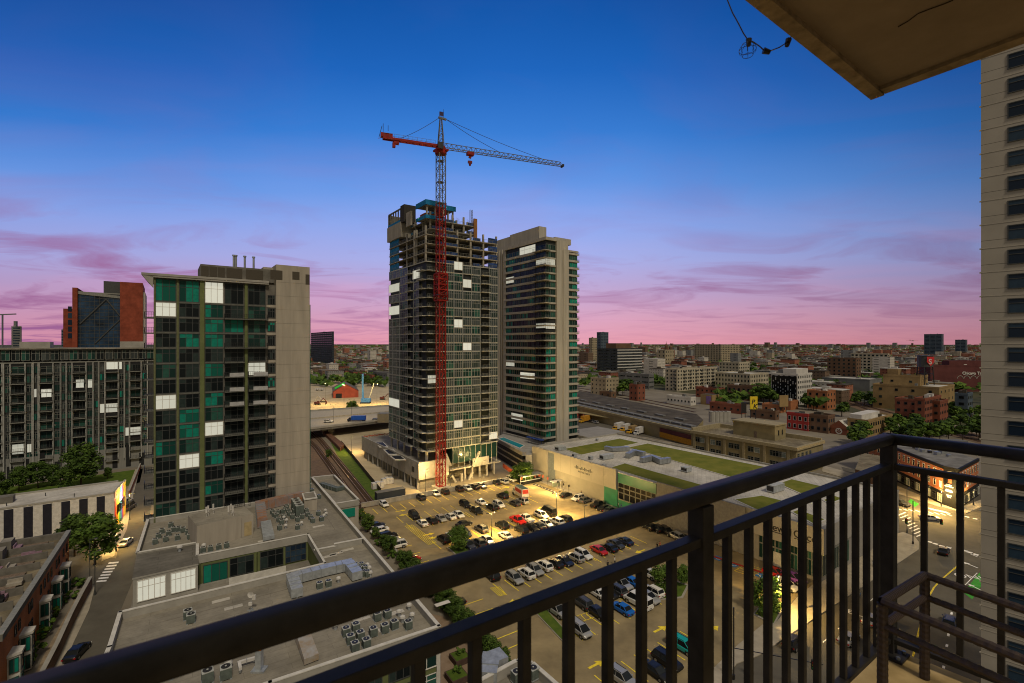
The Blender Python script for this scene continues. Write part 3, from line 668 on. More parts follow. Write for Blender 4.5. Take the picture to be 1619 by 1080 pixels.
def middle_tower():
    """glass and concrete tower still going up"""
    b = B('unfinished_tower', 'glass clad tower under construction with bare concrete floors on top', 'tower under construction', 673, 160)
    s, t = b.sx, b.sy; w = s(787); D = t(615); FL = 3.02
    zg = 76.0; ztop = 85.6; zp = 8.5
    conc = _m['concrete']; mat('slab_edge', (.38, .37, .325), .8); mat('curtain', (.05, .062, .058), .3)
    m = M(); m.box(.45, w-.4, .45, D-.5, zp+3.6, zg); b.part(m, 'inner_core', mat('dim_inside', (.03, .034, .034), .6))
    # floors
    zs = [zp+3.6+i*FL for i in range(27)]
    for i, z in enumerate(zs):
        if z > 92: break
        m = M()
        if z < ztop+1: m.box(-.05, w, -.05, D, z-.24, z)
        else: m.box(3.2, s(761), 3.4, D-8, z-.24, z)
        b.part(m, 'floor_slab', _m['slab_edge'] if z < zg else conc)
    # right face bays (px) and left face bays
    rb = [690, 704, 717.5, 731.5, 745.5, 759, 773, 787]; lb = [615.5, 632.5, 645, 654, 663, 672]
    rnd = random.Random(11)
    litR = [(717.5, 731, 414, 427), (731.5, 745, 442, 455), (717.5, 731, 505, 518), (731.5, 745, 542, 554), (676, 690, 593, 606), (717.5, 731, 664, 676), (773, 786, 683, 694)]
    litL = [(615.5, 632, 449, 462), (615.5, 632, 484, 498), (615.5, 632, 630, 643), (653, 664, 427, 441)]
    for q in litR: b.winpx('x', *q, 'lit1')
    for q in litL: b.winpx('y', *q, 'lit1')
    for i in range(len(zs)-1):
        za, zb = zs[i], zs[i+1]-.24
        if zb > zg+.5: break
        zc = (za+zb)/2
        for j in range(len(rb)-1):
            bal = j in (5,) or j == 0
            key = rnd.choice(['cw', 'cw', 'cwg', 'cw'])
            if bal: continue
            xa, xb = s(rb[j]), s(rb[j+1]); b.win('x', (xa+xb)/2, zc, xb-xa-.12, zb-za-.04, key)
        for j in range(1):
            ya, yb = t(lb[1]), t(lb[0]); n = 3
            for k in range(n): b.win('y', ya+(yb-ya)*(k+.5)/n, zc, (yb-ya)/n-.1, zb-za-.04, rnd.choice(['cw', 'cwg']))
        for j in (1, 3):
            ya, yb = t(lb[j+1]), t(lb[j]); b.win('y', (ya+yb)/2, zc, abs(yb-ya)-.3, zb-za-.04, rnd.choice(['cw', 'cwg']))
    b.flush(100, off=.02)
    for p in rb:
        m = M(); x = s(p); m.box(x-.09, x+.09, -.2, -.06, zp+3.6, zg if p > 700 else zg); b.part(m, 'mullion', _m['alu'])
    for p in lb[:-1]:
        m = M(); y = t(p); m.box(-.2, -.06, y-.09, y+.09, zp+3.6, zg-6 if p < 633 else zg-2); b.part(m, 'mullion', _m['alu'])
    nb = 0
    for i in range(len(zs)-1):
        z = zs[i]
        if z > zg-1: break
        for (xa, xb) in ((s(759), s(773)), (.1, s(690))):
            m = M(); m.box(xa+.05, xb-.05, -1.25, -.07, z-.2, z, 0); railing_m(m, xa+.05, xb-.05, -1.22, z, mi=1, n=6); b.part(m, 'balcony', [_m['slab_edge'], _m['grey_frame']])
        for (ya, yb) in ((.1, t(663)), (t(654), t(645))):
            m = M(); m.box(-1.25, -.07, ya+.05, yb-.05, z-.2, z, 0); railing_m(m, ya+.05, yb-.05, -1.22, z, mi=1, n=8, axis='y'); b.part(m, 'balcony', [_m['slab_edge'], _m['grey_frame']])
    # bare top floors: columns, blue netting, guard rails
    mat('net_blue', (.02, .05, .16), .8, .4, .8); mat('form_blue', (.015, .17, .36), .7, .2, .8)
    for z in zs:
        if z < zg-2 or z > 92: continue
        low = z < ztop-1.0
        xs = [.25, s(704), s(724), s(745), s(765), w-.4] if low else [3.6, s(724), s(742), s(760)]
        for x in xs:
            m = M(); m.box(x-.28, x+.28, .2 if low else 3.7, .75 if low else 4.2, z, z+FL-.24); b.part(m, 'column', conc)
            m = M(); m.box(x-.28, x+.28, 9, 9.6, z, z+FL-.24); b.part(m, 'column', conc)
        for y in [D*.25, D*.5, D*.75, D-.6]:
            if not low and y > D-9: continue
            x = .2 if low else 3.6
            m = M(); m.box(x, x+.5, y-.28, y+.28, z, z+FL-.24); b.part(m, 'column', conc)
        m = M(); x0 = .05 if low else 3.3; y0 = .05 if low else 3.5
        railing_m(m, x0, w-.1 if low else s(761), y0, z, 1.05, n=26, post=.05)
        railing_m(m, y0, D-.5 if low else D-8.5, x0, z, 1.05, n=26, axis='y', post=.05); b.part(m, 'guard_rail', _m['grey_frame'])
        m = M()
        for (xa, xb, h) in ((s(690), s(724), .9), (s(748), s(760), 1.1))+(((s(772), w-.2, 1.8),) if low else ()): m = M(); m.box(max(xa, x0), xb, y0+.06, y0+.12, z, z+h); b.part(m, 'blue_netting', _m['net_blue'])
        m = M(); m.box(x0+.1, x0+.18, D-9.5, D-.8, z+.1, z+FL-.6) if low else m.box(x0+.1, x0+.2, D-14, D-9, z, z+1.2); b.part(m, 'blue_netting', _m['form_blue'])
    m = M(); m.box(3.5, w-2.2, 7.5, D-5, zg-3, 85.2); m.box(6, s(755), 9.6, D-9, 85.2, 91); b.part(m, 'shaft_wall', mat('shaft', (.045, .042, .038), .9))
    # raised core with formwork at the left, blue edged deck to the right
    za = lambda py, px: zat(py, b.dy(t(px)))
    m = M(); m.box(-.6, 6, t(636), D+.4, 87, 92.5); b.part(m, 'shaft_form', conc)
    m = M(); m.box(-.4, -.1, t(634), D, 92.5, 93.4); b.part(m, 'form_beam', _m['form_blue'])
    m = M()
    for k in range(6): y = t(634)+(D-t(634))*k/5; m.box(-.3, .1, y-.15, y+.15, 93.4, 97.2)
    m.box(-.3, .1, t(634), D, 97.2, 97.7); m.box(0, 5, D-.4, D, 93.4, 97.4); m.box(4.6, 5, t(634), D, 93.4, 97.7); b.part(m, 'form_frame', _m['concrete_dark'])
    m = M(); m.box(-.5, 4.0, t(641), t(635), 92.0, 98.2); b.part(m, 'lift_shaft', _m['shaft'])
    m = M(); m.box(-.4, .2, t(651), t(643.5), 89.6, 94.6); b.part(m, 'shaft_form', conc)
    for (xa, xb, ya, yb) in ((1.5, 9, 2.8, t(652)), (9, s(731), 5.2, 16)):
        m = M(); m.box(xa, xb, ya, yb, 95.4, 96.0, 0); m.box(xa-.25, xb+.2, ya-.25, ya, 95.2, 96.9, 1); m.box(xa-.25, xa, ya, yb, 95.2, 96.9, 1); b.part(m, 'formwork_deck', [conc, _m['form_blue']])
        m = M(); m.box(xa, xb, ya, yb, 90.8, 91.3, 0); m.box(xa-.2, xb, ya-.2, ya, 90.6, 91.8, 1); m.box(xa-.2, xa, ya, yb, 90.6, 91.8, 1); b.part(m, 'formwork_deck', [conc, _m['form_blue']])
        for x in (xa+.6, (xa+xb)/2, xb-.6):
            m = M(); m.box(x-.25, x+.25, ya+.4, ya+.9, 91.3, 95.4); b.part(m, 'column', conc)
    m = M(); m.box(2.2, 8, 5, t(655), 91.8, 93); b.part(m, 'orange_forms', mat('orange_ply', (.30, .08, .03), .8))
    m = M(); m.box(s(756.5), s(761.5), 3.0, 3.6, 85.6, zat(343, b.dx(s(759)))); b.part(m, 'hoist_mast', mat('orange_brown', (.25, .12, .05), .8))
    # hoist mast beside the tower top
    m = M(); x, y = s(768)+1.5, 13
    for k in range(12):
        z = 84+k*1.3
        for (i, j) in ((0, 0), (1, 0), (0, 1), (1, 1)): m.box(x+i*.8, x+i*.8+.1, y+j*.8, y+j*.8+.1, z, z+1.3)
        m.beam((x, y, z), (x+.9, y, z+1.3), .09); m.beam((x+.9, y, z), (x, y, z+1.3), .09)
    b.part(m, 'hoist_mast', _m['crane_grey'])
    # starter bars and roof clutter
    for k in range(16):
        m = M(); m.box(12+k*.7, 12.08+k*.7, 4+(k % 3)*.5, 4.08+(k % 3)*.5, 91.5, 92.9); b.part(m, 'starter_bar', _m['rust'])
    # base: podium columns, slanted legs
    for k in range(6):
        y = .8+k*(D-2)/5; m = M(); m.cyl(.6, y, zp-1.0, zp+3.4, .38, 10); b.part(m, 'base_column', _m['parapet'])
    for x in (.7, s(693)): 
        m = M(); m.cyl(x, .5, zp-1, zp+3.4, .38, 10); b.part(m, 'base_column', _m['parapet'])
    for (pa, ya, pb, yb) in ((711, 736, 703.7, 717), (719.4, 767, 713.4, 751), (729, 766, 729, 748), (740, 765, 746, 746), (749.6, 731, 757, 713)):
        xa, xb = s(pa), s(pb); m = M(); m.beam((xa, -.45, max(0, zat(ya, b.dx(xa)))), (xb, -.45, zat(yb, b.dx(xb))), .7); b.part(m, 'slanted_leg', _m['parapet'])
    m = M(); m.box(s(715), w, .2, 12, 6.5, zp+3.4, 0); b.part(m, 'base_glass', _m['glass_green'])
    for k in range(9):
        x = s(716)+k*(w-s(716))/8.2
        m = M(); m.box(x, x+.14, .02, .19, 4.6, zp+3.4); b.part(m, 'mullion', _m['alu'])
    m = M(); m.box(s(746.7), s(772.5), -.3, .15, 4.2, 7.2); b.part(m, 'concrete_panel', _m['parapet'])
    m = M(); m.box(s(709), w+1, 6, 14, 0, 6.4); b.part(m, 'ground_floor', _m['concrete_dark'])
    m = M(); m.box(s(712), w+1.5, .3, 6, 4.0, 4.5); b.part(m, 'transfer_slab', conc)
    for k in range(5):
        x = s(735)+k*3.1; m = M(); m.box(x, x+.6, .4, 1.0, 0, 4.0); b.part(m, 'base_column', _m['parapet'])
middle_tower()

def podium():
    r = thing('concrete_podium', 'long pale concrete podium with dock openings at the foot of the unfinished tower', 'podium')
    zt = 8.2
    A = pt(662, 776); 
    def topp(px, py): return pt(px, py, zt)
    c = Vector((A.x, A.y, 0)); l = topp(572, 693); l.z = 0
    ux = Vector((math.cos(AG), math.sin(AG), 0)); uy = (l-c).normalized()
    rgt = c+ux*11; bk = l+ux*30; bk2 = c+ux*30+uy*10
    m = M(); m.prism([c, rgt, rgt+uy*8, bk2, bk, l], 3.4, zt, 0, 1); m.build('upper_wall', [_m['parapet'], _m['roof_grey']], r)
    n = Vector((-uy.y, uy.x, 0)); n = -n if n.x > 0 else n
    i = .9
    m = M(); m.prism([c+ux*i+uy*i, rgt+uy*i, rgt+uy*8, bk2, bk, l+ux*i], 0, 3.4); m.build('lower_wall', mat('concrete_mid', (.2, .185, .155), .9), r)
    L = (l-c).length
    m = M(); m.prism([c+ux*.0, c+ux*.35, l+ux*.35, l], zt, zt+.9); m.prism([c+ux*.36, rgt, rgt+uy*.35, c+ux*.36+uy*.35], zt, zt+.9); m.build('parapet', _m['parapet'], r)
    k = int(L/5.2)
    for j in range(k):
        p = c+uy*(2.0+j*5.2); q = p+uy*2.6
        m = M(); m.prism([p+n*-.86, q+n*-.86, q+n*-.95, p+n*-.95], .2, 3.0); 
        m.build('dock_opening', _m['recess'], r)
        p2 = p-uy*.9; m = M(); m.prism([p2, p2+uy*.6, p2+uy*.6+ux*.85, p2+ux*.85], 0, 3.4); m.build('pillar', _m['parapet'], r)
        m = M(); m.prism([p2+n*.03, p2+uy*.07+n*.03, p2+uy*.07-n*.1, p2-n*.1], 3.5, 8.1); m.build('panel_joint', _m['joint'], r)
    m = M(); m.prism([c+uy*3.4+n*.04, c+uy*5.4+n*.04, c+uy*5.4, c+uy*3.4], 5.2, 7.0); m.build('grille', _m['louvre'], r)
    # roof openings, safety net edge
    for (x0, x1, y0, y1) in ((592, 606, 700, 708), (606, 622, 712, 720), (616, 634, 722, 728)):
        P4 = [topp(x0, y0), topp(x1, y0), topp(x1+8, y1), topp(x0+8, y1)]; m = M()
        m.prism(P4, zt+.02, zt+.35); m.build('roof_curb', _m['coping'], r)
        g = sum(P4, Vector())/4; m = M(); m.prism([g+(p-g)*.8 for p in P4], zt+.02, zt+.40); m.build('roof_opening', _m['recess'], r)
    m = M(); p = l; 
    for j in range(26):
        a = l+ux*(j*1.1); m.box(a.x-.05, a.x+.05, a.y-.05, a.y+.05, zt, zt+1.1, 0); m.beam((a.x, a.y, zt+.5+.3*(j % 2)), (a.x+ux.x*1.1, a.y+ux.y*1.1, zt+.8-.3*(j % 2)), .1, .35, 1)
    m.build('safety_fence', [_m['grey_frame'], mat('warn_red', (.45, .1, .05), .7)], r)
    b0 = topp(610, 668); m = M(); m.box(b0.x-4, b0.x+3, b0.y-1, b0.y+5, zt, zt+4.5); m.build('stair_box', _m['parapet'], r)
podium()

def crane():
    d0 = 157.5
    base = at(697, d0); T = thing('tower_crane', 'tall red tower crane with a grey lattice jib beside the unfinished tower', 'crane', base, AG)
    zz = lambda y: zat(y, d0)
    red, gry = _m['crane_red'], _m['crane_grey']; w = 1.15
    m = M(); m.box(-2.4, 2.4, -2.4, 2.4, 0, 1.3); m.build('base_block', _m['parapet'], T)
    def lattice(z0, z1, material, name):
        m = M(); n = int(round((z1-z0)/2.3)); st = (z1-z0)/n
        for sx in (-w, w):
            for sy in (-w, w): m.box(sx-.12, sx+.12, sy-.12, sy+.12, z0, z1)
        for i in range(n):
            a, b_ = z0+i*st, z0+(i+1)*st; f = 1 if i % 2 else -1
            for s_ in (-w, w):
                m.beam((-w*f, s_, a), (w*f, s_, b_), .13); m.beam((s_, -w*f, a), (s_, w*f, b_), .13)
                m.beam((-w, s_, a), (w, s_, a), .1); m.beam((s_, -w, a), (s_, w, a), .1)
            if i % 3 == 0: m.box(-w+.1, w-.4, -w+.1, w-.4, a-.05, a+.02)
        m.box(-.3, -.2, .5, .6, z0, z1); m.box(.2, .3, .5, .6, z0, z1)
        m.build(name, material, T)
    zc1, zc2 = zz(475), zz(433); z1 = zz(322); z2 = zz(244)
    lattice(1.3, zc1, red, 'mast'); lattice(zc1, z1, red, 'mast'); lattice(z1, z2, gry, 'mast')
    m = M(); W_ = w+.45
    for sx in (-W_, W_):
        for sy in (-W_, W_): m.box(sx-.16, sx+.16, sy-.16, sy+.16, zc1, zc2)
    for k in range(6):
        z = zc1+k*(zc2-zc1)/5
        for s_ in (-W_, W_): m.box(-W_, W_, s_-.1, s_+.1, z-.25, z+.1); m.box(s_-.1, s_+.1, -W_, W_, z-.25, z+.1)
        if k < 5:
            for s_ in (-W_, W_): m.beam((-W_, s_, z), (W_, s_, z+(zc2-zc1)/5), .18); m.beam((s_, W_, z), (s_, -W_, z+(zc2-zc1)/5), .18)
    m.build('climbing_frame', red, T)
    m = M()
    for s_ in (-1, 1): m.box(-2.0, 2.0, s_*1.9-.08, s_*1.9+.08, zc1+1.6, zc1+1.75); m.box(s_*1.9-.08, s_*1.9+.08, -2, 2, zc1+1.6, zc1+1.75)
    m.box(-2, 2, -2, -1.5, zc1+.4, zc1+.5); m.build('work_platform', _m['black_metal'], T)
    # collar, cab, slewing ring
    m = M(); m.cyl(0, 0, z2, z2+.9, 1.9, 16); m.box(-1.9, 1.9, -1.9, 1.9, z2+.9, z2+1.5); m.cyl(0, 0, z2+1.5, z2+2.4, 1.5, 16); m.build('slewing_ring', red, T)
    # local direction of the jib: world angle minus the crane's own
    jd = math.atan2(.361, .933)-AG; ux = Vector((math.cos(jd), math.sin(jd), 0)); vy = Vector((-ux.y, ux.x, 0)); J = zz(231)
    o = Vector((0, 0, 0))
    def P(a, b_, z): return tuple(ux*a+vy*b_+Vector((0, 0, z)))
    m = M(); m.beam(P(-1.4, -1.9, z2+2.0), P(.3, -1.9, z2+2.0), 1.3, 2.1); cb = m.build('cab', mat('cab_paint', (.05, .05, .055), .3), T)
    m = M(); m.beam(P(-1.5, -1.9, z2+2.3), P(-1.38, -1.9, z2+2.3), 1.1, 1.1); m.build('cab_window', _m['glass_blue'], cb)
    # tower head
    m = M(); zt = zz(186)
    for i in (-1, 1):
        for j in (-1, 1): m.beam(P(i*.95, j*.95, z2+2.2), P(i*.25, j*.25, zt), .2)
    for k in range(6):
        f = k/6; g = 1-f*.72; z = z2+2.4+(zt-z2-2.4)*f; r_ = .95*g; r2 = .95*(1-(k+1)/6*.72); z3 = z2+2.4+(zt-z2-2.4)*(k+1)/6
        for j in (-1, 1): m.beam(P(-r_, j*r_, z), P(r2, j*r2, z3), .11); m.beam(P(r_*j, -r_, z), P(r2*j, r2, z3), .11); m.beam(P(-r_, j*r_, z), P(r_, j*r_, z), .11)
    m.beam(P(-.8, 0, zt), P(1.8, 0, zt-.4), .7, .5); m.build('tower_head', gry, T)
    # jib: triangular truss
    Lj = 44.5; m = M(); n = 26; st = Lj/n
    for s_ in (-.75, .75): m.beam(P(1, s_, J-.6), P(Lj, s_, J-.6), .2)
    m.beam(P(1.4, 0, J+1.15), P(Lj-1, 0, J+.7), .18)
    for i in range(n):
        a = 1+i*(Lj-1)/n; b_ = 1+(i+1)*(Lj-1)/n; c_ = (a+b_)/2; zt2 = J+1.15-.45*c_/Lj
        for s_ in (-.75, .75): m.beam(P(a, s_, J-.6), P(c_, 0, zt2), .1); m.beam(P(c_, 0, zt2), P(b_, s_, J-.6), .1)
        m.beam(P(a, -.75, J-.6), P(b_, .75, J-.6), .07); m.beam(P(a, -.75, J-.6), P(a, .75, J-.6), .08)
    m.build('jib', gry, T)
    m = M(); m.beam(P(Lj, -.9, J-.6), P(Lj, .9, J-.6), .6, .8); m.build('jib_end', _m['black_metal'], T)
    Lc = 18.5; m = M()
    for s_ in (-.7, .7): m.beam(P(-1, s_, J-.2), P(-Lc, s_, J-.2), .35, .7)
    for i in range(9): m.beam(P(-1-i*2.1, -.7, J-.2), P(-3.1-i*2.1, .7, J-.2), .12)
    m.build('counter_jib', red, T)
    m = M()
    for s_ in (-.9, .9):
        m.beam(P(-2, s_, J+1.2), P(-Lc, s_, J+1.2), .06)
        for i in range(12): m.beam(P(-2-i*1.45, s_, J+.1), P(-2-i*1.45, s_, J+1.2), .06)
    m.build('walkway_rail', gry, T)
    m = M(); m.beam(P(-Lc+5, 0, J-1.0), P(-Lc+3.4, 0, J-1.0), 1.3, 1.1); m.beam(P(-Lc+3.9, 0, J-1.9), P(-Lc+3.0, 0, J-1.9), 1.2, 1.5); m.build('counterweight', red, T)
    m = M(); m.beam(P(-Lc+3, 0, J+.7), P(-Lc-.6, 0, J+.7), 1.6, 1.2); wn = m.build('winch', red, T)
    m = M(); m.beam(P(-Lc-1.2, -.9, J-.4), P(-Lc-.3, -.9, J+3.2), .14); m.beam(P(-Lc+.2, .5, J+2), P(-Lc+.2, .5, J+4.6), .12); m.beam(P(-Lc+1.6, -.5, J+2), P(-Lc+1.6, -.5, J+3.8), .12); m.build('winch_frame', _m['black_metal'], wn)
    # pendants
    for a, z, c_, z3 in ((1.8, zt-.3, 20.5, J+.9), (1.8, zt-.3, 37, J+.75), (-.6, zt-.2, -13.5, J+.2)):
        m = M(); p = Vector(P(a, 0, z)); q = Vector(P(c_, 0, z3)); m.tube([p+(q-p)*(k/8)-Vector((0, 0, 1))*.5*math.sin(math.pi*k/8) for k in range(9)], .075, 5); m.build('pendant', _m['black_metal'], T)
    # trolley, hook block, ropes
    m = M(); m.beam(P(8.8, 0, J-1.2), P(11.2, 0, J-1.2), 1.7, .9); m.beam(P(9.6, 0, J-1.9), P(10.4, 0, J-2.2), .8, 1); tr = m.build('trolley', red, T)
    m = M(); zh = zz(250)-.6
    m.beam(P(9.6, 0, J-1.6), P(9.6, 0, zh+.8), .05); m.beam(P(10.2, 0, J-1.6), P(10.2, 0, zh+.8), .05); m.build('hoist_rope', _m['black_metal'], tr)
    m = M(); m.beam(P(9.2, 0, zh+.6), P(10.6, 0, zh+.6), .6, .8); m.cyl(*P(9.9, 0, 0)[:2], zh-.6, zh+.2, .3, 8, r2=.5); m.build('hook_block', mat('hook_dark', (.16, .03, .04), .5), T)
    # flag on the head
    m = M(); m.beam(P(.9, 0, zt), P(.9, 0, zz(172)), .07); m.build('flag_pole', _m['black_metal'], T)
    m = M(); 
    for i in range(4): m.quad(P(.9-i*.35, .05*math.sin(i*1.5), zz(176)), P(.9-(i+1)*.35, .05*math.sin(i*1.5+1.5), zz(176)-.2), P(.9-(i+1)*.35, .05*math.sin(i*1.5+1.5), zz(176)-1.7), P(.9-i*.35, .05*math.sin(i*1.5), zz(176)-1.4))
    m.build('flag', mat('flag_cloth', (.05, .04, .09), .8), T)
crane()

def second_tower():
    b = B('banded_apartment_tower', 'tan apartment tower with green window bands behind the unfinished tower', 'apartment tower', 863, 190)
    s, t = b.sx, b.sy; Z = zat(373, 190); zb = 9.0; FL = 2.98
    wx = s(914); D = t(798); x1, x2 = s(879), s(897); tanm = mat('tan_conc', (.36, .335, .28), .85, .10, .8, stretch=(1, 1, .1), detail=8)
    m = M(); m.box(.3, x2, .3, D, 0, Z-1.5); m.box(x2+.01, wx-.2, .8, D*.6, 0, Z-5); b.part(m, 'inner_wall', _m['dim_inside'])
    m = M(); m.box(x1, x2, -.5, 2, 0, Z-1.0); b.part(m, 'corner_pier', tanm); m = M(); m.box(x1+(x2-x1)*.52, x2, -.9, -.51, 0, Z-4.6); b.part(m, 'corner_pier', tanm)
    m = M(); m.box(-.1, .9, D-.8, D+1, 0, Z-1.6); b.part(m, 'corner_pier', tanm)
    m = M(); m.box(-.4, x1, -.45, D+.4, Z-1.5, Z-.3); m.box(x2-.2, wx, -.2, 12, Z-4.9, Z-4.2); m.box(x1+.01, x2+2.5, .5, 12, Z-2, Z+.4); b.part(m, 'roof', tanm)
    ph = zat(357, b.dy(t(850))); m = M(); m.box(.8, s(877), t(850), t(804), Z-.3, ph); b.part(m, 'penthouse', tanm)
    m = M(); m.box(.9, 16, t(804)+.01, t(772), Z-.3, ph-.6); b.part(m, 'penthouse', tanm)
    m = M(); m.box(.6, 12, D+1.01, t(772), 0, Z-.3); b.part(m, 'rear_wing', tanm)
    for k in (788, 792.5): m = M(); m.box(.2, .59, t(k)-.5, t(k)+.5, 0, Z-.6); b.part(m, 'corner_pier', tanm)
    rnd = random.Random(2); n = int((Z-2.6-zb)/FL)
    for i in range(27): b.win('y', t(784.5), Z-4-i*2.98, 2.6, 1.7, 'bandd'); 
    for q in ((821, 846, 389, 405), (798.5, 812, 438, 448), (797, 813, 569, 579), (822, 845, 589, 599), (808, 826, 654, 664)): b.winpx('y', *q, 'lit')
    for y0, y1 in ((409, 418), (511, 519)): b.winpx('y', 846.8, 862.5, y0, y1, 'lit4'); b.winpx('x', 863.3, 878, y0, y1+1, 'lit4')
    for i in range(n):
        z = Z-2.4-FL*(i+1); zc = z+.18+1.05
        for (a, c) in ((798.5, 822), (822.5, 846)):
            ya, yb = t(c), t(a)
            for k in range(2): b.win('y', ya+(yb-ya)*(k+.5)/2, zc, (yb-ya)/2-.05, 2.0, rnd.choice(['band', 'band', 'bandt', 'bandd']))
        ya, yb = t(862), t(847); b.win('y', (ya+yb)/2, zc, yb-ya, 2.2, rnd.choice(['bandd', 'band']))
        xa, xb = .2, x1-.2; b.win('x', (xa+xb)/2, zc, xb-xa, 2.2, rnd.choice(['bandt', 'band', 'band']))
        if i > 0: xa, xb = x2+.2, wx-.3; b.win('x', (xa+xb)/2, zc, xb-xa, 2.0, rnd.choice(['band', 'bandt', 'band']))
    for i in range(n+1):
        z = Z-2.4-FL*(i+1)
        m = M(); m.box(-.25, .29, t(846.5), D, z-.72, z+.17); m.box(-.1, .29, .0, t(847), z-.5, z+.12); m.box(.3, x1, -.1, .29, z-.5, z+.12); b.part(m, 'floor_band', tanm)
        m = M(); m.box(x2+.01, wx, -.2, .29, z-.6, z+.17); b.part(m, 'floor_band', tanm)
        if i < n:
            m = M(); m.box(-1.5, -.11, -.9, t(846), z-.3, z-.12, 0); m.box(-.1, s(868), -.9, -.11, z-.3, z-.12, 0); railing_m(m, -.9, t(846), -1.46, z-.12, 1.0, n=9, axis='y', mi=1); railing_m(m, -1.46, s(868), -.88, z-.12, 1.0, n=7, mi=1)
            b.part(m, 'balcony', [tanm, _m['dark_frame']])
            m = M(); m.box(wx+.01, wx+1.3, .6, 3.4, z-.3, z-.1, 0); railing_m(m, .6, 3.4, wx+1.25, z-.1, 1.0, n=6, axis='y', mi=1); railing_m(m, wx+.1, wx+1.25, .63, z-.1, 1, n=3, mi=1); b.part(m, 'side_balcony', [tanm, _m['black_metal']])
    b.flush(98, off=-.27)
    for k in range(9):
        y = 1+k*(D-1)/8.3; m = M(); m.box(-.5, .28, y-.45, y+.45, 0, zb-.3); b.part(m, 'base_column', tanm)
    for k in range(3): x = 2+k*5; m = M(); m.box(x, x+.9, -.5, .28, 0, zb-.3); b.part(m, 'base_column', tanm)
    m = M(); m.box(-.6, .295, 0, D+1, zb-1.6, zb-.31); m.box(.296, wx, -.6, .29, zb-1.6, zb-.31); b.part(m, 'base_beam', tanm)
    m = M(); m.box(wx, wx+22, -6, 10, 0, 9.8); b.part(m, 'side_annex', mat('annex', (.26, .245, .215), .85, .08, .3))
    m = M(); m.box(s(876), wx+14, -6, -.95, 0, 7.5); b.part(m, 'side_annex', _m['annex'])
second_tower()
# ---------------------------------------------------------------- trees
def leaf_crown(n, rx, rz, seed, clumps, leaf, zc, mi=0):
    """clumps of small leaf faces spread through an uneven crown"""
    r = random.Random(seed); m = M(); cl = []
    for i in range(clumps):
        a = r.uniform(0, 2*math.pi); u = r.uniform(-.75, 1); q = math.sqrt(max(0, 1-u*u*.8))*r.uniform(.35, 1)
        cl.append((math.cos(a)*q*rx*.75, math.sin(a)*q*rx*.75, zc+u*rz*.75, r.uniform(.26, .46)*min(rx, rz)))
    for i in range(n):
        c = cl[i % clumps]; d = Vector((r.gauss(0, 1), r.gauss(0, 1), r.gauss(0, 1))).normalized()*c[3]*(r.random()**.45)
        p = Vector((c[0]+d.x, c[1]+d.y, c[2]+d.z*.8)); s = leaf*r.uniform(.6, 1.4)
        nrm = (d.normalized()+Vector((r.uniform(-.6, .6), r.uniform(-.6, .6), r.uniform(-.1, .9)))).normalized()
        a = nrm.cross(Vector((0, 0, 1))).normalized()*s if abs(nrm.z) < .95 else Vector((s, 0, 0)); b = nrm.cross(a).normalized()*s*.7
        m.quad(p-a, p-b, p+a, p+b, 0 if i % 5 else 1)
    return m
_tree = {}
def tree_meshes(var, light=False):
    k = (var, light)
    if k not in _tree:
        r = random.Random(var*7+1)
        m = leaf_crown(4200, 2.9, 3.5, var, 34, .20, 3.9); L1, L2 = (_m['leaf_light'], _m['leaf']) if light else (_m['leaf'], _m['leaf_light'])
        cr = m.mesh('crown', [L1, L2])
        t = M(); t.tube([(0, 0, 0), (.05, 0, 1.2), (.0, .08, 2.6), (.1, 0, 4.2)], .17, 7, r2=.08)
        for i in range(5):
            a = i*1.26+var; t.tube([(0, 0, 1.9+i*.3), (math.cos(a)*.8, math.sin(a)*.8, 2.9+i*.3), (math.cos(a)*1.7, math.sin(a)*1.7, 3.9+i*.25)], .07, 5, r2=.03)
        _tree[k] = (cr, t.mesh('trunk', [_m['bark']], True))
    return _tree[k]
def tree(px, py, h, label, group=None, light=False, var=None, wide=1.0, z=0, name='tree', d=None):
    var = random.randrange(4) if var is None else var
    p = pt(px, py, z) if d is None else at(px, d, z); c, t = tree_meshes(var, light); s = h/6.9
    o = thing(name, label, 'tree', p, random.uniform(0, 6), group)
    link('crown', c, o, scale=(s*wide, s*wide, s)); link('trunk', t, o, scale=(s*.9, s*.9, s)); return o
def bush_mesh(seed, light=True, n=500): return leaf_crown(n, .9, .6, seed, 9, .13, .55).mesh('bush', [_m['leaf_light' if light else 'leaf'], _m['leaf']])
_bush = [bush_mesh(i+30, i % 2 == 0) for i in range(3)]
def bush(px, py, s, label, group=None, z=0):
    p = pt(px, py, z); return link('bush', random.choice(_bush), None, p, random.uniform(0, 6), label, 'bush', group, scale=s)

# ---------------------------------------------------------------- ground
mat('city_ground', (.085, .075, .052), .95, .3, .02, c2=(.05, .06, .028), detail=9)
m = M(); m.quad((-16000, -400, 0), (16000, -400, 0), (16000, 26000, 0), (-16000, 26000, 0)); struct('ground', m, _m['city_ground'])
mat('yard', (.14, .12, .09), .95, .25, .05, c2=(.25, .22, .17), detail=9)
flat('city_floor', [(-900, 1500), (-700, 700), (-40, 600), (900, 600), (2600, 800), (2600, 1500)], .01, _m['yard'])
flat('asphalt_street', [(240, 738), (222, 738), (211, 781), (200.6, 837), (192, 855), (183, 883), (151, 925), (141, 964), (116, 1017), (80, 1100), (60, 1160), (140, 1160), (171, 1024), (190, 967), (213, 911), (236, 816), (246, 770)], .03, _m['asphalt'])
flat('left_sidewalk', [(221, 742), (211, 781), (200.6, 837), (192, 855), (180, 880), (160, 888), (168, 850), (190, 800), (203, 770), (214, 742)], .06, _m['sidewalk'])
flat('left_sidewalk', [(151, 925), (141, 964), (116, 1017), (80, 1100), (60, 1100), (95, 1010), (120, 962), (136, 925)], .06, _m['sidewalk'])
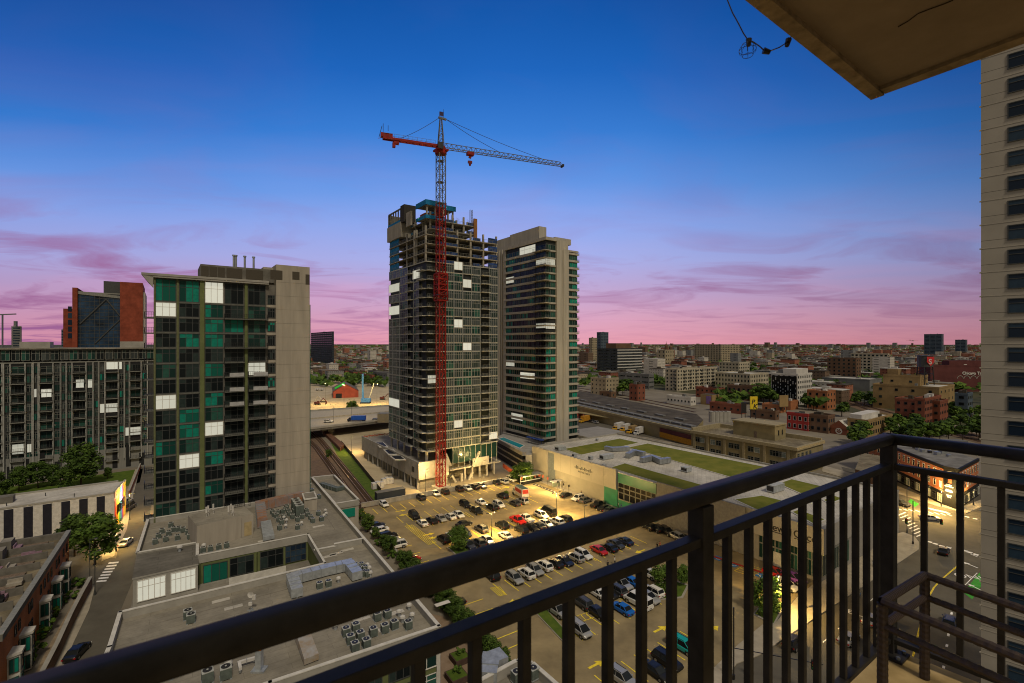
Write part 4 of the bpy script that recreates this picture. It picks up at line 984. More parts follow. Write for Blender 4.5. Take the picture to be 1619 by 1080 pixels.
flat('cross_street', [(183, 883), (151, 925), (120, 925), (60, 890), (90, 868), (150, 878)], .035, _m['asphalt'])
for i in range(7):
    f = i/6; x = 156+f*19; y = 921-f*29
    flat('crosswalk_marking', [(x-4, y), (x+12, y-1.4), (x+13, y-3.8), (x-3, y-2.4)], .05, _m['white_paint'])
flat('lawn', [(-200, 800), (226, 741), (221, 763), (180, 775), (60, 800), (-200, 840)], .03, _m['grass'])
# lot
UL = Vector((math.cos(AL), math.sin(AL), 0)); VL = Vector((-math.sin(AL), math.cos(AL), 0))
flat('parking_lot', [(571, 802), (855, 752), (1300, 912), (1262, 942), (1215, 985), (1130, 1080), (1060, 1240), (905, 1190), (795, 1052), (581, 832)], .03, _m['lot_paving'])
flat('street_asphalt', [(1330, 738), (1420, 758), (1700, 780), (2400, 900), (2400, 1700), (1000, 1700), (1060, 1240), (1130, 1080), (1262, 942), (1330, 880), (1360, 800)], .018, _m['asphalt'])
def slab(name, poly, z, material, z0=0.0):
    m = M(); m.prism([pt(x, y) for x, y in poly], z0, z); return struct(name, m, material)
slab('sidewalk', [(1453, 869), (1453, 858), (1446, 849), (1428, 842), (1412, 846), (1352, 862), (1302, 913), (1264, 941), (1226, 986), (1165, 1050), (1200, 1037)], .15, _m['sidewalk'])
slab('sidewalk', [(1417, 768), (1510, 806), (1547, 792), (1600, 775), (1600, 782), (1547, 804), (1528, 812), (1480, 800), (1417, 780), (1300, 746), (1300, 736)], .15, _m['sidewalk'])
slab('sidewalk', [(1165, 1050), (1226, 986), (1215, 981), (1165, 1022), (1110, 1075), (1060, 1160), (1085, 1160)], .15, _m['sidewalk'])
slab('sidewalk', [(857, 757), (975, 798), (1296, 908), (1290, 913), (1200, 884), (962, 803), (852, 762)], .15, _m['sidewalk'])
flat('concrete_strip', [(590, 836), (600, 834), (905, 1190), (870, 1160)], .034, mat('conc_strip', (.22, .19, .13), .9, .12, .3))
# sandy site, tracks, verge
flat('sandy_ground', [(488, 640), (620, 640), (640, 760), (560, 735), (520, 690), (488, 672)], .03, _m['sand'])
flat('sandy_ground', [(540, 700), (575, 690), (668, 782), (620, 792), (600, 790)], .035, _m['sand'])
flat('construction_ground', [(470, 668), (475, 606), (600, 600), (640, 612), (640, 668)], .04, _m['sand'])
flat('far_road', [(560, 598), (590, 596), (640, 612), (640, 618)], .05, mat('road_pale', (.30, .28, .24), .9))
flat('grass_verge', [(523, 700), (540, 702), (560, 728), (612, 789), (600, 797), (583, 797), (548, 748)], .045, _m['grass'])
flat('track_ballast', [(470, 672), (507, 690), (530, 716), (560, 752), (598, 800), (560, 806), (470, 760)], .05, mat('ballast', (.17, .115, .075), .95, .3, .8, c2=(.10, .07, .05)))
def track(pts, n=2):
    P = []
    for i in range(len(pts)-1):
        a, b = pt(*pts[i]), pt(*pts[i+1]); k = max(1, int((b-a).length/2))
        P += [a+(b-a)*(j/k) for j in range(k)]
    P.append(pt(*pts[-1])); m = M(); t = M()
    for i in range(len(P)-1):
        d = (P[i+1]-P[i]).normalized(); nn = Vector((-d.y, d.x, 0))
        for s in (-.72, .72): m.beam(P[i]+nn*s+Vector((0, 0, .24)), P[i+1]+nn*s+Vector((0, 0, .24)), .09, .14)
        q = P[i]; 
        for w_ in (0, .65, 1.3): c = q+d*w_; t.beam(c-nn*1.3+Vector((0, 0, .12)), c+nn*1.3+Vector((0, 0, .12)), .24, .12)
    r = thing('railway_track', track.label, 'railway track'); t.build('sleeper_bed', mat('sleepers', (.07, .045, .03), .95), r); m.build('rail', mat('rail_steel', (.30, .20, .14), .4, metal=.5), r)
track.label = 'curving rusty railway track nearest the grass verge left of the podium'; track([(488, 680), (507, 697), (530, 725), (560, 762), (590, 800)])
track.label = 'curving rusty railway track nearest the tan end wall'; track([(480, 690), (500, 708), (522, 738), (548, 775), (572, 806)])
m = M(); P = [pt(x, y) for x, y in ((507, 683), (513, 682), (545, 708), (538, 714))]; m.prism(P, 0, 1.6)
m.build('steel_retaining_wall', mat('rusty_brown', (.12, .06, .035), .85, .3, .6), label='long rusty brown steel retaining wall beside the railway', cat='retaining wall')
m = M()
for i in range(16):
    a = pt(540+i*3.9, 703+i*4.9); m.box(a.x-.06, a.x+.06, a.y-.06, a.y+.06, 0, 1.9, 1)
    b = pt(540+(i+1)*3.9, 703+(i+1)*4.9); m.beam((a.x, a.y, 1.0), (b.x, b.y, 1.0), .04, 1.7, 0)
m.build('site_fence', [mat('screen_dark', (.06, .05, .035), .9), _m['black_metal']], label='dark screened site fence along the grassy verge by the tracks', cat='fence')
# lot walls
def wall(name, label, poly, w, h, material, z=0):
    m = M()
    P = [pt(x, y, z) for x, y in poly]
    for i in range(len(P)-1): m.beam(P[i]+Vector((0, 0, h/2)), P[i+1]+Vector((0, 0, h/2)), w, h, 0); m.beam(P[i]+Vector((0, 0, h+.05)), P[i+1]+Vector((0, 0, h+.05)), w+.12, .1, 1)
    return m.build(name, material if isinstance(material, list) else [material, _m['parapet']], label=label, cat='wall')
wall('lot_wall', 'low pale concrete wall along the far edge of the car park', [(571, 803), (852, 752)], .35, 1.3, _m['concrete'])
wall('lot_wall', 'low pale concrete wall between the car park and the strip of shrubs', [(581, 832), (795, 1053)], .4, 1.2, _m['concrete'])
wall('brick_garden_wall', 'stepped red brick garden wall between the bay windowed houses and the street', [(143, 930), (128, 958), (112, 990), (90, 1040), (60, 1100)], .5, 2.2, _m['brick_brown'])
wall('red_boundary_wall', 'thin red brown boundary wall beside the narrow street behind the striped hall', [(222, 739), (204, 784)], .3, 1.6, _m['brick_plain'])
flat('paved_path', [(124, 938), (136, 936), (92, 1040), (60, 1110), (35, 1110), (70, 1035)], .08, mat('pavers', (.26, .2, .13), .9, .2, .9))
# ---- yellow stall lines: rows through the car centres, stalls 2.75 m wide
def line_w(a, b, w, z, material, name='parking_marking'):
    d = (b-a).normalized(); n = Vector((-d.y, d.x, 0))*w/2; m = M(); m.quad((a-n).to_tuple()[:2]+(z,), (b-n).to_tuple()[:2]+(z,), (b+n).to_tuple()[:2]+(z,), (a+n).to_tuple()[:2]+(z,)); return m
rows = [((578, 812), (822, 762)), ((722, 806), (830, 780)), ((742, 814), (850, 792)), ((632, 822), (742, 806)), ((648, 833), (760, 812)),
        ((722, 852), (880, 812)), ((690, 862), (905, 822)), ((790, 932), (935, 878)), ((930, 880), (1010, 852)), ((880, 975), (1030, 918)), ((905, 1000), (1060, 940)), ((960, 1085), (1100, 1010))]
m = M()
for a, b in rows:
    A_, B_ = pt(*a), pt(*b); L_ = (B_-A_).dot(UL); k = int(L_/2.75)
    for i in range(k+1):
        c = A_+UL*(i*2.75); q = line_w(c-VL*2.6, c+VL*2.6, .19, .055, None); n = len(m.v); m.v += q.v; m.f += [tuple(n+j for j in f) for f in q.f]; m.mi += [0]
for a in ((600, 858), (613, 870), (625, 882), (638, 896), (650, 908), (720, 960), (735, 976), (752, 992), (772, 1014), (788, 1030)):
    c = pt(a[0]+6, a[1]); q = line_w(c, c+UL*5, .19, .055, None); n = len(m.v); m.v += q.v; m.f += [tuple(n+j for j in f) for f in q.f]; m.mi += [0]
for poly in ([(640, 832), (652, 830), (690, 858), (678, 862)], [(775, 930), (790, 928), (800, 940), (790, 943)], [(1161, 903), (1180, 892), (1208, 901), (1190, 912)], [(910, 975), (950, 962), (958, 970), (918, 984)]):
    P = [pt(*p) for p in poly]
    segs = [(P[i], P[(i+1) % 4]) for i in range(4)]
    for j in range(1, 5): segs.append((P[0]+(P[1]-P[0])*(j/5), P[3]+(P[2]-P[3])*(j/5)))
    for a, b in segs:
        q = line_w(a, b, .13, .056, None); n = len(m.v); m.v += q.v; m.f += [tuple(n+j for j in f) for f in q.f]; m.mi += [0]
struct('parking_markings', m, _m['yellow_paint'])
for (x, y, dr) in ((634, 808, 1), (639, 814, -1), (678, 845, 1), (687, 850, -1), (815, 950, -1), (1012, 872, -1), (1044, 995, 1), (943, 1051, 1), (857, 803, -1), (800, 771, 1), (1127, 995, 1)):
    c = pt(x, y); u = UL*dr; v = VL; m = M()
    def Q(a, b): p = c+u*a+v*b; return (p.x, p.y, .058)
    m.v = [Q(-1.6, -.22), Q(.2, -.22), Q(.2, -.75), Q(1.6, 0), Q(.2, .75), Q(.2, .22), Q(-1.6, .22)]; m.f = [(0, 1, 2, 3, 4, 5, 6)]; m.mi = [0]
    struct('arrow_marking', m, _m['yellow_paint'])
for x, y in ((1135, 883), (1159, 893), (1204, 911), (798, 1047)):
    c = pt(x, y); m = M(); s = 1.0
    m.quad(*[tuple((c+UL*i*s+VL*j*s))[:2]+(.058,) for i, j in ((-1, -1), (1, -1), (1, 1), (-1, 1))], 0)
    for k in range(10):
        t0, t1 = k*.52, (k+1)*.52; f = lambda t, r: tuple(c+UL*math.cos(t)*r-VL*.15+VL*math.sin(t)*r)[:2]+(.062,)
        m.quad(f(t0, .42), f(t1, .42), f(t1, .6), f(t0, .6), 1)
    m.quad(*[tuple((c+UL*i+VL*j))[:2]+(.062,) for i, j in ((-.1, .2), (.1, .2), (.1, .85), (-.1, .85))], 1)
    struct('accessible_bay_marking', m, [mat('blue_paint', (.03, .16, .45), .6), _m['white_paint']])
m = M(); m.prism([pt(*p) for p in ((842, 766), (846, 764.5), (886, 780), (882, 782))], .03, .06, 0)
for k in range(8):
    x, y = 844+k*5, 766+k*1.95; m.prism([pt(*p) for p in ((x+1, y), (x+2.4, y-.5), (x+5.2, y+.6), (x+3.8, y+1.1))], .061, .07, 1)
struct('loading_marking', m, [mat('dark_paint', (.05, .045, .04), .8), mat('mark_pale', (.35, .32, .26), .8)])
flat('store_kerb_marking', [(1116, 878), (1120, 877), (1205, 905), (1203, 907)], .156, mat('red_paint', (.35, .04, .03), .7))
# street markings at the junction
def roadline(pts, w, material, z=.03, name='lane_marking'):
    m = M()
    for i in range(len(pts)-1):
        q = line_w(pt(*pts[i]), pt(*pts[i+1]), w, z, None); n = len(m.v); m.v += q.v; m.f += [tuple(n+j for j in f) for f in q.f]; m.mi += [0]
    return struct(name, m, material)
for o in (0, 1.5):
    roadline([(1519+o, 889), (1511+o, 897), (1500+o, 906), (1487+o, 917), (1476+o, 929), (1468+o, 943), (1460+o, 965), (1451+o, 1002), (1440+o, 1050), (1432+o, 1100)], .14, _m['yellow_paint'])
for x, y in ((1470, 857), (1479, 860), (1489, 863.5), (1500, 866), (1529, 817.5), (1542, 820.5), (1526, 871), (1533, 873.5), (1543, 877)):
    c = pt(x, y); m = M(); m.quad(*[tuple(c+UL*i+VL*j)[:2]+(.03,) for i, j in ((-.5, -.45), (.5, -.45), (.5, .45), (-.5, .45))]); struct('crosswalk_marking', m, _m['white_paint'])
for k in range(9):
    x, y = 1420+k*3.6, 815+k*4.2; roadline([(x, y), (x+12, y-5)], .35, _m['white_paint'], name='crosswalk_marking')
for k in range(9): x = 1417+k*10; y = 803+k*1.2; roadline([(x, y), (x+8, y+3.5)], .4, _m['white_paint'], name='crosswalk_marking')
for k in range(8): x = 1470+k*4; roadline([(x-4, 802.5+k*.9), (x+4, 806.5+k*.9)], .4, _m['white_paint'], name='crosswalk_marking')
roadline([(1534, 876), (1546, 881)], .2, _m['white_paint']); roadline([(1545, 906), (1525, 926)], .15, _m['white_paint'])
for k in range(7): roadline([(1505-k*2.5, 968+k*17), (1504-k*2.5, 972+k*17)], .3, _m['white_paint'])
for k in range(5): roadline([(1405-k*24, 925+k*21), (1397-k*24, 932+k*21)], .15, _m['white_paint'])
roadline([(1416, 985), (1402, 998)], .15, _m['white_paint'])
flat('bike_lane', [(1549, 905), (1553, 925), (1537, 948), (1523, 937)], .032, mat('green_lane', (.05, .30, .04), .8, .2, .5))
flat('bike_lane', [(1436, 793), (1440, 789), (1453, 797), (1447, 802)], .032, _m['green_lane'])
def arrow_w(x, y, u, s, nm='turn_arrow_marking'):
    c = pt(x, y); v = Vector((-u.y, u.x, 0)); m = M()
    m.v = [tuple(c+u*a*s+v*b*s)[:2]+(.036,) for a, b in ((-1.3, -.13), (.3, -.13), (.3, -.5), (1.3, 0), (.3, .5), (.3, .13), (-1.3, .13))]; m.f = [tuple(range(7))]; m.mi = [0]; struct(nm, m, _m['white_paint'])
arrow_w(1533, 893, (pt(1528, 890)-pt(1543, 896)).normalized(), 1.2); arrow_w(1540, 928, (pt(1533, 924)-pt(1545, 930)).normalized(), 1.0)

def text(body, size, material, parent=None, loc=(0, 0, 0), rot=(0, 0, 0), ext=.03, name='lettering', align='LEFT', bold=0, shear=0, **kw):
    c = bpy.data.curves.new(name, 'FONT'); c.body = body; c.size = size; c.extrude = ext; c.align_x = align; c.offset = bold; c.shear = shear
    o = bpy.data.objects.new(name, c); COL.objects.link(o); dg = bpy.context.evaluated_depsgraph_get()
    me = bpy.data.meshes.new_from_object(o.evaluated_get(dg)); bpy.data.objects.remove(o); me.materials.clear(); me.materials.append(material)
    q = link(name, me, parent, loc, 0, **kw); q.rotation_euler = rot; return q
p = pt(1512, 912); text('ONLY', 2.6, _m['white_paint'], None, (p.x, p.y, .034), (0, 0, math.atan2(UL.y, UL.x)-.9), .002, 'road_lettering', kind='structure')
p = pt(1339, 969); text('BUS', 2.2, _m['white_paint'], None, (p.x, p.y, .034), (0, 0, math.atan2(UL.y, UL.x)-1.2), .002, 'road_lettering', kind='structure')
NTH = ['first', 'second', 'third', 'fourth', 'fifth', 'sixth', 'seventh', 'eighth', 'ninth', 'tenth', 'eleventh', 'twelfth', 'thirteenth', 'fourteenth', 'fifteenth', 'sixteenth', 'seventeenth', 'eighteenth', 'nineteenth', 'twentieth']
# ---------------------------------------------------------------- foreground block with plant on its roof
ZP = 14.0
def Q(x, y, z=ZP): return pt(x, y, z)
def roof_block():
    T = thing('flat_roofed_block', 'large flat roofed block crowded with rooftop plant and a green walled sunken court', 'building')
    a, b, c, d = Q(234, 820), Q(452, 786), Q(438, 763), Q(493, 754)
    f, g, h, i, j = Q(694, 989), Q(427, 1078), Q(100, 1190), Q(173, 1022), Q(190, 967)
    k, l, m_, n_, o = Q(514, 890), Q(487, 844), Q(312, 878), Q(312, 857), Q(217, 873)
    brickmat('roof_sheets', (.185, .168, .14), (.14, .125, .10), 2.6, 900, .05, (.17, .155, .128), off=0, noise=.22)
    rm = roofmat('roof_felt', (.275, .25, .20), (.248, .225, .18), (.19, .172, .135))
    M1 = M(); M1.prism([a, b, c, d, f, g, h, i, j, k, l, m_, n_, o], 0, 13, 0, 1); M1.build('wall', [_m['green_panel'], rm], T)
    M2 = M(); M2.prism([(o+(j-o)*t+Vector((0, 0, 0))) for t in (0, 1)]+[k, l, m_, n_], 0, 9.3, 0); M2.build('court_floor', _m['roof_grey'], T)
    def para(p, q, z1=ZP, z0=12.6, w=.34, name='parapet'):
        mm = M(); p = Vector((p.x, p.y, 0)); q = Vector((q.x, q.y, 0)); dr = (q-p).normalized()
        mm.beam(p-dr*.0+Vector((0, 0, (z0+z1)/2)), q+dr*.0+Vector((0, 0, (z0+z1)/2)), w, z1-z0-.12, 0)
        mm.beam(p-dr*.17+Vector((0, 0, z1-.03)), q+dr*.17+Vector((0, 0, z1-.03)), w+.1, .1, 1); mm.build(name, [_m['parapet'], _m['coping']], T)
    for p, q in ((a, b), (b, c), (c, d), (d, f), (f, g), (g, h), (h, i), (i, j), (j, k), (k, l), (l, m_), (m_, n_), (n_, o), (o, a)): para(p, q, w=.22 if (p, q) in ((k, l), (l, m_)) else .34)
    e = Q(572, 851); e2 = Q(498, 865); e3 = e2+(e-e2)*.42
    para(e, e3+Vector((0, 0, 0)), 13.98); para(e3, e2, 13.6)
    # side wing with a teal window
    w4 = [Q(493.5, 753.5), Q(528, 750), Q(567, 789), Q(530, 795)]
    mm = M(); mm.prism(w4, 0, 13, 0, 1); mm.build('side_wing', [_m['tan_panel'], rm], T)
    for s in range(4): para(w4[s], w4[(s+1) % 4], 13.9)
    p, q = w4[3], w4[2]; dr = (q-p).normalized(); nn = Vector((dr.y, -dr.x, 0))
    mm = M(); mm.beam(p+dr*.8+nn*.1+Vector((0, 0, 11.4-14+0)), q-dr*.8+nn*.1+Vector((0, 0, 11.4-14)), .2, 1.8); mm.build('window', _m['glass_teal'], T)
    # penthouse
    p0, p1 = pt(311, 869, 13), pt(402, 846, 13); u = (p1-p0).normalized(); v = Vector((-u.y, u.x, 0)); p0.z = p1.z = 0
    mm = M(); mm.prism([p0, p0+(p1-p0)*.76, p0+(p1-p0)*.76+v*7.2, p0+v*7.2], 13, 17, 0, 1); mm.build('penthouse_wall', [_m['tan_panel'], rm], T)
    mm = M(); mm.prism([p0+(p1-p0)*.763+v*.5, p1+v*.5, p1+v*6.5, p0+(p1-p0)*.763+v*6.5], 13, 16.7, 0, 1); mm.build('penthouse_wall', [_m['tan_panel'], rm], T)
    q = p0+(p1-p0)*.83+v*.45; mm = M(); mm.prism([q, q+u*1.2, q+u*1.2+v*.04, q+v*.04], 13.02, 15.5); mm.build('door', mat('door_yellow', (.38, .30, .16), .7), T)
    # lit room in the sunken court
    r4 = [Q(217, 874.5, 13.7), Q(311, 858, 13.7), Q(313, 891, 13.7), Q(210, 914, 13.7)]
    for x in r4: x.z = 0
    mm = M(); mm.prism(r4, 9.31, 13.45, 0, 1); mm.build('court_room', [_m['parapet'], rm], T)
    mm = M(); g4 = [x+(sum(r4, Vector())/4-x)*-.015 for x in r4]; mm.prism(g4, 13.451, 13.72, 0, 1); mm.build('court_roof', [_m['parapet'], roofmat('dark_felt', (.16, .148, .125), (.135, .125, .105), (.08, .075, .06))], T)
    ul = (r4[2]-r4[3]).normalized(); nl = Vector((ul.y, -ul.x, 0)); ang = math.atan2(ul.y, ul.x); L_ = (r4[2]-r4[3]).length
    for t0, t1 in ((.06, .49), (.565, .965)):
        c_ = r4[3]+ul*L_*(t0+t1)/2+nl*.04; link('window', win_mesh(L_*(t1-t0), 3.1, 'lit4'), T, (c_.x, c_.y, 11.55), ang, label='wide lit window glowing cream through blinds')
    # green court wall windows
    u = (l-m_).normalized(); nl = Vector((u.y, -u.x, 0)); ang = math.atan2(u.y, u.x); L_ = (l-m_).length
    k_ = lambda px: ((px-CX)/F*m_.y-m_.x)/(u.x-(px-CX)/F*u.y)
    for xa, xb, key, zt in ((321, 360, 'court', 12.2), (363, 401, 'courtd', 12.4), (411, 448, 'courtd', 12.5), (451, 484, 'blue', 12.6)):
        ta, tb = k_(xa), k_(xb); c_ = m_+u*(ta+tb)/2+nl*.05; link('window', win_mesh(tb-ta, 3.0, key), T, (c_.x, c_.y, zt-1.5), ang)
    for px in (315, 405): 
        c_ = m_+u*k_(px)+nl*.1; mm = M(); mm.beam((c_.x, c_.y, 9.3), (c_.x, c_.y, 12.6), .5, .35); mm.build('green_pier', _m['green_panel'], T)
    c0, c1 = pt(362, 925, 9.3), pt(452, 905, 9.3); mm = M(); mm.beam(c0+Vector((0, 0, .55)), c1+Vector((0, 0, .55)), .12, 1.1); mm.build('court_screen', _m['coping'], T)
    # windows in the front wall, seen between the balusters
    u = (f-g).normalized(); nl = Vector((u.y, -u.x, 0)); ang = math.atan2(u.y, u.x)
    for kx in range(6):
        for kz in range(4):
            c_ = f-u*(1.6+kx*3.3)+nl*.03; link('window', win_mesh(2.6, 2.2, 'white2' if kx == 0 else 'courtd'), T, (c_.x, c_.y, 10.4-kz*2.9), ang)
    for kx in (0, 3.1):
        c_ = f-u*(.12+kx)+nl*.18; mm = M(); mm.beam((c_.x, c_.y, 0), (c_.x, c_.y, 11.9), .35, .4); mm.build('white_pilaster', _m['coping'], T)
    # skirting seams on the roof sheets
    mm = M()
    for (x0, y0, x1, y1) in ((330, 1000, 640, 925), (300, 1040, 665, 950), (250, 985, 480, 925), (230, 838, 310, 825), (410, 868, 560, 838), (505, 800, 530, 838), (505, 880, 600, 868)):
        A_, B_ = pt(x0, y0, 13.004), pt(x1, y1, 13.004); mm.beam(A_, B_, .08, .02)
    mm.build('roof_seam', _m['joint'], T)
    for (x, y) in ((355, 966), (470, 975), (408, 858), (515, 868), (522, 879), (540, 873), (457, 853), (495, 835), (380, 838), (335, 955), (690, 960), (615, 975), (600, 1000), (560, 985), (512, 883)):
        A_ = pt(x, y, 13.006); mm = M(); mm.prism([A_, A_+UL*2.1, A_+UL*2.1+VL*.8, A_+VL*.8], 13.006, 13.03); mm.build('roof_patch', _m['roof_pale'], T)
WS['white2'] = ('white_frame', 'glass_green', 2, 2)
roof_block()

# rooftop plant
mat('unit_grey', (.10, .12, .105), .6, .15, 2); mat('unit_top', (.36, .37, .34), .5, .15, 2)
def condenser_proto():
    o = thing('air_conditioning_unit', 'boxy grey air conditioning unit', 'air conditioner')
    m = M(); m.box(-.46, .46, -.46, .46, .14, 1.05); m.box(-.47, -.40, -.47, .47, .1, 1.07); m.box(.40, .47, -.47, .47, .1, 1.07)
    for k in range(7): m.box(-.465, .465, -.475, -.455, .2+k*.115, .23+k*.115)
    m.build('casing', _m['unit_grey'], o)
    m = M(); m.box(-.48, .48, -.48, .48, 1.071, 1.13); tp = m.build('top_plate', _m['unit_top'], o)
    m = M(); m.cyl(0, 0, 1.131, 1.16, .40, 14); m.build('fan_grille', _m['black_metal'], tp)
    m = M(); m.cyl(0, 0, 1.161, 1.2, .09, 8); m.build('fan_hub', _m['unit_top'], tp)
    m = M(); m.box(-.5, .5, -.5, -.3, 0, .1); m.box(-.5, .5, .3, .5, 0, .1); m.build('feet', _m['galvanised'], o); return o
def vent_proto():
    o = thing('roof_vent', 'round white roof vent', 'roof vent'); m = M(); m.cyl(0, 0, 0, .7, .2, 10); m.build('stack', _m['galvanised'], o)
    m = M(); m.cyl(0, 0, .7, .95, .42, 12, r2=.36); m.cyl(0, 0, .95, 1.1, .36, 12, r2=.08); m.build('cap', mat('vent_white', (.52, .50, .46), .5), o); return o
AC, VT = condenser_proto(), vent_proto(); used = [0, 0]
def put(kind, x, y, label, group, z=13.0, s=1.0, rz=None):
    src = AC if kind == 0 else VT; p = pt(x, y, z); rz = AL+random.choice([0, math.pi/2])+random.uniform(-.06, .06) if rz is None else rz
    if used[kind] == 0: used[kind] = 1; src.location = p; src.rotation_euler = (0, 0, rz); src.scale = (s,)*3; src['label'] = label; src['group'] = group; return src
    return copy_tree(src, None, p, rz, label, group, s)
C1 = [(697, 455), (745, 443), (797, 437), (712, 430), (758, 418), (803, 398), (822, 402), (768, 380), (845, 412), (728, 408), (780, 400), (852, 432)]
for x, y in C1: put(0, x*.3519, 700+y*.3519, 'grey air conditioning unit in the huddle left of the rooftop penthouse', 'units huddled left of the penthouse', s=.82)
for x, y in ((912, 492), (945, 487), (983, 479), (1018, 471)): put(0, x*.3519, 700+y*.3519, 'grey air conditioning unit in the short row before the penthouse wall', 'units in front of the penthouse', s=.8)
C3 = [(735, 365), (835, 350), (693, 420), (855, 440), (940, 435), (610, 435), (480, 580), (600, 565), (620, 595), (640, 635), (655, 672), (275, 655), (330, 710), (365, 765), (410, 800), (520, 680), (780, 690), (820, 735), (850, 778), (930, 675), (975, 755), (635, 760), (635, 875), (380, 880), (700, 720), (440, 720), (350, 660), (560, 720), (590, 640), (300, 690), (420, 650), (500, 640), (760, 640), (460, 610)]
for x, y in C3: put(0, 400+x/9, 740+y/9, 'grey air conditioning unit in the dense tangle of plant behind the green court', 'units in the dense rooftop tangle', s=.82)
C5 = [(260, 507), (278, 525), (300, 543), (267, 522), (320, 545), (250, 515), (290, 505), (310, 520), (80, 605), (125, 595)]
for x, y in C5: put(0, 480+x*.3149, 740+y*.3149, 'grey air conditioning unit beside the long silver duct', 'units beside the silver duct', s=.82)
C6 = [(370, 765), (420, 752), (213, 842), (262, 820), (350, 842), (408, 825), (455, 806), (525, 806), (285, 862), (235, 880), (258, 918), (315, 900)]
for x, y in C6: put(0, 480+x*.3149, 740+y*.3149, 'grey air conditioning unit in the cluster at the near corner of the roof', 'units at the near roof corner', s=.9)
for x, y in ((297, 978), (302, 984)): put(0, x, y, 'dark fan unit of the pair on the open roof just above the handrail', 'pair of dark fan units', s=1.0)
for x, y in ((328, 1078), (357, 1072)): put(0, x, y, 'grey air conditioning unit of the pair below the handrail', 'pair of units below the handrail', s=1.1)
for x, y in ((843, 1072), (817, 1078)): put(0, x, y, 'grey air conditioning unit on the small lower roof by the car park', 'units on the small lower roof')
for x, y in ((465, 860), (475, 780), (690, 820), (1030, 640), (1040, 685), (1010, 712), (880, 410), (815, 262), (440, 740), (770, 420)): put(1, 400+x/9, 740+y/9, 'round pale roof vent among the dense rooftop tangle', 'vents in the rooftop tangle', s=.8)
for x, y in ((530, 712), (497, 775), (545, 760), (480, 745), (175, 575), (160, 812), (330, 520), (335, 545), (320, 505)): put(1, 480+x*.3149, 740+y*.3149, 'round pale roof vent near the grey units on the front roof', 'vents on the front roof', s=.85)
put(1, 284, 872, 'single round vent on the dark roof above the two lit windows', None, 13.7); put(1, 361, 1058, 'round vent below the handrail beside the white pipe', None)
put(1, 271, 1075, 'round vent at the bottom of the roof left of the two units', None, s=1.1); put(1, 322, 868, 'round vent at the foot of the penthouse wall', None, s=.9)

def duct(label, pts, w, h, z=13.2, material='galvanised', name='rooftop_duct', seams=True, zs=None):
    T = thing(name, label, 'duct'); P = [pt(x, y, z) for x, y in pts]
    for i in range(len(P)-1):
        m = M(); d = (P[i+1]-P[i]); m.beam(P[i]+Vector((0, 0, h/2+.002*i)), P[i+1]+d.normalized()*w*.42+Vector((0, 0, h/2+.002*i)), w, h, 0)
        n = int(d.length/1.4)
        for k in range(1, n+1): c = P[i]+d*(k/(n+1)); m.beam(c-d.normalized()*.03+Vector((0, 0, h/2)), c+d.normalized()*.03+Vector((0, 0, h/2)), w+.12, h+.12, 1)
        m.build('duct_section', [_m[material], _m['steel']], T)
    m = M()
    for p in P: m.box(p.x-.08, p.x+.08, p.y-.08, p.y+.08, z-.2, z+.02)
    m.build('duct_foot', _m['steel'], T); return T
duct('long silver duct with bends on the roof in front of the green court', [(470, 944), (462, 921), (520, 906), (551, 899), (563, 914)], 1.5, 1.2)
duct('short white bent pipe on the roof below the handrail', [(380, 1060), (378, 1050), (402, 1043)], .3, .3, 13.4, 'vent_white')
mat('rusty_duct', (.22, .25, .28), .5, .3, .5, c2=(.30, .13, .05))
duct('blue grey duct with rusty tops at the back of the rooftop tangle', [(415, 834), (411, 806), (474, 791)], 1.7, 1.8, 13.1, 'rusty_duct')
duct('flat grey duct on the side wing roof by the tracks', [(508, 768), (533, 776), (541, 774)], 1.1, .8, 13.1, 'unit_grey')
duct('fat silver duct elbow on the small lower roof by the planters', [(770, 1092), (776, 1066), (786, 1062)], 2.0, 1.9, 12.2)
def hood(label, poly, h, rust=True):
    T = thing('intake_hood', label, 'duct'); P = [pt(x, y, 13) for x, y in poly]; m = M()
    g = sum(P, Vector())/4; zt = [13+h, 13+h, 13.5, 13.5]; n = 0
    m.v = [(p.x, p.y, 13.15) for p in P]+[(P[i].x, P[i].y, [13+h, 13+h, 13.8, 13.8][i]) for i in range(4)]
    m.f = [(0, 1, 5, 4), (1, 2, 6, 5), (2, 3, 7, 6), (3, 0, 4, 7), (4, 5, 6, 7)]; m.mi = [0]*5
    m.build('sloping_hood', mat('rusty_sheet', (.42, .42, .40), .45, .3, .9, c2=(.34, .25, .15), metal=.3) if rust else _m['galvanised'], T)
    m = M(); m.box(g.x-.6, g.x+.6, g.y-.5, g.y+.5, 13, 13.2); m.build('support', _m['steel'], T)
hood('sloping silver hood at the end of the rusty topped duct', [(412, 838), (428, 835), (434, 853), (416, 857)], 1.6, False)
hood('sloping pale intake hood with rust stains below the handrail', [(466, 1012), (487, 1007), (504, 1045), (481, 1054)], 1.3)
T = thing('rooftop_cabin', 'beige boxy rooftop cabin beside the tangle of units', 'plant room'); P = [pt(x, y, 13) for x, y in ((481, 809), (501, 806), (497, 796), (478, 799))]
m = M(); m.prism(P, 13, 15.4, 0, 1); m.build('wall', [_m['tan_panel'], _m['roof_grey']], T)
m = M(); g = sum(P, Vector())/4; m.prism([g+(p-g)*1.08 for p in P], 15.4, 15.6, 0); m.prism([g+(p-g)*.86 for p in P], 15.601, 15.62, 1); m.build('roof', [_m['coping'], _m['roof_grey']], T)
T = thing('plant_bank', 'tall bank of four square fan units in the middle of the tangle', 'air conditioner')
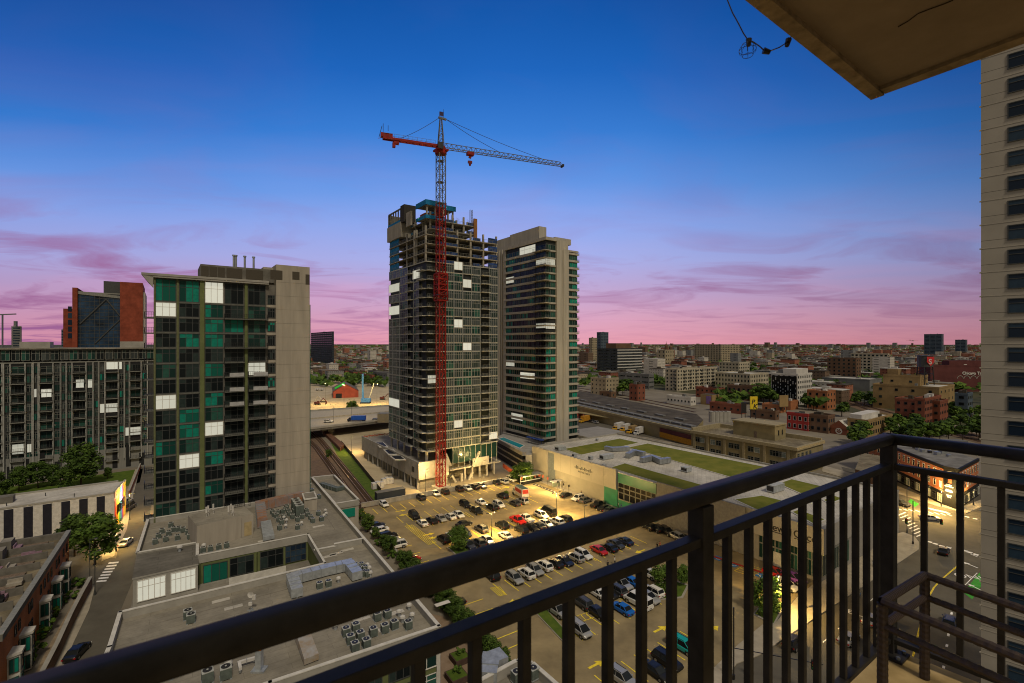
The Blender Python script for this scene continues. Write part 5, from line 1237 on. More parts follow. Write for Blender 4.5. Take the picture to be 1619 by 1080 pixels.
for k in range(4):
    p = pt(467+k*2.2, 806+k*3.6, 13); m = M(); m.prism([p+UL*a+VL*c for a, c in ((-.75, -.45), (.75, -.45), (.75, .45), (-.75, .45))], 13.1, 15.3, 0); m.build('fan_unit', _m['unit_grey'], T)
    m = M(); m.prism([p+UL*a+VL*c for a, c in ((-.77, -.46), (.77, -.46), (.77, .46), (-.77, .46))], 15.301, 15.4); m.build('top_plate', _m['unit_top'], T)
    m = M(); m.cyl(p.x, p.y, 15.41, 15.44, .4, 12); m.build('fan_grille', _m['black_metal'], T)
T = thing('satellite_mast', 'white dish and antennas on a mast on the front roof', 'antenna mast'); p = pt(397, 966, 13)
m = M(); m.cyl(p.x, p.y, 13, 15.2, .05, 6); m.beam((p.x-.5, p.y, 13.05), (p.x+.5, p.y, 13.05), .12); m.beam((p.x, p.y-.5, 13.05), (p.x, p.y+.5, 13.05), .12); m.build('mast', _m['galvanised'], T)
m = M(); c = Vector((p.x, p.y-.12, 15.15)); n = 14
for k in range(n):
    a0, a1 = 2*math.pi*k/n, 2*math.pi*(k+1)/n; m.tri(c+Vector((0, .12, 0)), c+Vector((math.cos(a1)*.42, 0, math.sin(a1)*.42)), c+Vector((math.cos(a0)*.42, 0, math.sin(a0)*.42)))
m.build('dish', _m['vent_white'], T)
m = M(); m.box(p.x+.15, p.x+.6, p.y-.1, p.y+.1, 14.5, 15.1); m.box(p.x-.25, p.x+.2, p.y-.2, p.y-.05, 13.8, 14.2); m.build('antenna', _m['vent_white'], T)
T = thing('exhaust_stack', 'slim silver exhaust stack with an orange rusty cap below the handrail', 'chimney'); p = pt(410, 1060, 13)
m = M(); m.box(p.x-.3, p.x+.3, p.y-.3, p.y+.3, 13.2, 15.3); m.box(p.x-.7, p.x+.7, p.y-.5, p.y+.5, 13, 13.2); m.build('stack', _m['galvanised'], T)
m = M(); m.box(p.x-.34, p.x+.34, p.y-.34, p.y+.34, 15.3, 15.8); m.build('cap', mat('orange_rust', (.45, .15, .03), .8), T)
T = thing('exhaust_stack', 'slim silver exhaust stack with a rusty cap before the penthouse wall', 'chimney'); p = pt(349, 857, 13)
m = M(); m.box(p.x-.3, p.x+.3, p.y-.3, p.y+.3, 13, 15.2); m.build('stack', _m['galvanised'], T); m = M(); m.box(p.x-.34, p.x+.34, p.y-.34, p.y+.34, 15.2, 15.6); m.build('cap', _m['orange_rust'], T)
T = thing('antenna_group', 'cluster of white panel antennas on the penthouse roof', 'antenna mast')
for (x, y) in ((362, 815), (366, 812), (369, 816), (338, 812), (330, 815), (327, 817)):
    p = pt(x, y, 17); m = M(); m.cyl(p.x, p.y, 17, 18.7, .05, 6); m.box(p.x-.12, p.x+.12, p.y-.2, p.y-.06, 17.7, 18.8); m.build('antenna', _m['vent_white'], T)
# small lower roof at the bottom
def lower_roof():
    T = thing('small_lower_roof_block', 'small flat roofed block with white parapets beside the accessible bay', 'building')
    P = [pt(*p, 14) for p in ((745, 1082), (817, 1043), (842, 1047), (900, 1098), (840, 1180), (720, 1130))]
    m = M(); m.prism(P, 0, 12.9, 0, 1); m.build('wall', [_m['tan_panel'], _m['roof_grey']], T)
    for a, b in ((0, 1), (1, 2), (2, 3)):
        m = M(); m.beam(Vector((P[a].x, P[a].y, 13.3)), Vector((P[b].x, P[b].y, 13.3)), .35, 1.2, 0); m.beam(Vector((P[a].x, P[a].y, 13.95)), Vector((P[b].x, P[b].y, 13.95)), .45, .1, 1); m.build('parapet', [_m['parapet'], _m['coping']], T)
lower_roof()
# planted court at the foot
flat('paved_court', [(640, 962), (700, 975), (800, 1060), (780, 1180), (640, 1180)], .05, mat('court_pavers', (.20, .14, .09), .9, .25, .8, c2=(.27, .2, .14)))
for i, (x, y, s) in enumerate(((727, 1045, 2.4), (770, 1052, 2.2), (722, 1075, 2.6))):
    p = pt(x, y); T = thing('planter', ['square dark planter on the paved court', 'dark tub planter near the lot wall', 'long brick planter full of grass'][i], 'planter', p, AL)
    m = M(); m.box(-s/2, s/2, -s/2, s/2, 0, .9); m.build('tub', mat('planter_brown', (.07, .045, .035), .8), T)
    m = M(); m.box(-s/2+.15, s/2-.15, -s/2+.15, s/2-.15, .9, .93); m.build('soil', _m['grass'], T)
    link('plant', _bush[i], T, (0, 0, .9))

# ---------------------------------------------------------------- row houses with bay windows
def rowhouses():
    P0 = pt(109, 839, 10); P0.z = 0; u, v = UL, VL
    ang = math.atan2(v.y, v.x)-math.pi/2
    T = thing('bay_windowed_terrace', 'red brick terrace of houses with pale bay windows and cluttered roof terraces', 'row houses', P0, ang)
    # local: +y away from the camera, +x to the right (out of the facade)
    L_ = 42
    m = M(); m.box(-9, 0, -L_, 0, 0, 9.1, 0, 1); m.build('wall', [_m['brick_orange'], _m['roof_tan']], T)
    m = M(); m.box(-.4, .25, -L_, .2, 9.1, 10.0); m.box(-9, -.4, -.2, .2, 9.1, 9.9); m.build('parapet', _m['concrete_dark'], T)
    m = M(); m.box(-.45, .32, -L_, .25, 10.0, 10.08); m.build('coping', _m['grey_frame'], T)
    def ypos(px, off): 
        k = (px-CX)/F; p = P0+u*off; return (p.x-k*p.y)/(k*v.y-v.x)
    for px in (113, 101, 84, 56, 39, 8, -30):
        y = ypos(px-2, 1.1)
        if y < -L_+1: continue
        m = M(); m.prism([(0.01, y-2.4), (1.2, y-1.9), (1.2, y-.5), (.01, y)], .2, 5.4); 
        m.prism([(0.01, y-2.6), (1.4, y-2.0), (1.4, y-.4), (.01, y+.15)], 5.401, 5.75); m.build('bay', _m['pale_frame'], T)
        for zc in (4.1, 1.5):
            link('window', win_mesh(1.2, 2.0, 'one' if zc > 4 else 'onet'), T, (1.22, y-1.2, zc), math.pi/2)
            link('window', win_mesh(1.0, 2.0, 'onet'), T, (.62, y-2.17, zc), math.atan2(.5, 1.2))
    n = 0
    for px in (105, 100, 93, 89, 81, 76, 70, 64, 50, 46, 30, 24):
        y = ypos(px, 0); 
        for zc in (7.4, 4.4):
            link('window', win_mesh(.9, 1.5, 'one'), T, (.02, y, zc), math.pi/2)
    r = random.Random(4)
    # roof terraces: low walls, decks
    for k in range(8):
        y = -2-k*5; m = M(); m.box(-8.5, -1, y, y+.2, 9.1, 10.3); m.build('party_wall', _m['concrete_dark'], T)
        m = M(); m.box(-6.5, -2.5, y-3.6, y-.8, 9.12, 9.4); m.build('roof_deck', mat('deck_wood', (.16, .12, .09), .9, .3, 3), T)
        m = M(); m.box(-8.8, -7.2, y-3, y-.5, 9.1, 11.2, 0, 1); m.build('stair_head', [_m['concrete_dark'], _m['roof_grey']], T)
    # rear row across the alley
    T2 = thing('rear_terrace', 'dark roofed rear terrace across the alley with roof decks', 'row houses', P0-u*17, ang)
    m = M(); m.box(-26, 0, -L_, 4, 0, 9.8, 0, 1); m.build('wall', [_m['concrete_dark'], _m['roof_grey']], T2)
    m = M(); m.box(-.4, .15, -L_, 4.1, 9.8, 10.4); m.build('parapet', _m['concrete_dark'], T2)
    for k in range(9):
        y = 1-k*4.6; link('window', win_mesh(1.1, 1.6, 'gd'), T2, (.02, y, 7.6), math.pi/2); link('window', win_mesh(1.1, 1.6, 'gd'), T2, (.02, y-2, 7.6), math.pi/2)
        m = M(); m.box(-7+r.uniform(-3, 2), -3, y-2, y, 9.8, 10.1+r.random()); m.build('roof_hatch', _m['roof_pale' if k % 3 == 0 else 'concrete_dark'], T2)
    # furniture on the roof terraces
    for k in range(14):
        x, y = r.uniform(-7, -2), r.uniform(-34, -2); p = P0+u*x+v*y; col = r.choice([(.04, .07, .16), (.02, .02, .02), (.25, .16, .2), (.3, .27, .22), (.08, .1, .08)])
        q = thing('lounge_sofa', 'small roof terrace sofa behind the brick parapet', 'sofa', (p.x, p.y, 9.42 if -6.5 < x < -2.5 else 9.1), ang+r.choice([0, 1.57]), 'sofas on the terrace roof')
        mm = mat('fabric%d' % int(col[0]*100), col, .9); m = M(); m.box(-.9, .9, -.4, .4, .0, .42); m.build('seat', mm, q); m = M(); m.box(-.9, .9, .401, .6, 0, .85); m.build('backrest', mm, q)
rowhouses()

def striped_hall():
    c = pt(181, 837); ux = Vector((math.cos(AG), math.sin(AG), 0)); Lx = 62; P = c-ux*Lx
    T = thing('striped_hall', 'low hall with black and white striped wall and a rainbow painted end', 'hall', P, AG)
    Z = 9.3
    m = M(); m.prism([(0, 0), (Lx, 0), (Lx+1.6, 12.7), (0, 13)], 0, Z, 0, 1); m.build('wall', [_m['vent_white'], _m['roof_pale']], T)
    for k in range(18):
        x = Lx-1.9-k*3.3; m = M(); m.box(x-1.6, x, -.06, -.002, .2, Z-.3); m.build('black_stripe', mat('stripe_black', (.02, .02, .028), .7), T)
    m = M(); m.box(0, Lx, -.12, .3, Z, Z+.35); m.prism([(Lx-.3, .3), (Lx+.1, .3), (Lx+1.7, 12.7), (Lx+1.3, 12.7)], Z, Z+.45); m.box(0, Lx, 12.7, 13, Z, Z+.4); m.build('parapet', _m['parapet'], T)
    cols = [(.75, .05, .04), (.8, .3, .02), (.8, .62, .04), (.08, .4, .1), (.05, .2, .55), (.4, .08, .4), (.75, .35, .05), (.8, .65, .1)]
    for k, cc in enumerate(cols):
        y = .1+k*1.55; g = 1.6/12.7; m = M(); m.prism([(Lx+.003+y*g, y), (Lx+.06+y*g, y), (Lx+.06+(y+1.5)*g, y+1.5), (Lx+.003+(y+1.5)*g, y+1.5)], .2, Z-.1); m.build('painted_stripe', mat('mural%d' % k, cc, .7), T)
    for k in range(4):
        y = 2.6+k*2.3; m = M(); m.box(Lx+.1+y*g, Lx+.3+y*g, y, y+1.6, 3.2, 5.6); m.build('window', _m['glass_black'], T)
    for x, y, s in ((Lx-22, 5, 2.6), (Lx-42, 8, 1.2), (12, 6, 1.5)):
        m = M(); m.box(x, x+s, y, y+s, Z, Z+s*.6); m.build('roof_unit', _m['concrete_dark'], T)
    for k in range(8): m = M(); m.cyl(Lx-8-k*6, 2.5+(k % 2)*5, Z, Z+.8, .1, 6); m.build('roof_pipe', _m['dark_frame'], T)
striped_hall()

def lamp(px, y0, y1, label, head=1, arm=1.2, light=None, az=0, two=True, z0=0, r=.09, group=None, spot=1.5, color=(1, .65, .21)):
    p = pt(px, y0, z0); hh = zat(y1, p.y)-z0; T = thing('street_lamp', label, 'street lamp', p, az, group)
    m = M(); m.cyl(0, 0, 0, hh, r, 8, r2=r*.6); m.cyl(0, 0, 0, .9, r*2.2, 8, r2=r*1.5); m.build('pole', _m['dark_frame'], T)
    for s in ((-1, 1) if two else (1,)):
        m = M(); m.beam((0, 0, hh-.05), (s*arm, 0, hh+.1), .07); m.box(s*arm-.3, s*arm+.3, -.16, .16, hh+.02, hh+.16); la = m.build('lamp_arm', _m['dark_frame'], T)
        m = M(); m.box(s*arm-.22, s*arm+.22, -.12, .12, hh-.005, hh+.018); m.build('lamp_glass', mat('lamp_glow', (.8, .7, .4), .4, emit=(1.0, .8, .45), es=1.3), la)
    if light:
        l = bpy.data.lights.new('lamp_light', 'POINT'); l.energy = light; l.color = color; l.shadow_soft_size = .14
        o = bpy.data.objects.new('lamp_light', l); COL.objects.link(o); o.parent = T; o.location = (0, 0, hh-.5)
    return T
lamp(8, 783, 657, 'very tall thin floodlight mast at the far left edge before the long block', arm=1.6, r=.16)
lamp(96, 775, 672, 'very tall thin floodlight mast in front of the middle of the long block', arm=1.8, r=.16)
lamp(142, 926, 853, 'slim dark street lamp at the corner beside the street tree, left of its pair', two=False, arm=1.0, az=.3)
lamp(150, 941, 873, 'slim dark street lamp at the crosswalk corner, right of its pair', two=False, arm=.8, az=1.2)
lamp(183.5, 872, 842, 'street lamp glowing warmly beside the rainbow wall', two=False, arm=.9, az=2.3, light=3500)
lamp(205, 822, 780, 'street lamp glowing warmly on the narrow street beside the parked vans', two=False, arm=1.2, az=0, light=9000)
tree(150, 893, 11, 'big bright green street tree beside the striped hall', light=True, var=1, wide=1.02)
tree(118, 880, 9.5, 'smaller dark green tree left of the big street tree by the brick houses', var=2, wide=.95)
for i, (x, y, h) in enumerate(((128, 770, 14), (60, 772, 9), (30, 777, 8), (82, 768, 7), (-5, 790, 8), (104, 776, 8), (170, 757, 4))):
    tree(x, y, h, ['tallest dark tree in front of the long apartment block', 'round tree left of the tallest tree on the lawn'][i] if i < 2 else 'dark bushy tree on the lawn before the long apartment block', 'trees on the lawn by the long block' if i > 1 else None, var=i % 4, wide=.95)
for i, (x, y, s) in enumerate(((120, 930, 1.8), (112, 948, 1.5), (100, 955, 1.3), (72, 1000, 2.0), (66, 1010, 1.7), (50, 1040, 2.0), (30, 1060, 2.2), (128, 925, 1.2), (86, 975, 1.4), (40, 1052, 2))): bush(x, y, s, f'{NTH[i]} leafy bush from the far end under the bay windows', 'bushes under the bay windows')
# shrubs between the low roofed block and the car park
for i in range(20):
    x = 556+i*12.5 + random.uniform(-3, 3); y = 815+i*12.9
    if 660 < x < 700: pass
    tree(x, y, random.uniform(3.0, 4.6), f'{NTH[i]} dark small tree from the far end of the strip along the lot wall', 'small trees along the lot wall', var=i % 4, wide=1.0)
for i in range(10): bush(600+i*20, 862+i*20, 1.5, f'{NTH[i]} low bush from the far end of the strip along the lot wall', 'bushes along the lot wall')
# ---------------------------------------------------------------- cars
def carpaint(name, c, metal=.0):
    if name in _m: return _m[name]
    a = bpy.data.materials.new(name); a.use_nodes = True; p = a.node_tree.nodes['Principled BSDF']
    N = a.node_tree.nodes; L = a.node_tree.links
    nz = N.new('ShaderNodeTexNoise'); nz.inputs['Scale'].default_value = 1.3; mr = N.new('ShaderNodeMapRange'); L.new(nz.outputs['Fac'], mr.inputs[0]); mr.inputs[3].default_value = .24; mr.inputs[4].default_value = .42
    L.new(mr.outputs[0], p.inputs['Roughness'])
    p.inputs['Base Color'].default_value = rgba(c); p.inputs['Metallic'].default_value = metal; p.inputs['Specular IOR Level'].default_value = .25; p.inputs['Coat Weight'].default_value = .18; p.inputs['Coat Roughness'].default_value = .12; _m[name] = a; return a
PAINT = {'white': (.62, .61, .57), 'black': (.012, .012, .013), 'silver': (.36, .36, .35), 'grey': (.13, .13, .13), 'dark grey': (.045, .046, .048), 'dark brown': (.035, .022, .015), 'red': (.42, .015, .012),
         'dark blue': (.015, .022, .05), 'blue': (.01, .11, .42), 'teal': (.01, .32, .30), 'purple': (.25, .08, .35), 'yellow': (.62, .34, .02)}
for k, c in PAINT.items(): carpaint('paint_'+k, c, .35 if k in ('silver', 'grey') else 0)
mat('tyre', (.012, .012, .012), .85); mat('rim', (.28, .28, .28), .35, metal=.6); glass('car_glass', (.01, .012, .014), .06)
mat('head_lamp', (.55, .55, .5), .2); mat('tail_lamp', (.30, .01, .01), .3); mat('trim_black', (.015, .015, .015), .6)
# per kind: length, width, stations of the lower body (x, half width factor, z low, z shoulder), cabin (x rear base, rear roof, front roof, front base, z roof), wheel radius
KIND = {
 'sedan': (4.7, 1.82, [(-2.35, .78, .42, .80), (-2.22, .93, .28, .92), (-1.5, 1, .22, .98), (0, 1, .2, .94), (1.1, 1, .22, .90), (2.0, .95, .24, .76), (2.28, .84, .3, .66), (2.35, .7, .42, .58)], (-1.75, -1.0, .35, 1.25, 1.43), .33),
 'suv': (4.75, 1.9, [(-2.37, .86, .45, .95), (-2.28, .96, .34, 1.1), (-1.5, 1, .28, 1.12), (0, 1, .26, 1.08), (1.0, 1, .28, 1.06), (1.95, .97, .3, .96), (2.28, .88, .36, .84), (2.37, .78, .46, .72)], (-2.2, -1.85, .3, 1.15, 1.72), .38),
 'minivan': (5.0, 1.95, [(-2.5, .88, .4, .95), (-2.42, .97, .3, 1.08), (-1.5, 1, .25, 1.08), (0, 1, .25, 1.04), (1.4, 1, .26, 1.0), (2.2, .95, .3, .86), (2.5, .78, .4, .7)], (-2.4, -2.1, .8, 1.75, 1.78), .35),
 'pickup': (5.6, 1.98, [(-2.8, .92, .5, 1.05), (-2.7, .98, .42, 1.12), (-.9, 1, .4, 1.12), (.2, 1, .38, 1.12), (1.3, 1, .38, 1.12), (2.4, .97, .4, 1.04), (2.72, .9, .45, .95), (2.8, .8, .55, .82)], (-.95, -.75, .75, 1.4, 1.85), .42),
 'van': (5.7, 2.05, [(-2.85, .95, .45, 1.2), (-2.8, 1, .35, 1.3), (0, 1, .3, 1.3), (1.5, 1, .3, 1.2), (2.4, .97, .32, 1.1), (2.75, .9, .4, .95), (2.85, .8, .5, .8)], (-2.82, -2.78, 1.2, 2.1, 2.25), .38)}
_car = {}
def car_meshes(kind, paint):
    key = (kind, paint)
    if key in _car: return _car[key]
    L_, Wd, st, cab, wr = KIND[kind]; hw = Wd/2; m = M(); n = len(st)
    for (x, f, zl, zs) in st:
        w = hw*f
        sec = [(w*.82, zl), (w, zl+.14), (w*1.0, zs-.16), (w*.96, zs-.05), (w*.84, zs), (w*.4, zs+.025)]
        pts = sec+[(-y, z) for y, z in sec[::-1]]
        m.v += [(x, y, z) for y, z in pts]
    k = 12
    for i in range(n-1):
        for j in range(k):
            j2 = (j+1) % k; m.f.append((i*k+j, (i+1)*k+j, (i+1)*k+j2, i*k+j2)); m.mi.append(0)
    m.f.append(tuple(range(k))); m.f.append(tuple((n-1)*k+j for j in range(k-1, -1, -1))); m.mi += [0, 0]
    xr0, xr1, xf1, xf0, zr = cab; zb = st[3][3]-.01; wb = hw*.90; wt = hw*.72
    # roof panel with pillars in body colour, tucked over the glass
    zt = zr-.05
    m.box(xr1-.05, xf1+.05, -wt-.01, wt+.01, zt, zr-.015); m.box(xr1+.15, xf1-.1, -wt*.8, wt*.8, zr-.015, zr+.01)
    for (xa, xb) in ((xr0, xr1), (xf0, xf1)):
        for s in (-1, 1): m.beam((xa, s*wb*.985, zb), (xb, s*wt*1.0, zt+.01), .085, .07)
    xm = (xr0+xf0)/2-.05
    for s in (-1, 1): m.beam((xm, s*wb*1.0, zb), (xm, s*wt*1.01, zt+.01), .08, .04)
    if kind == 'pickup': m.box(-2.62, -1.05, -hw*.8, hw*.8, 1.122, 1.13, 1)
    if kind in ('suv', 'minivan'):
        for s in (-1, 1): m.box(xr1+.1, xf1-.1, s*wt*.86-.02, s*wt*.86+.02, zr+.01, zr+.06, 1)
    for s in (-1, 1):   # dark arches and sills
        for x in (-L_*.29, L_*.30): m.beam((x, s*(hw-.02), wr), (x, s*(hw+.012), wr), wr*2.15, wr*2.0, 1)
        m.box(-L_*.22, L_*.22, s*(hw*.985)-.01, s*(hw*.985)+.012, st[3][2]+.02, st[3][2]+.14, 1)
        m.box(xf0-.35, xf0-.2, s*hw*1.0-.02+s*.02, s*hw*1.0+s*.16, zb, zb+.14, 0)
    m.box(L_/2-.05, L_/2+.012, -hw*.5, hw*.5, st[-1][2]-.02, st[-1][3]-.12, 1)
    m.box(-L_/2-.012, -L_/2+.05, -hw*.3, hw*.3, st[0][2]+.1, st[0][2]+.22, 1)
    body = m.mesh('body', [_m['paint_'+paint], _m['trim_black']])
    g = M(); b_ = [(xr0, -wb, zb), (xf0, -wb, zb), (xf0, wb, zb), (xr0, wb, zb)]; t_ = [(xr1, -wt, zt), (xf1, -wt, zt), (xf1, wt, zt), (xr1, wt, zt)]
    g.v = b_+t_; g.f = [(0, 1, 5, 4), (1, 2, 6, 5), (2, 3, 7, 6), (3, 0, 4, 7)]; g.mi = [0]*4
    if kind == 'van': g2 = M(); 
    gl = g.mesh('cabin_glass', [_m['car_glass']])
    if kind == 'van':
        m2 = M(); 
        for s in (-1, 1): m2.v += []
    w = M(); w.tube([(0, -.11, 0), (0, .11, 0)], wr, 18); 
    wh = w.mesh('wheel', [_m['tyre']]); w = M(); w.tube([(0, -.12, 0), (0, .12, 0)], wr*.62, 12); rm_ = w.mesh('rim', [_m['rim']])
    h = M(); h.box(-.12, .03, -.2, .2, -.06, .07); hl = h.mesh('headlight', [_m['head_lamp']]); t = M(); t.box(-.03, .1, -.17, .17, -.08, .09); tl = t.mesh('taillight', [_m['tail_lamp']])
    _car[key] = (body, gl, (wh, rm_), hl, tl); return _car[key]
def car(kind, paint, px, py, ang, label, group=None, name=None, extra=None, z=.03):
    p = pt(px, py); nm = name or {'sedan': 'parked_car', 'suv': 'parked_car', 'minivan': 'parked_minivan', 'pickup': 'pickup_truck', 'van': 'parked_van'}[kind]
    L_, Wd, st, cab, wr = KIND[kind]; p.z = z
    o = thing(nm, label, {'sedan': 'car', 'suv': 'suv', 'minivan': 'minivan', 'pickup': 'pickup truck', 'van': 'van'}[kind], p, ang, group)
    bd, gl, wh, hl, tl = car_meshes(kind, paint); link('body', bd, o); link('cabin_glass', gl, o)
    for x in (-L_*.29, L_*.30):
        for s in (-1, 1): link('rim', wh[1], link('wheel', wh[0], o, (x, s*(Wd/2-.10), wr)))
    for s in (-1, 1): link('headlight', hl, o, (st[-2][0]-.02, s*Wd*.35, st[-2][3]-.12)); link('taillight', tl, o, (st[0][0]+.03, s*Wd*.40, st[0][3]-.1))
    return o
AV = AL+math.pi/2
ORD = ['first', 'second', 'third', 'fourth', 'fifth', 'sixth', 'seventh', 'eighth', 'ninth', 'tenth', 'eleventh', 'twelfth', 'thirteenth', 'fourteenth']
NICE = {'sedan': 'sedan', 'suv': 'suv', 'minivan': 'minivan', 'pickup': 'pickup', 'van': 'van'}
def z7(x, y): return 640+x*.19765, 720+y*.19765
def z7b(x, y): return 480+x*.31485, 740+y*.31485
def z8(x, y): return 900+x*.3147, 740+y*.3147
def row(tag_, cars, ang=AV, group=None):
    for i, (px, py, kind, paint) in enumerate(sorted(cars)):
        a = ang + (math.pi if (i*7+len(tag_)) % 5 < 2 else 0) + random.uniform(-.03, .03)
        car(kind, paint, px, py, a, f'{paint} {NICE[kind]}, {ORD[i]} from left in the {tag_}', group or 'cars in the '+tag_)
row('row along the far lot wall', [(*z7b(403, 190), 'sedan', 'white'), (*z7(128, 350), 'suv', 'dark grey'), (*z7(245, 318), 'sedan', 'white'), (*z7(317, 307), 'suv', 'dark brown'), (*z7(428, 284), 'suv', 'dark brown'), (*z7(497, 276), 'sedan', 'white'),
    (*z7(558, 265), 'sedan', 'black'), (*z7(616, 256), 'sedan', 'silver'), (*z7(725, 230), 'sedan', 'black'), (*z7(790, 224), 'suv', 'silver'), (*z7(853, 206), 'suv', 'white')])
row('row beside the small delivery truck', [(*z7(483, 410), 'suv', 'black'), (*z7(605, 388), 'sedan', 'white'), (*z7(782, 342), 'suv', 'black')])
row('row behind the nearer lamp post', [(*z7(570, 460), 'pickup', 'black'), (*z7(697, 432), 'suv', 'black'), (*z7(752, 413), 'suv', 'white'), (*z7(880, 398), 'sedan', 'dark grey'), (*z7(940, 382), 'suv', 'silver')])
row('row of six left of centre', [(*z7(75, 498), 'suv', 'black'), (*z7(140, 558), 'sedan', 'white'), (*z7(218, 537), 'sedan', 'black'), (*z7(290, 520), 'sedan', 'silver'), (*z7(365, 505), 'sedan', 'white'), (*z7(430, 490), 'sedan', 'white')])
car('sedan', 'black', *z7(475, 565), AL+.1, 'black sedan parked crosswise between the rows, left of the lamp post', 'cars parked on their own')
row('row running past the lamp post', [(*z7(478, 642), 'suv', 'dark blue'), (*z7(613, 605), 'suv', 'grey'), (*z7(778, 578), 'suv', 'black'), (*z7(905, 541), 'pickup', 'red'), (*z7(970, 526), 'pickup', 'white'), (*z7(1095, 498), 'suv', 'white'), (*z7(1150, 470), 'van', 'black')])
row('row just above the handrail', [(*z7(312, 690), 'suv', 'black'), (*z7(377, 660), 'sedan', 'white'), (*z7(510, 740), 'suv', 'dark blue'), (*z7(590, 720), 'suv', 'dark grey'), (*z7(660, 697), 'sedan', 'silver'), (*z7(805, 660), 'sedan', 'white'), (*z7(932, 614), 'suv', 'black'),
    (*z7(1018, 596), 'sedan', 'black'), (*z7(1072, 583), 'sedan', 'dark grey'), (*z7(1130, 562), 'sedan', 'white'), (*z7(1215, 548), 'suv', 'white'), (*z7(1280, 528), 'suv', 'black')])
row('line parked along the store front kerb', [(*z7(1287, 330), 'sedan', 'black'), (*z7(1385, 360), 'suv', 'white'), (*z7(1447, 376), 'suv', 'grey'), (*z8(145, 195), 'pickup', 'black'), (*z8(172, 212), 'sedan', 'black'), (*z8(205, 222), 'sedan', 'dark grey')], AL+.15)
row('column against the shrub side lot wall', [(*z7b(365, 300), 'sedan', 'dark blue'), (*z7b(382, 324), 'sedan', 'white'), (*z7b(424, 354), 'suv', 'black'), (*z7b(440, 373), 'sedan', 'silver'), (*z7b(468, 402), 'suv', 'white'), (*z7b(537, 473), 'sedan', 'red'), (*z7b(752, 698), 'sedan', 'black')], AL)
row('long row between the two handrails', [(*z7b(942, 552), 'suv', 'black'), (*z7b(1060, 570), 'suv', 'silver'), (*z7b(1118, 545), 'suv', 'white'), (*z7b(1162, 528), 'suv', 'silver'), (*z7b(1207, 506), 'suv', 'white'), (*z7b(1262, 492), 'sedan', 'black'), (*z7b(1312, 480), 'sedan', 'dark blue'), (*z7b(1365, 464), 'suv', 'silver'), (*z7b(1405, 450), 'suv', 'white')])
row('row of four facing the long row', [(*z8(150, 426), 'sedan', 'red'), (*z8(200, 413), 'sedan', 'black'), (*z8(234, 395), 'sedan', 'dark grey'), (*z8(278, 380), 'sedan', 'dark blue')])
row('row just before the glazed store wall', [(*z8(398, 306), 'suv', 'black'), (*z8(438, 316), 'suv', 'black'), (*z8(490, 332), 'suv', 'black'), (*z8(535, 354), 'suv', 'silver'), (*z8(572, 364), 'sedan', 'black')], AV-.2)
row('row left of the islanded tree', [(*z8(140, 640), 'sedan', 'white'), (*z8(195, 640), 'sedan', 'black'), (*z8(235, 628), 'suv', 'dark grey'), (*z8(265, 600), 'suv', 'silver'), (*z8(308, 583), 'sedan', 'blue'), (*z8(402, 548), 'suv', 'white')])
row('row around the big white van', [(*z8(65, 694), 'suv', 'dark grey'), (*z8(143, 742), 'sedan', 'black'), (*z8(266, 722), 'sedan', 'blue'), (*z8(345, 690), 'van', 'white'), (*z8(396, 668), 'suv', 'silver'), (*z8(418, 636), 'suv', 'white')])
for (x, y, k, c, lab) in ((*z8(50, 828), 'minivan', 'silver', 'silver minivan alone beside the grass strip between balusters'), (*z7b(1275, 735), 'suv', 'silver', 'silver suv half hidden behind the baluster above the grass strip'),
    (*z8(570, 912), 'minivan', 'teal', 'bright teal lettered van beside the thick railing post'), (*z8(492, 990), 'suv', 'black', 'large black suv at the bottom left of the thick railing post'), (*z8(435, 1040), 'sedan', 'black', 'black sedan below the large black suv'),
    (*z8(268, 1080), 'suv', 'silver', 'silver car cut by the bottom edge between balusters'), (*z8(1035, 545), 'suv', 'red', 'red car by the shop entrance behind the bright tree'), (*z8(1125, 570), 'suv', 'purple', 'purple patterned car beside the red one at the shop entrance'),
    (*z8(1088, 605), 'suv', 'white', 'white suv beside the bright planter tree')):
    car(k, c, x, y, AV+math.pi+random.uniform(-.1, .1), lab, 'cars parked on their own')
for (x, y, k, c, a, lab, nm) in ((*z8(1127, 895), 'suv', 'black', AL+.1, 'black suv waiting at the car park exit on the street', 'moving_car'), (1492, 875, 'sedan', 'black', .74, 'black sedan driving away from the junction on the wide street', 'moving_car'),
    (1470, 822, 'sedan', 'silver', -.2, 'silver car crossing the junction behind a baluster', 'moving_car'), (1424, 799, 'suv', 'dark grey', -1.25, 'dark grey suv stopped before the junction beside the brick corner building', 'moving_car'),
    (1502, 990, 'suv', 'dark blue', .75, 'dark blue suv on the street below the side table', 'moving_car'), (1378, 985, 'sedan', 'silver', .62, 'silver car partly hidden by the corner post', 'moving_car'), (1342, 1015, 'sedan', 'silver', .6, 'grey car glimpsed between the last balusters', 'moving_car'),
    (199, 861, 'sedan', 'silver', AV-.25, 'silver car driving up the narrow street left of the low roofs', 'moving_car'), (122, 1036, 'sedan', 'black', AV-.3, 'black car parked by the brick garden wall at lower left', 'parked_car'),
    (203, 806, 'van', 'dark grey', AV-.3, 'dark van parked beside the rainbow wall', 'parked_van'), (200, 796, 'suv', 'white', AV-.3, 'white suv parked behind the dark van by the rainbow wall', 'parked_car')):
    car(k, c, x, y, a, lab, name=nm)
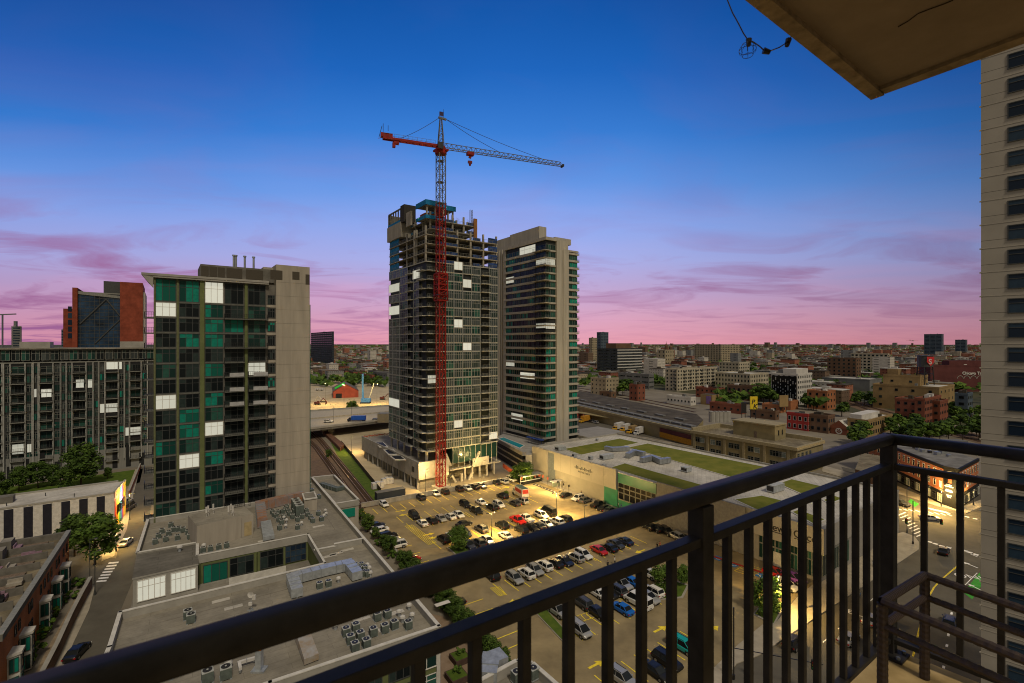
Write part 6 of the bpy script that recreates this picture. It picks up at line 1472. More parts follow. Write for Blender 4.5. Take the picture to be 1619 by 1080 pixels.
def box_truck(px, py, ang, label, boxmat, cabpaint, L_=5.4, band=None, cat='truck', z=0.03, name='box_truck', h=2.9, group=None, d=None):
    p = pt(px, py, z) if d is None else at(px, d, z); p.z = z; o = thing(name, label, cat, p, ang, group)
    m = M(); m.box(-L_/2, L_/2, -1.15, 1.15, .85, .85+h, 0); m.build('cargo_box', boxmat, o)
    m = M(); m.box(-L_/2+.05, L_/2-.05, -1.17, 1.17, .85+h, .89+h); m.build('box_roof', _m['vent_white'] if band else boxmat, o)
    if band:
        for s in (-1, 1): m = M(); m.box(-L_/2+.5, L_/2-.3, s*1.151, s*1.18, .85+h*.42, .85+h*.86); m.build('painted_band', band, o)
        m = M(); m.box(-L_/2-.03, -L_/2-.001, -1.0, 1.0, .85+h*.45, .7+h); m.build('rear_panel', band, o)
        m = M(); m.box(-L_/2+.1, L_/2-.1, -1.05, 1.05, .891+h, .9+h); m.build('roof_skin', mat('roof_green_grey', (.10, .15, .12), .8), o)
    x = L_/2+.1; m = M(); m.v = [(x, -1.05, .5), (x+2.1, -1.0, .5), (x+2.1, -1.0, 1.35), (x+1.5, -1.0, 1.5), (x+1.0, -1.0, 2.3), (x, -1.05, 2.35)]; m.v += [(a, -b, c) for a, b, c in m.v]
    m.f = [(0, 1, 2, 3, 4, 5), (11, 10, 9, 8, 7, 6)]+[(i, i+6, (i+1) % 6+6, (i+1) % 6) for i in range(6)]; m.mi = [0]*8; cb = m.build('cab', _m['paint_'+cabpaint], o)
    m = M(); m.quad((x+1.54, -.9, 1.52), (x+1.54, .9, 1.52), (x+1.06, .9, 2.24), (x+1.06, -.9, 2.24)); 
    m.v = [(a+.02, b, c+.01) for a, b, c in m.v]; m.build('windscreen', _m['car_glass'], cb)
    for s in (-1, 1): m = M(); m.box(x+.3, x+1.05, s*1.045, s*1.07, 1.5, 2.15); m.build('side_window', _m['car_glass'], cb)
    for xx in (-L_/2+1, x+1.3):
        for s in (-1, 1): w = M(); w.tube([(xx, s*.85, .48), (xx, s*1.12, .48)], .48, 14); w.build('wheel', _m['tyre'], o)
    m = M(); m.box(-L_/2, x+1.9, -.4, .4, .45, .8); m.build('chassis', _m['trim_black'], o)
    return o
o = box_truck(*z7(935, 340), AV-.25+math.pi*0+.1, 'small rental delivery truck with orange panels among the parked cars', _m['vent_white'], 'white', 5.2, mat('orange_red', (.42, .05, .035), .6), h=2.5)
def wlight(x, y, z, e, T):
    p = pt(x, y); l = bpy.data.lights.new('added_light', 'POINT'); l.energy = e; l.color = (1, .68, .24); l.shadow_soft_size = .12; o = bpy.data.objects.new('added_light', l); COL.objects.link(o); o.location = (p.x, p.y, z); o.parent = T  # bare point light without a fitting, added to brighten the paving around it
# shelter, round tree, posts and people near the store
def px_box(T, name, px, py, sx, sy, z0, z1, m_, ang=AL, z=0, parent=None, mats=None):
    p = pt(px, py, z); m = M(); u = Vector((math.cos(ang), math.sin(ang), 0)); v = Vector((-u.y, u.x, 0))
    m.prism([p-u*sx/2-v*sy/2, p+u*sx/2-v*sy/2, p+u*sx/2+v*sy/2, p-u*sx/2+v*sy/2], z0, z1); return m.build(name, m_, T)
T = thing('kiosk_shelter', 'low grey kiosk with red and white panels at the far corner of the car park', 'kiosk')
for s_ in (-2, 2): p_ = pt(839, 768); wlight(839+s_*3, 771, 3.4, 1500, T)
px_box(T, 'roof', 839, 764, 8.4, 3.0, 2.9, 3.15, _m['steel']); px_box(T, 'wall', 839, 763, 7.8, 2.4, .1, 1.3, _m['trim_black']); px_box(T, 'counter', 839, 765, 8.0, .3, 1.2, 1.45, _m['galvanised'])
for k in range(5): px_box(T, 'red_panel', 825+k*7, 766-k*1.4, .8, .2, 1.6, 2.5, _m['warn_red'])
for k in range(5): px_box(T, 'post', 823+k*8, 768-k*1.6, .12, .12, 0, 2.9, _m['galvanised'])
tree(827, 762, 6.5, 'round dense dark tree behind the kiosk shelter', var=3, wide=1.7)
for k, (x, y) in enumerate(((222, 715), (265, 735), (312, 752), (358, 770), (408, 790), (458, 808))):
    p = pt(820+x*.173, 640+y*.173); T = thing('sign_post', f'{ORD[k]} sign post from the left along the pale strip before the blank store wall', 'sign post', p, AL, 'sign posts by the store')
    m = M(); m.cyl(0, 0, 0, 2.6, .05, 6); m.build('post', _m['black_metal'], T); m = M(); m.box(-.28, .28, -.08, -.02, 1.9, 2.7); m.build('sign_panel', _m['warn_red'] if k < 2 else _m['black_metal'], T)
T = thing('trolley_shelter', 'white framed glass trolley shelter before the blank store wall', 'shelter'); p = pt(884, 771)
px_box(T, 'roof', 884, 771, 6.5, 1.8, 2.3, 2.5, _m['vent_white']); px_box(T, 'glass_wall', 885, 769, 6.3, .08, .3, 2.2, _m['glass_pale']); 
for k in range(4): px_box(T, 'post', 877+k*4.8, 769+k*1.7, .12, .12, 0, 2.3, _m['vent_white'])
wlight(866, 779, 3.2, 2600, T); wlight(882, 786, 3.2, 2200, T)
lamp(879.6, 819, 779, 'tall lamp post glowing over the car park nearest the store', two=True, light=26000, az=AL, arm=1.2)
lamp(777, 848.5, 811, 'lamp post standing among the cars in the middle of the car park', two=True, light=13000, az=AL, arm=1.1)
lamp(672.6, 779, 743, 'lamp post at the far lot wall left of the crane', two=False, light=6500, az=AL, arm=1.0)
lamp(762, 764.5, 729, 'lamp post at the far lot wall in front of the unfinished tower', two=False, light=14000, az=AL, arm=1.0)
lamp(1230, 972, 915, 'dark lamp post glowing beside the bright planter tree', two=False, light=16000, az=AL+.5, arm=1.0)
lamp(924, 822, 800, 'short thin dark post by the trolley bays', two=False, arm=.5)
def island(poly, label_name='planter_kerb'):
    slab('traffic_island', poly, .16, _m['concrete']); P = [pt(*p) for p in poly]; g = sum(P, Vector())/len(P); m = M(); m.prism([g+(p-g)*.86 for p in P], .1, .22); struct('island_grass', m, _m['grass'])
island([(706, 866), (736, 858), (752, 870), (724, 882)]); tree(724, 872, 5.6, 'small leafy tree on a grass island in the car park just above the handrail', var=0, light=True, wide=1.1)
island([(1026, 935), (1058, 915), (1090, 926), (1080, 946), (1040, 950)]); tree(1045, 934, 5.0, 'yellow green small tree on an island left of the thick railing post', var=1, light=True, wide=1.2); tree(1080, 926, 4.0, 'small green tree half behind the thick railing post', var=2, light=True)
island([(1190, 972), (1212, 946), (1240, 960), (1224, 990)]); tree(1212, 972, 6.5, 'brightly lit yellow green tree in the planter by the shop entrance', var=3, light=True, wide=1.1)
island([(845, 968), (862, 962), (905, 1010), (890, 1016)]); tree(800, 787, 2.2, 'tiny sapling between parked cars behind the lamp post', var=1, light=True)
bush(1210, 978, 1.6, 'flowering bush at the foot of the bright planter tree'); bush(1047, 940, 1.3, 'low bush on the island left of the thick post')

# ---------------------------------------------------------------- people (a single skinned body, tiny in the picture)
def person_mesh():
    me = bpy.data.meshes.new('body'); V = [(0, 0, .95), (0, 0, 1.15), (0, 0, 1.42), (0, 0, 1.52), (0, .02, 1.66), (0, .02, 1.76), (-.1, 0, .9), (-.12, .08, .5), (-.13, -.02, .06), (-.13, .14, .03), (.1, 0, .9), (.12, -.1, .5), (.13, -.26, .07), (.13, -.1, .03),
        (-.2, 0, 1.4), (-.26, -.06, 1.12), (-.25, .06, .86), (.2, 0, 1.4), (.26, .08, 1.12), (.24, .2, .9)]
    E = [(0, 1), (1, 2), (2, 3), (3, 4), (4, 5), (0, 6), (6, 7), (7, 8), (8, 9), (0, 10), (10, 11), (11, 12), (12, 13), (2, 14), (14, 15), (15, 16), (2, 17), (17, 18), (18, 19)]
    R = [.15, .14, .16, .06, .10, .07, .1, .07, .05, .035, .1, .07, .05, .035, .07, .05, .035, .07, .05, .035]
    me.from_pydata(V, E, []); o = bpy.data.objects.new('tmp', me); COL.objects.link(o); md = o.modifiers.new('s', 'SKIN')
    for i, v in enumerate(me.skin_vertices[0].data): v.radius = (R[i], R[i]*.8); v.use_root = i == 0
    o.modifiers.new('u', 'SUBSURF').levels = 1
    dg = bpy.context.evaluated_depsgraph_get(); r = bpy.data.meshes.new_from_object(o.evaluated_get(dg)); bpy.data.objects.remove(o)
    return r
PM = person_mesh()
clothes = {k: mat('cloth_'+k, c, .9) for k, c in {'white': (.5, .5, .48), 'dark': (.02, .02, .025), 'red': (.4, .04, .03), 'blue': (.04, .07, .2), 'tan': (.3, .22, .14)}.items()}
mat('skin_tone', (.32, .18, .11), .6)
def person(px, py, rz, top, label, z=.05):
    p = pt(px, py); p.z = z; me = PM.copy(); me.materials.clear(); me.materials.append(clothes[top]); me.materials.append(clothes['dark']); me.materials.append(_m['skin_tone'])
    for f in me.polygons:
        zc = f.center.z; f.material_index = 2 if zc > 1.5 or (abs(f.center.x) > .2 and zc < 1.0 and zc > .8) else (1 if zc < .93 else 0); f.use_smooth = True
    o = link('person', me, None, p, rz, label, 'person')
    m = M(); m.tube([(0, .03, 1.68), (0, .035, 1.73), (0, .03, 1.79)], .105, 8, r2=.05); m.build('hair', clothes['dark'], o)
for a in ((972, 893, 1, 'white', 'person in a white top walking alone across the car park'), (1039, 870, 2, 'dark', 'person in dark clothes, left of the pair near the thick post'), (1043.5, 868, 1, 'red', 'person in a red top, right of the pair near the thick post'),
          (949, 792, 0, 'dark', 'person in dark clothes left of the two at the green store wall'), (953, 793.5, 3, 'dark', 'person right of the two by the green store wall'), (978, 804, 1, 'white', 'person in white standing under the glazed store wall'), (982, 806, 2, 'blue', 'person in blue under the glazed store wall'),
          (919, 785, 0, 'dark', 'person in dark clothes on the kerb behind the white suv'), (1274, 962, 1, 'blue', 'person in blue on the pavement right of the bright tree'), (961, 900, 0, 'dark', 'person in black crouching pose beside the walker in white')): person(*a)

# ---------------------------------------------------------------- grocery store
def store():
    b = B('green_roof_store', 'wide low grocery store with planted green roof panels and a lettered front', 'store', 1298, 96.3, AL)
    c = pt(1298, 835, 11); b.P = Vector((c.x, c.y, 0)); b.o.location = b.P
    Q_ = lambda x, y, z=11: pt(x, y, z)
    lp = Q_(842, 705); rp = Q_(1346, 807); fp = Q_(980, 685)
    uy = (lp-c).normalized(); uy.z = 0; ang = math.atan2(uy.y, uy.x)-math.pi/2
    b.a = ang; b.uy = uy; b.ux = Vector((uy.y, -uy.x, 0)); b.o.rotation_euler = (0, 0, ang); t = b.sy
    D = t(842); Wd = 44; Z = 10.6
    m = M(); m.box(0, Wd, 0, D, 0, Z-.2, 0, 1); b.part(m, 'wall', [mat('store_wall', (.25, .235, .21), .85, .06, .3), _m['roof_pale']])
    cop = [(-.15, .3, 0, t(1120), 0), (Wd-.3, Wd+.1, 0, D, 0), (-.15, Wd, D-.3, D+.1, 0), (.3, Wd, -.1, .3, 0)]
    for (x0, x1, y0, y1, _) in cop: m = M(); m.box(x0, x1, y0, y1, Z-.2, Z+.35); b.part(m, 'parapet', _m['parapet'])
    m = M(); m.box(-.15, .3, t(1120)+.003, t(1040), Z-.2, Z+.1); m.box(-.3, .3, t(1034), t(977.5), Z-.25, Z-.05); b.part(m, 'parapet', _m['coping'])
    m = M(); m.box(-.15, .3, t(977)+.003, D, Z-.2, Z+.5); b.part(m, 'parapet', _m['parapet'])
    # sections of the lot-side front
    pm = mat('sign_wall', (.30, .28, .245), .8, .05, .25)
    m = M(); m.box(-.9, -.002, t(977), t(879), 5.4, Z+.7); b.part(m, 'sign_wall', pm)
    for p in (890, 905, 921, 938, 958): m = M(); m.box(-.912, -.901, t(p), t(p)+.07, 5.5, Z+.6); b.part(m, 'panel_joint', _m['joint'])
    m = M(); m.box(-.35, -.002, t(866.5), D, .2, Z+.2); b.part(m, 'end_wall', pm)
    m = M(); m.box(-.06, -.003, t(878), t(867), .2, Z); b.part(m, 'blue_grey_recess', mat('blue_grey', (.13, .15, .18), .5))
    grn = mat('green_glazed_panel', (.025, .16, .095), .35, .1, .4, spec=.5)
    m = M(); m.box(-.25, -.003, t(977), t(956), .2, 5.35); m.box(-.25, -.003, t(1038), t(978), 7.6, Z-.3); m.box(-.24, -.003, t(1038), t(978), .2, 2.6); b.part(m, 'green_panel', grn)
    for p0, p1 in ((978, 987), (987, 996), (996, 1005), (1005, 1013.5), (1013.5, 1022), (1022, 1030), (1030, 1037.5)):
        for (z, h) in ((6.9, 1.3), (5.5, 1.3), (3.8, 1.9)): b.win('y', (t(p0)+t(p1))/2, z, t(p0)-t(p1)-.05, h, 'pale2')
    WS['pale2'] = ('grey_frame', 'glass_black', 1, 1); WS['shop'] = ('grey_frame', 'glass_green', 2, 1)
    m = M(); m.box(-.5, -.003, t(1180), t(1040), .2, Z+.4); b.part(m, 'pier_wall', mat('pier_grey', (.19, .18, .165), .85))
    m = M(); m.box(-1.0, -.003, t(1297.5), t(1192), 6.0, Z+.6); m.box(-1.0, 4, -.9, -.003, 6.0, Z+.6); m.box(4, 16, -.5, -.003, 6.4, Z+.4); b.part(m, 'sign_wall', pm)
    xs = [1200, 1213, 1226, 1238, 1250, 1262, 1272, 1284, 1296]
    for i in range(8):
        for (z, h) in ((4.9, 1.6), (2.4, 3.2)): b.win('y', (t(xs[i])+t(xs[i+1]))/2, z, abs(t(xs[i])-t(xs[i+1]))-.05, h, 'shop')
    for i in range(5): b.win('x', 1.6+i*2.6, 3.4, 2.4, 4.6, 'shop')
    b.flush(90, off=.07)
    m = M(); m.box(-.35, -.2, t(1236), t(1224), .2, 3.2); b.part(m, 'entrance_door', _m['pale_frame'])
    # lettering
    y0 = t(1222); rt = math.pi/2
    dk = _m['black_metal']
    def letter(body, px, z, size, x=-1.03): return text(body, size, dk, b.o, (x, t(px), z), (math.pi/2, 0, -math.pi/2), .04, bold=.02)
    letter('Jewel', 1221, 8.0, 2.1); letter('Osco', 1258, 8.0, 2.1)
    m = M(); m.box(-1.06, -1.002, t(1247), t(1225), 7.62, 7.78); m.box(-1.06, -1.002, t(1284), t(1259), 7.62, 7.78); b.part(m, 'underline', dk)
    r_ = random.Random(6); m = M(); yy = t(912); zz = 8.1
    for k in range(13):
        h_ = r_.uniform(.55, 1.15); m.box(-.96, -.905, yy-.62*k-.4, yy-.62*k, zz, zz+h_) if k % 3 else m.box(-.96, -.905, yy-.62*k-.45, yy-.62*k, zz+.2, zz+.5)
    for k in range(9): m.box(-.96, -.905, yy-1.6-.6*k-.28, yy-1.6-.6*k, zz-.95, zz-.95+r_.uniform(.35, .6))
    b.part(m, 'lettering', dk)
    m = M(); m.tube([(.2, -.93, 8.4), (.2, -.98, 8.4)], .001, 4)
    for k in range(28):
        a0, a1 = 2*math.pi*k/28, 2*math.pi*(k+1)/28
        q = lambda a, r: (1.7+math.cos(a)*r, -.93, 8.4+math.sin(a)*r)
        m.quad(q(a0, .62), q(a1, .62), q(a1, .85), q(a0, .85)); m.quad(q(a0, .25), q(a1, .25), q(a1, .42), q(a0, .42))
    b.part(m, 'round_logo', mat('logo_red', (.55, .03, .03), .5))
    # the green roof beds
    for i, poly in enumerate((((892, 710), (979, 693.8), (1010, 700.5), (919, 719.6)), ((993, 708), (1024, 701.6), (1211, 739), (1159, 756)), ((965, 740), (988, 733), (1120, 770), (1090, 778)),
                 ((1161, 790), (1204, 784), (1237, 792), (1200, 808)), ((1230, 765), (1251, 758), (1310, 772), (1271, 783)), ((1252, 810), (1262, 806), (1305, 822), (1288, 830)), ((1301, 791), (1318, 784), (1333, 789), (1312, 797)))):
        P = [Q_(x, y, 10.45) for x, y in poly]; inv = b.o.matrix_basis.inverted()
        m = M(); m.prism([inv @ p for p in P], 10.35, 10.52, 0); o = b.part(m, 'sedum_bed', _m['sedum'])
        g = sum(P, Vector())/4; m = M()
        for j in range(4):
            p, q = inv @ (g+(P[j]-g)*1.01), inv @ (g+(P[(j+1) % 4]-g)*1.01); p.z = q.z = 10.5; m.beam(p, q, .3, .16)
        b.part(m, 'bed_edging', _m['coping'])
    return b
ST = store()
def roof_unit(px, py, sx, sy, h, label, z=10.4, m_='galvanised', slope=False, group=None):
    p = pt(px, py, z); T = thing('rooftop_unit', label, 'air handler', p, AL, group)
    m = M(); m.box(-sx/2, sx/2, -sy/2, sy/2, .25, h); m.build('casing', _m[m_], T)
    m = M(); m.box(-sx/2-.05, sx/2+.05, -sy/2-.05, sy/2+.05, h, h+.1); m.build('lid', _m['unit_top'], T)
    m = M(); m.box(-sx/2+.1, sx/2-.1, -sy/2+.1, sy/2-.1, 0, .25); m.build('curb', _m['parapet'], T)
    m = M(); m.box(-sx/2-.03, -sx/2, -sy/2+.2, sy/2-.2, .5, h-.2); m.build('louvre', _m['black_metal'], T)
for a in ((886, 712, 3.4, 2.2, 1.3, 'grey rooftop unit at the far left end of the store roof'), (908, 723, 1.2, 1.2, 1.1, 'small louvred cowl nearest the store roof edge, left'), (934, 727, 1.2, 1.2, 1.1, 'small louvred cowl nearest the store roof edge, middle'), (955, 739, 1.0, 1.0, .9, 'small cowl beside the near sedum bed'),
          (959, 726, 4.6, 1.9, 1.5, 'long greenish air handler in the middle of the store roof'), (1085, 746, 2.2, 2.2, 1.4, 'stubby grey unit right of the ducts on the store roof'), (1226, 777, 5.0, 2.0, 1.9, 'big long air handler glimpsed above the middle handrail'), (1003, 688, .8, .8, .7, 'tiny vent on the far edge of the store roof'), (944, 697, .8, .8, .8, 'tiny vent left on the far strip of the store roof')): roof_unit(*a)
def zduct(label, pts, w, h, z):
    return duct(label, pts, w, h, z, 'steel', 'roof_duct')
zduct('grey bent duct on the store roof beside the far sedum bed', [(957, 711), (968, 713), (992, 712)], 1.5, 1.3, 10.6)
zduct('grey duct pair crossing the store roof middle', [(992, 724), (1003, 718), (1016, 721)], 1.5, 1.5, 10.6)
zduct('grey duct with a flared mouth on the store roof', [(1014, 731), (1032, 727), (1045, 733), (1056, 731)], 1.5, 1.5, 10.6)
# ---------------------------------------------------------------- pool terrace and base behind the store
def pool():
    T = thing('pool_terrace', 'parking deck with a turquoise pool on its terrace between the towers', 'terrace'); z = 8
    P = [pt(*p, z) for p in ((783, 692), (796, 686), (856, 700), (850, 712), (826, 715))]
    m = M(); m.prism(P, 6.6, z); m.build('terrace_slab', _m['parapet'], T)
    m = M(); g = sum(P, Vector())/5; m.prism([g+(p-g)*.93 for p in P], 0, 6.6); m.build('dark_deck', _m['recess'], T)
    for zz in (2.2, 4.4): m = M(); m.prism([g+(p-g)*.98 for p in P], zz, zz+.5); m.build('deck_level', _m['concrete'], T)
    W_ = [pt(*p, z) for p in ((787, 694), (796, 691.5), (829, 704.5), (822, 709))]
    m = M(); m.prism(W_, z+.01, z+.05); m.build('pool_water', mat('pool_water', (.02, .30, .36), .1, .1, .5, spec=.6), T)
    for i in range(4):
        p, q = W_[i], W_[(i+1) % 4]; m = M(); m.beam((p.x, p.y, z+.06), (q.x, q.y, z+.06), .4, .12); m.build('pool_edge', _m['coping'], T)
    for k in range(5): c = pt(836+k*5, 700+k*1.2, z); m = M(); m.box(c.x-.9, c.x+.9, c.y-.9, c.y+.9, z+2.2, z+2.4); m.cyl(c.x, c.y, z, z+2.2, .06, 6); m.build('blue_parasol', mat('parasol_blue', (.03, .06, .22), .8), T)
    T = thing('ramp_tower', 'slanting pale concrete stair end between the pool deck and the store', 'stair tower'); p = pt(836, 757)
    m = M(); m.prism([pt(831, 757), pt(841, 757), pt(842, 750), pt(833, 750)], 0, 8.5); m.build('stair_wall', _m['parapet'], T)
    T = thing('safety_netting', 'red orange safety netting under the unfinished tower beside the deck', 'netting')
    for k in range(5):
        a, c = pt(795+k*4, 742+k*3.0), pt(799+k*4, 745+k*3); m = M(); m.beam((a.x, a.y, 1.6), (c.x, c.y, 1.6), .1, 1.6); m.build('net_panel', _m['warn_red'], T)
pool()
# ---------------------------------------------------------------- generic mid-distance block
roofmat('roof_dark', (.10, .086, .064), (.08, .068, .05), (.05, .04, .03), stain=.5); roofmat('roof_white', (.52, .50, .45), (.45, .43, .38), (.3, .28, .25))
for nm, c in {'w_tan': (0.324, 0.270, 0.180), 'w_cream': (0.408, 0.360, 0.264), 'w_white': (0.528, 0.504, 0.456), 'w_brick': (0.204, 0.074, 0.046), 'w_red': (0.324, 0.042, 0.036), 'w_brown': (0.144, 0.086, 0.054), 'w_grey': (0.156, 0.156, 0.150), 'w_orange': (0.27, 0.185, 0.085), 'w_dark': (0.042, 0.048, 0.054), 'w_rust': (0.324, 0.132, 0.060), 'w_blue': (0.084, 0.108, 0.132), 'w_maroon': (0.102, 0.036, 0.034)}.items(): mat(nm, c, .88, .14, .12, detail=7)
def block(name, label, cat, px, d, xl, xr, ytop, wall, key='gd', ws=1.5, wh=1.7, sp=3.4, fl=3.5, ang=AG, roof='roof_dark', off=0, faces='xy', zb=0, par=.9, skip=.0, extra=None, wl=None, group=None, boxes=2):
    b = B(name, label, cat, px, d, ang, group); s, t = b.sx, b.sy; Z = zat(ytop, d); wx = max(2, s(xr)) if xr > px+.5 else 14; dy = max(2, t(xl)) if xl < px-.5 else 14
    wx = min(wx, 160); dy = min(dy, 160)
    m = M(); m.box(0, wx, 0, dy, 0, Z-par, 0, 1); b.part(m, 'wall', [_m[wall], _m[roof]])
    th = .35
    m = M(); m.box(-.12, wx+.12, -.12, th, Z-par-.3, Z); m.box(-.12, th, th, dy+.12, Z-par-.3, Z); m.box(wx-th, wx+.12, th, dy+.12, Z-par-.3, Z-.02); m.box(th, wx-th, dy-th, dy+.12, Z-par-.3, Z-.02); b.part(m, 'parapet', [_m[wl or wall]])
    r = random.Random(int(px*10)); nf = max(1, int((Z-par-zb)/fl)); fh = (Z-par-zb)/nf
    for face, L_ in (('x', wx), ('y', dy)):
        if face not in faces or key is None: continue
        n = max(1, int(L_/sp))
        for i in range(n):
            for f in range(nf):
                if r.random() < skip: continue
                b.win(face, L_*(i+.5)/n, zb+fh*(f+.52), min(ws, L_/n*.85), min(wh, fh*.7), key)
    b.flush(100, off=.0)
    for k in range(boxes):
        x, y = r.uniform(.15, .7)*wx, r.uniform(.15, .7)*dy; q = r.uniform(1.5, 4); m = M(); m.box(x, min(wx-.6, x+q), y, min(dy-.6, y+q*.8), Z-par, Z+r.uniform(.3, 1.8)); b.part(m, 'roof_box', _m[r.choice(['w_grey', 'w_white', 'roof_dark'])])
    return b, wx, dy, Z
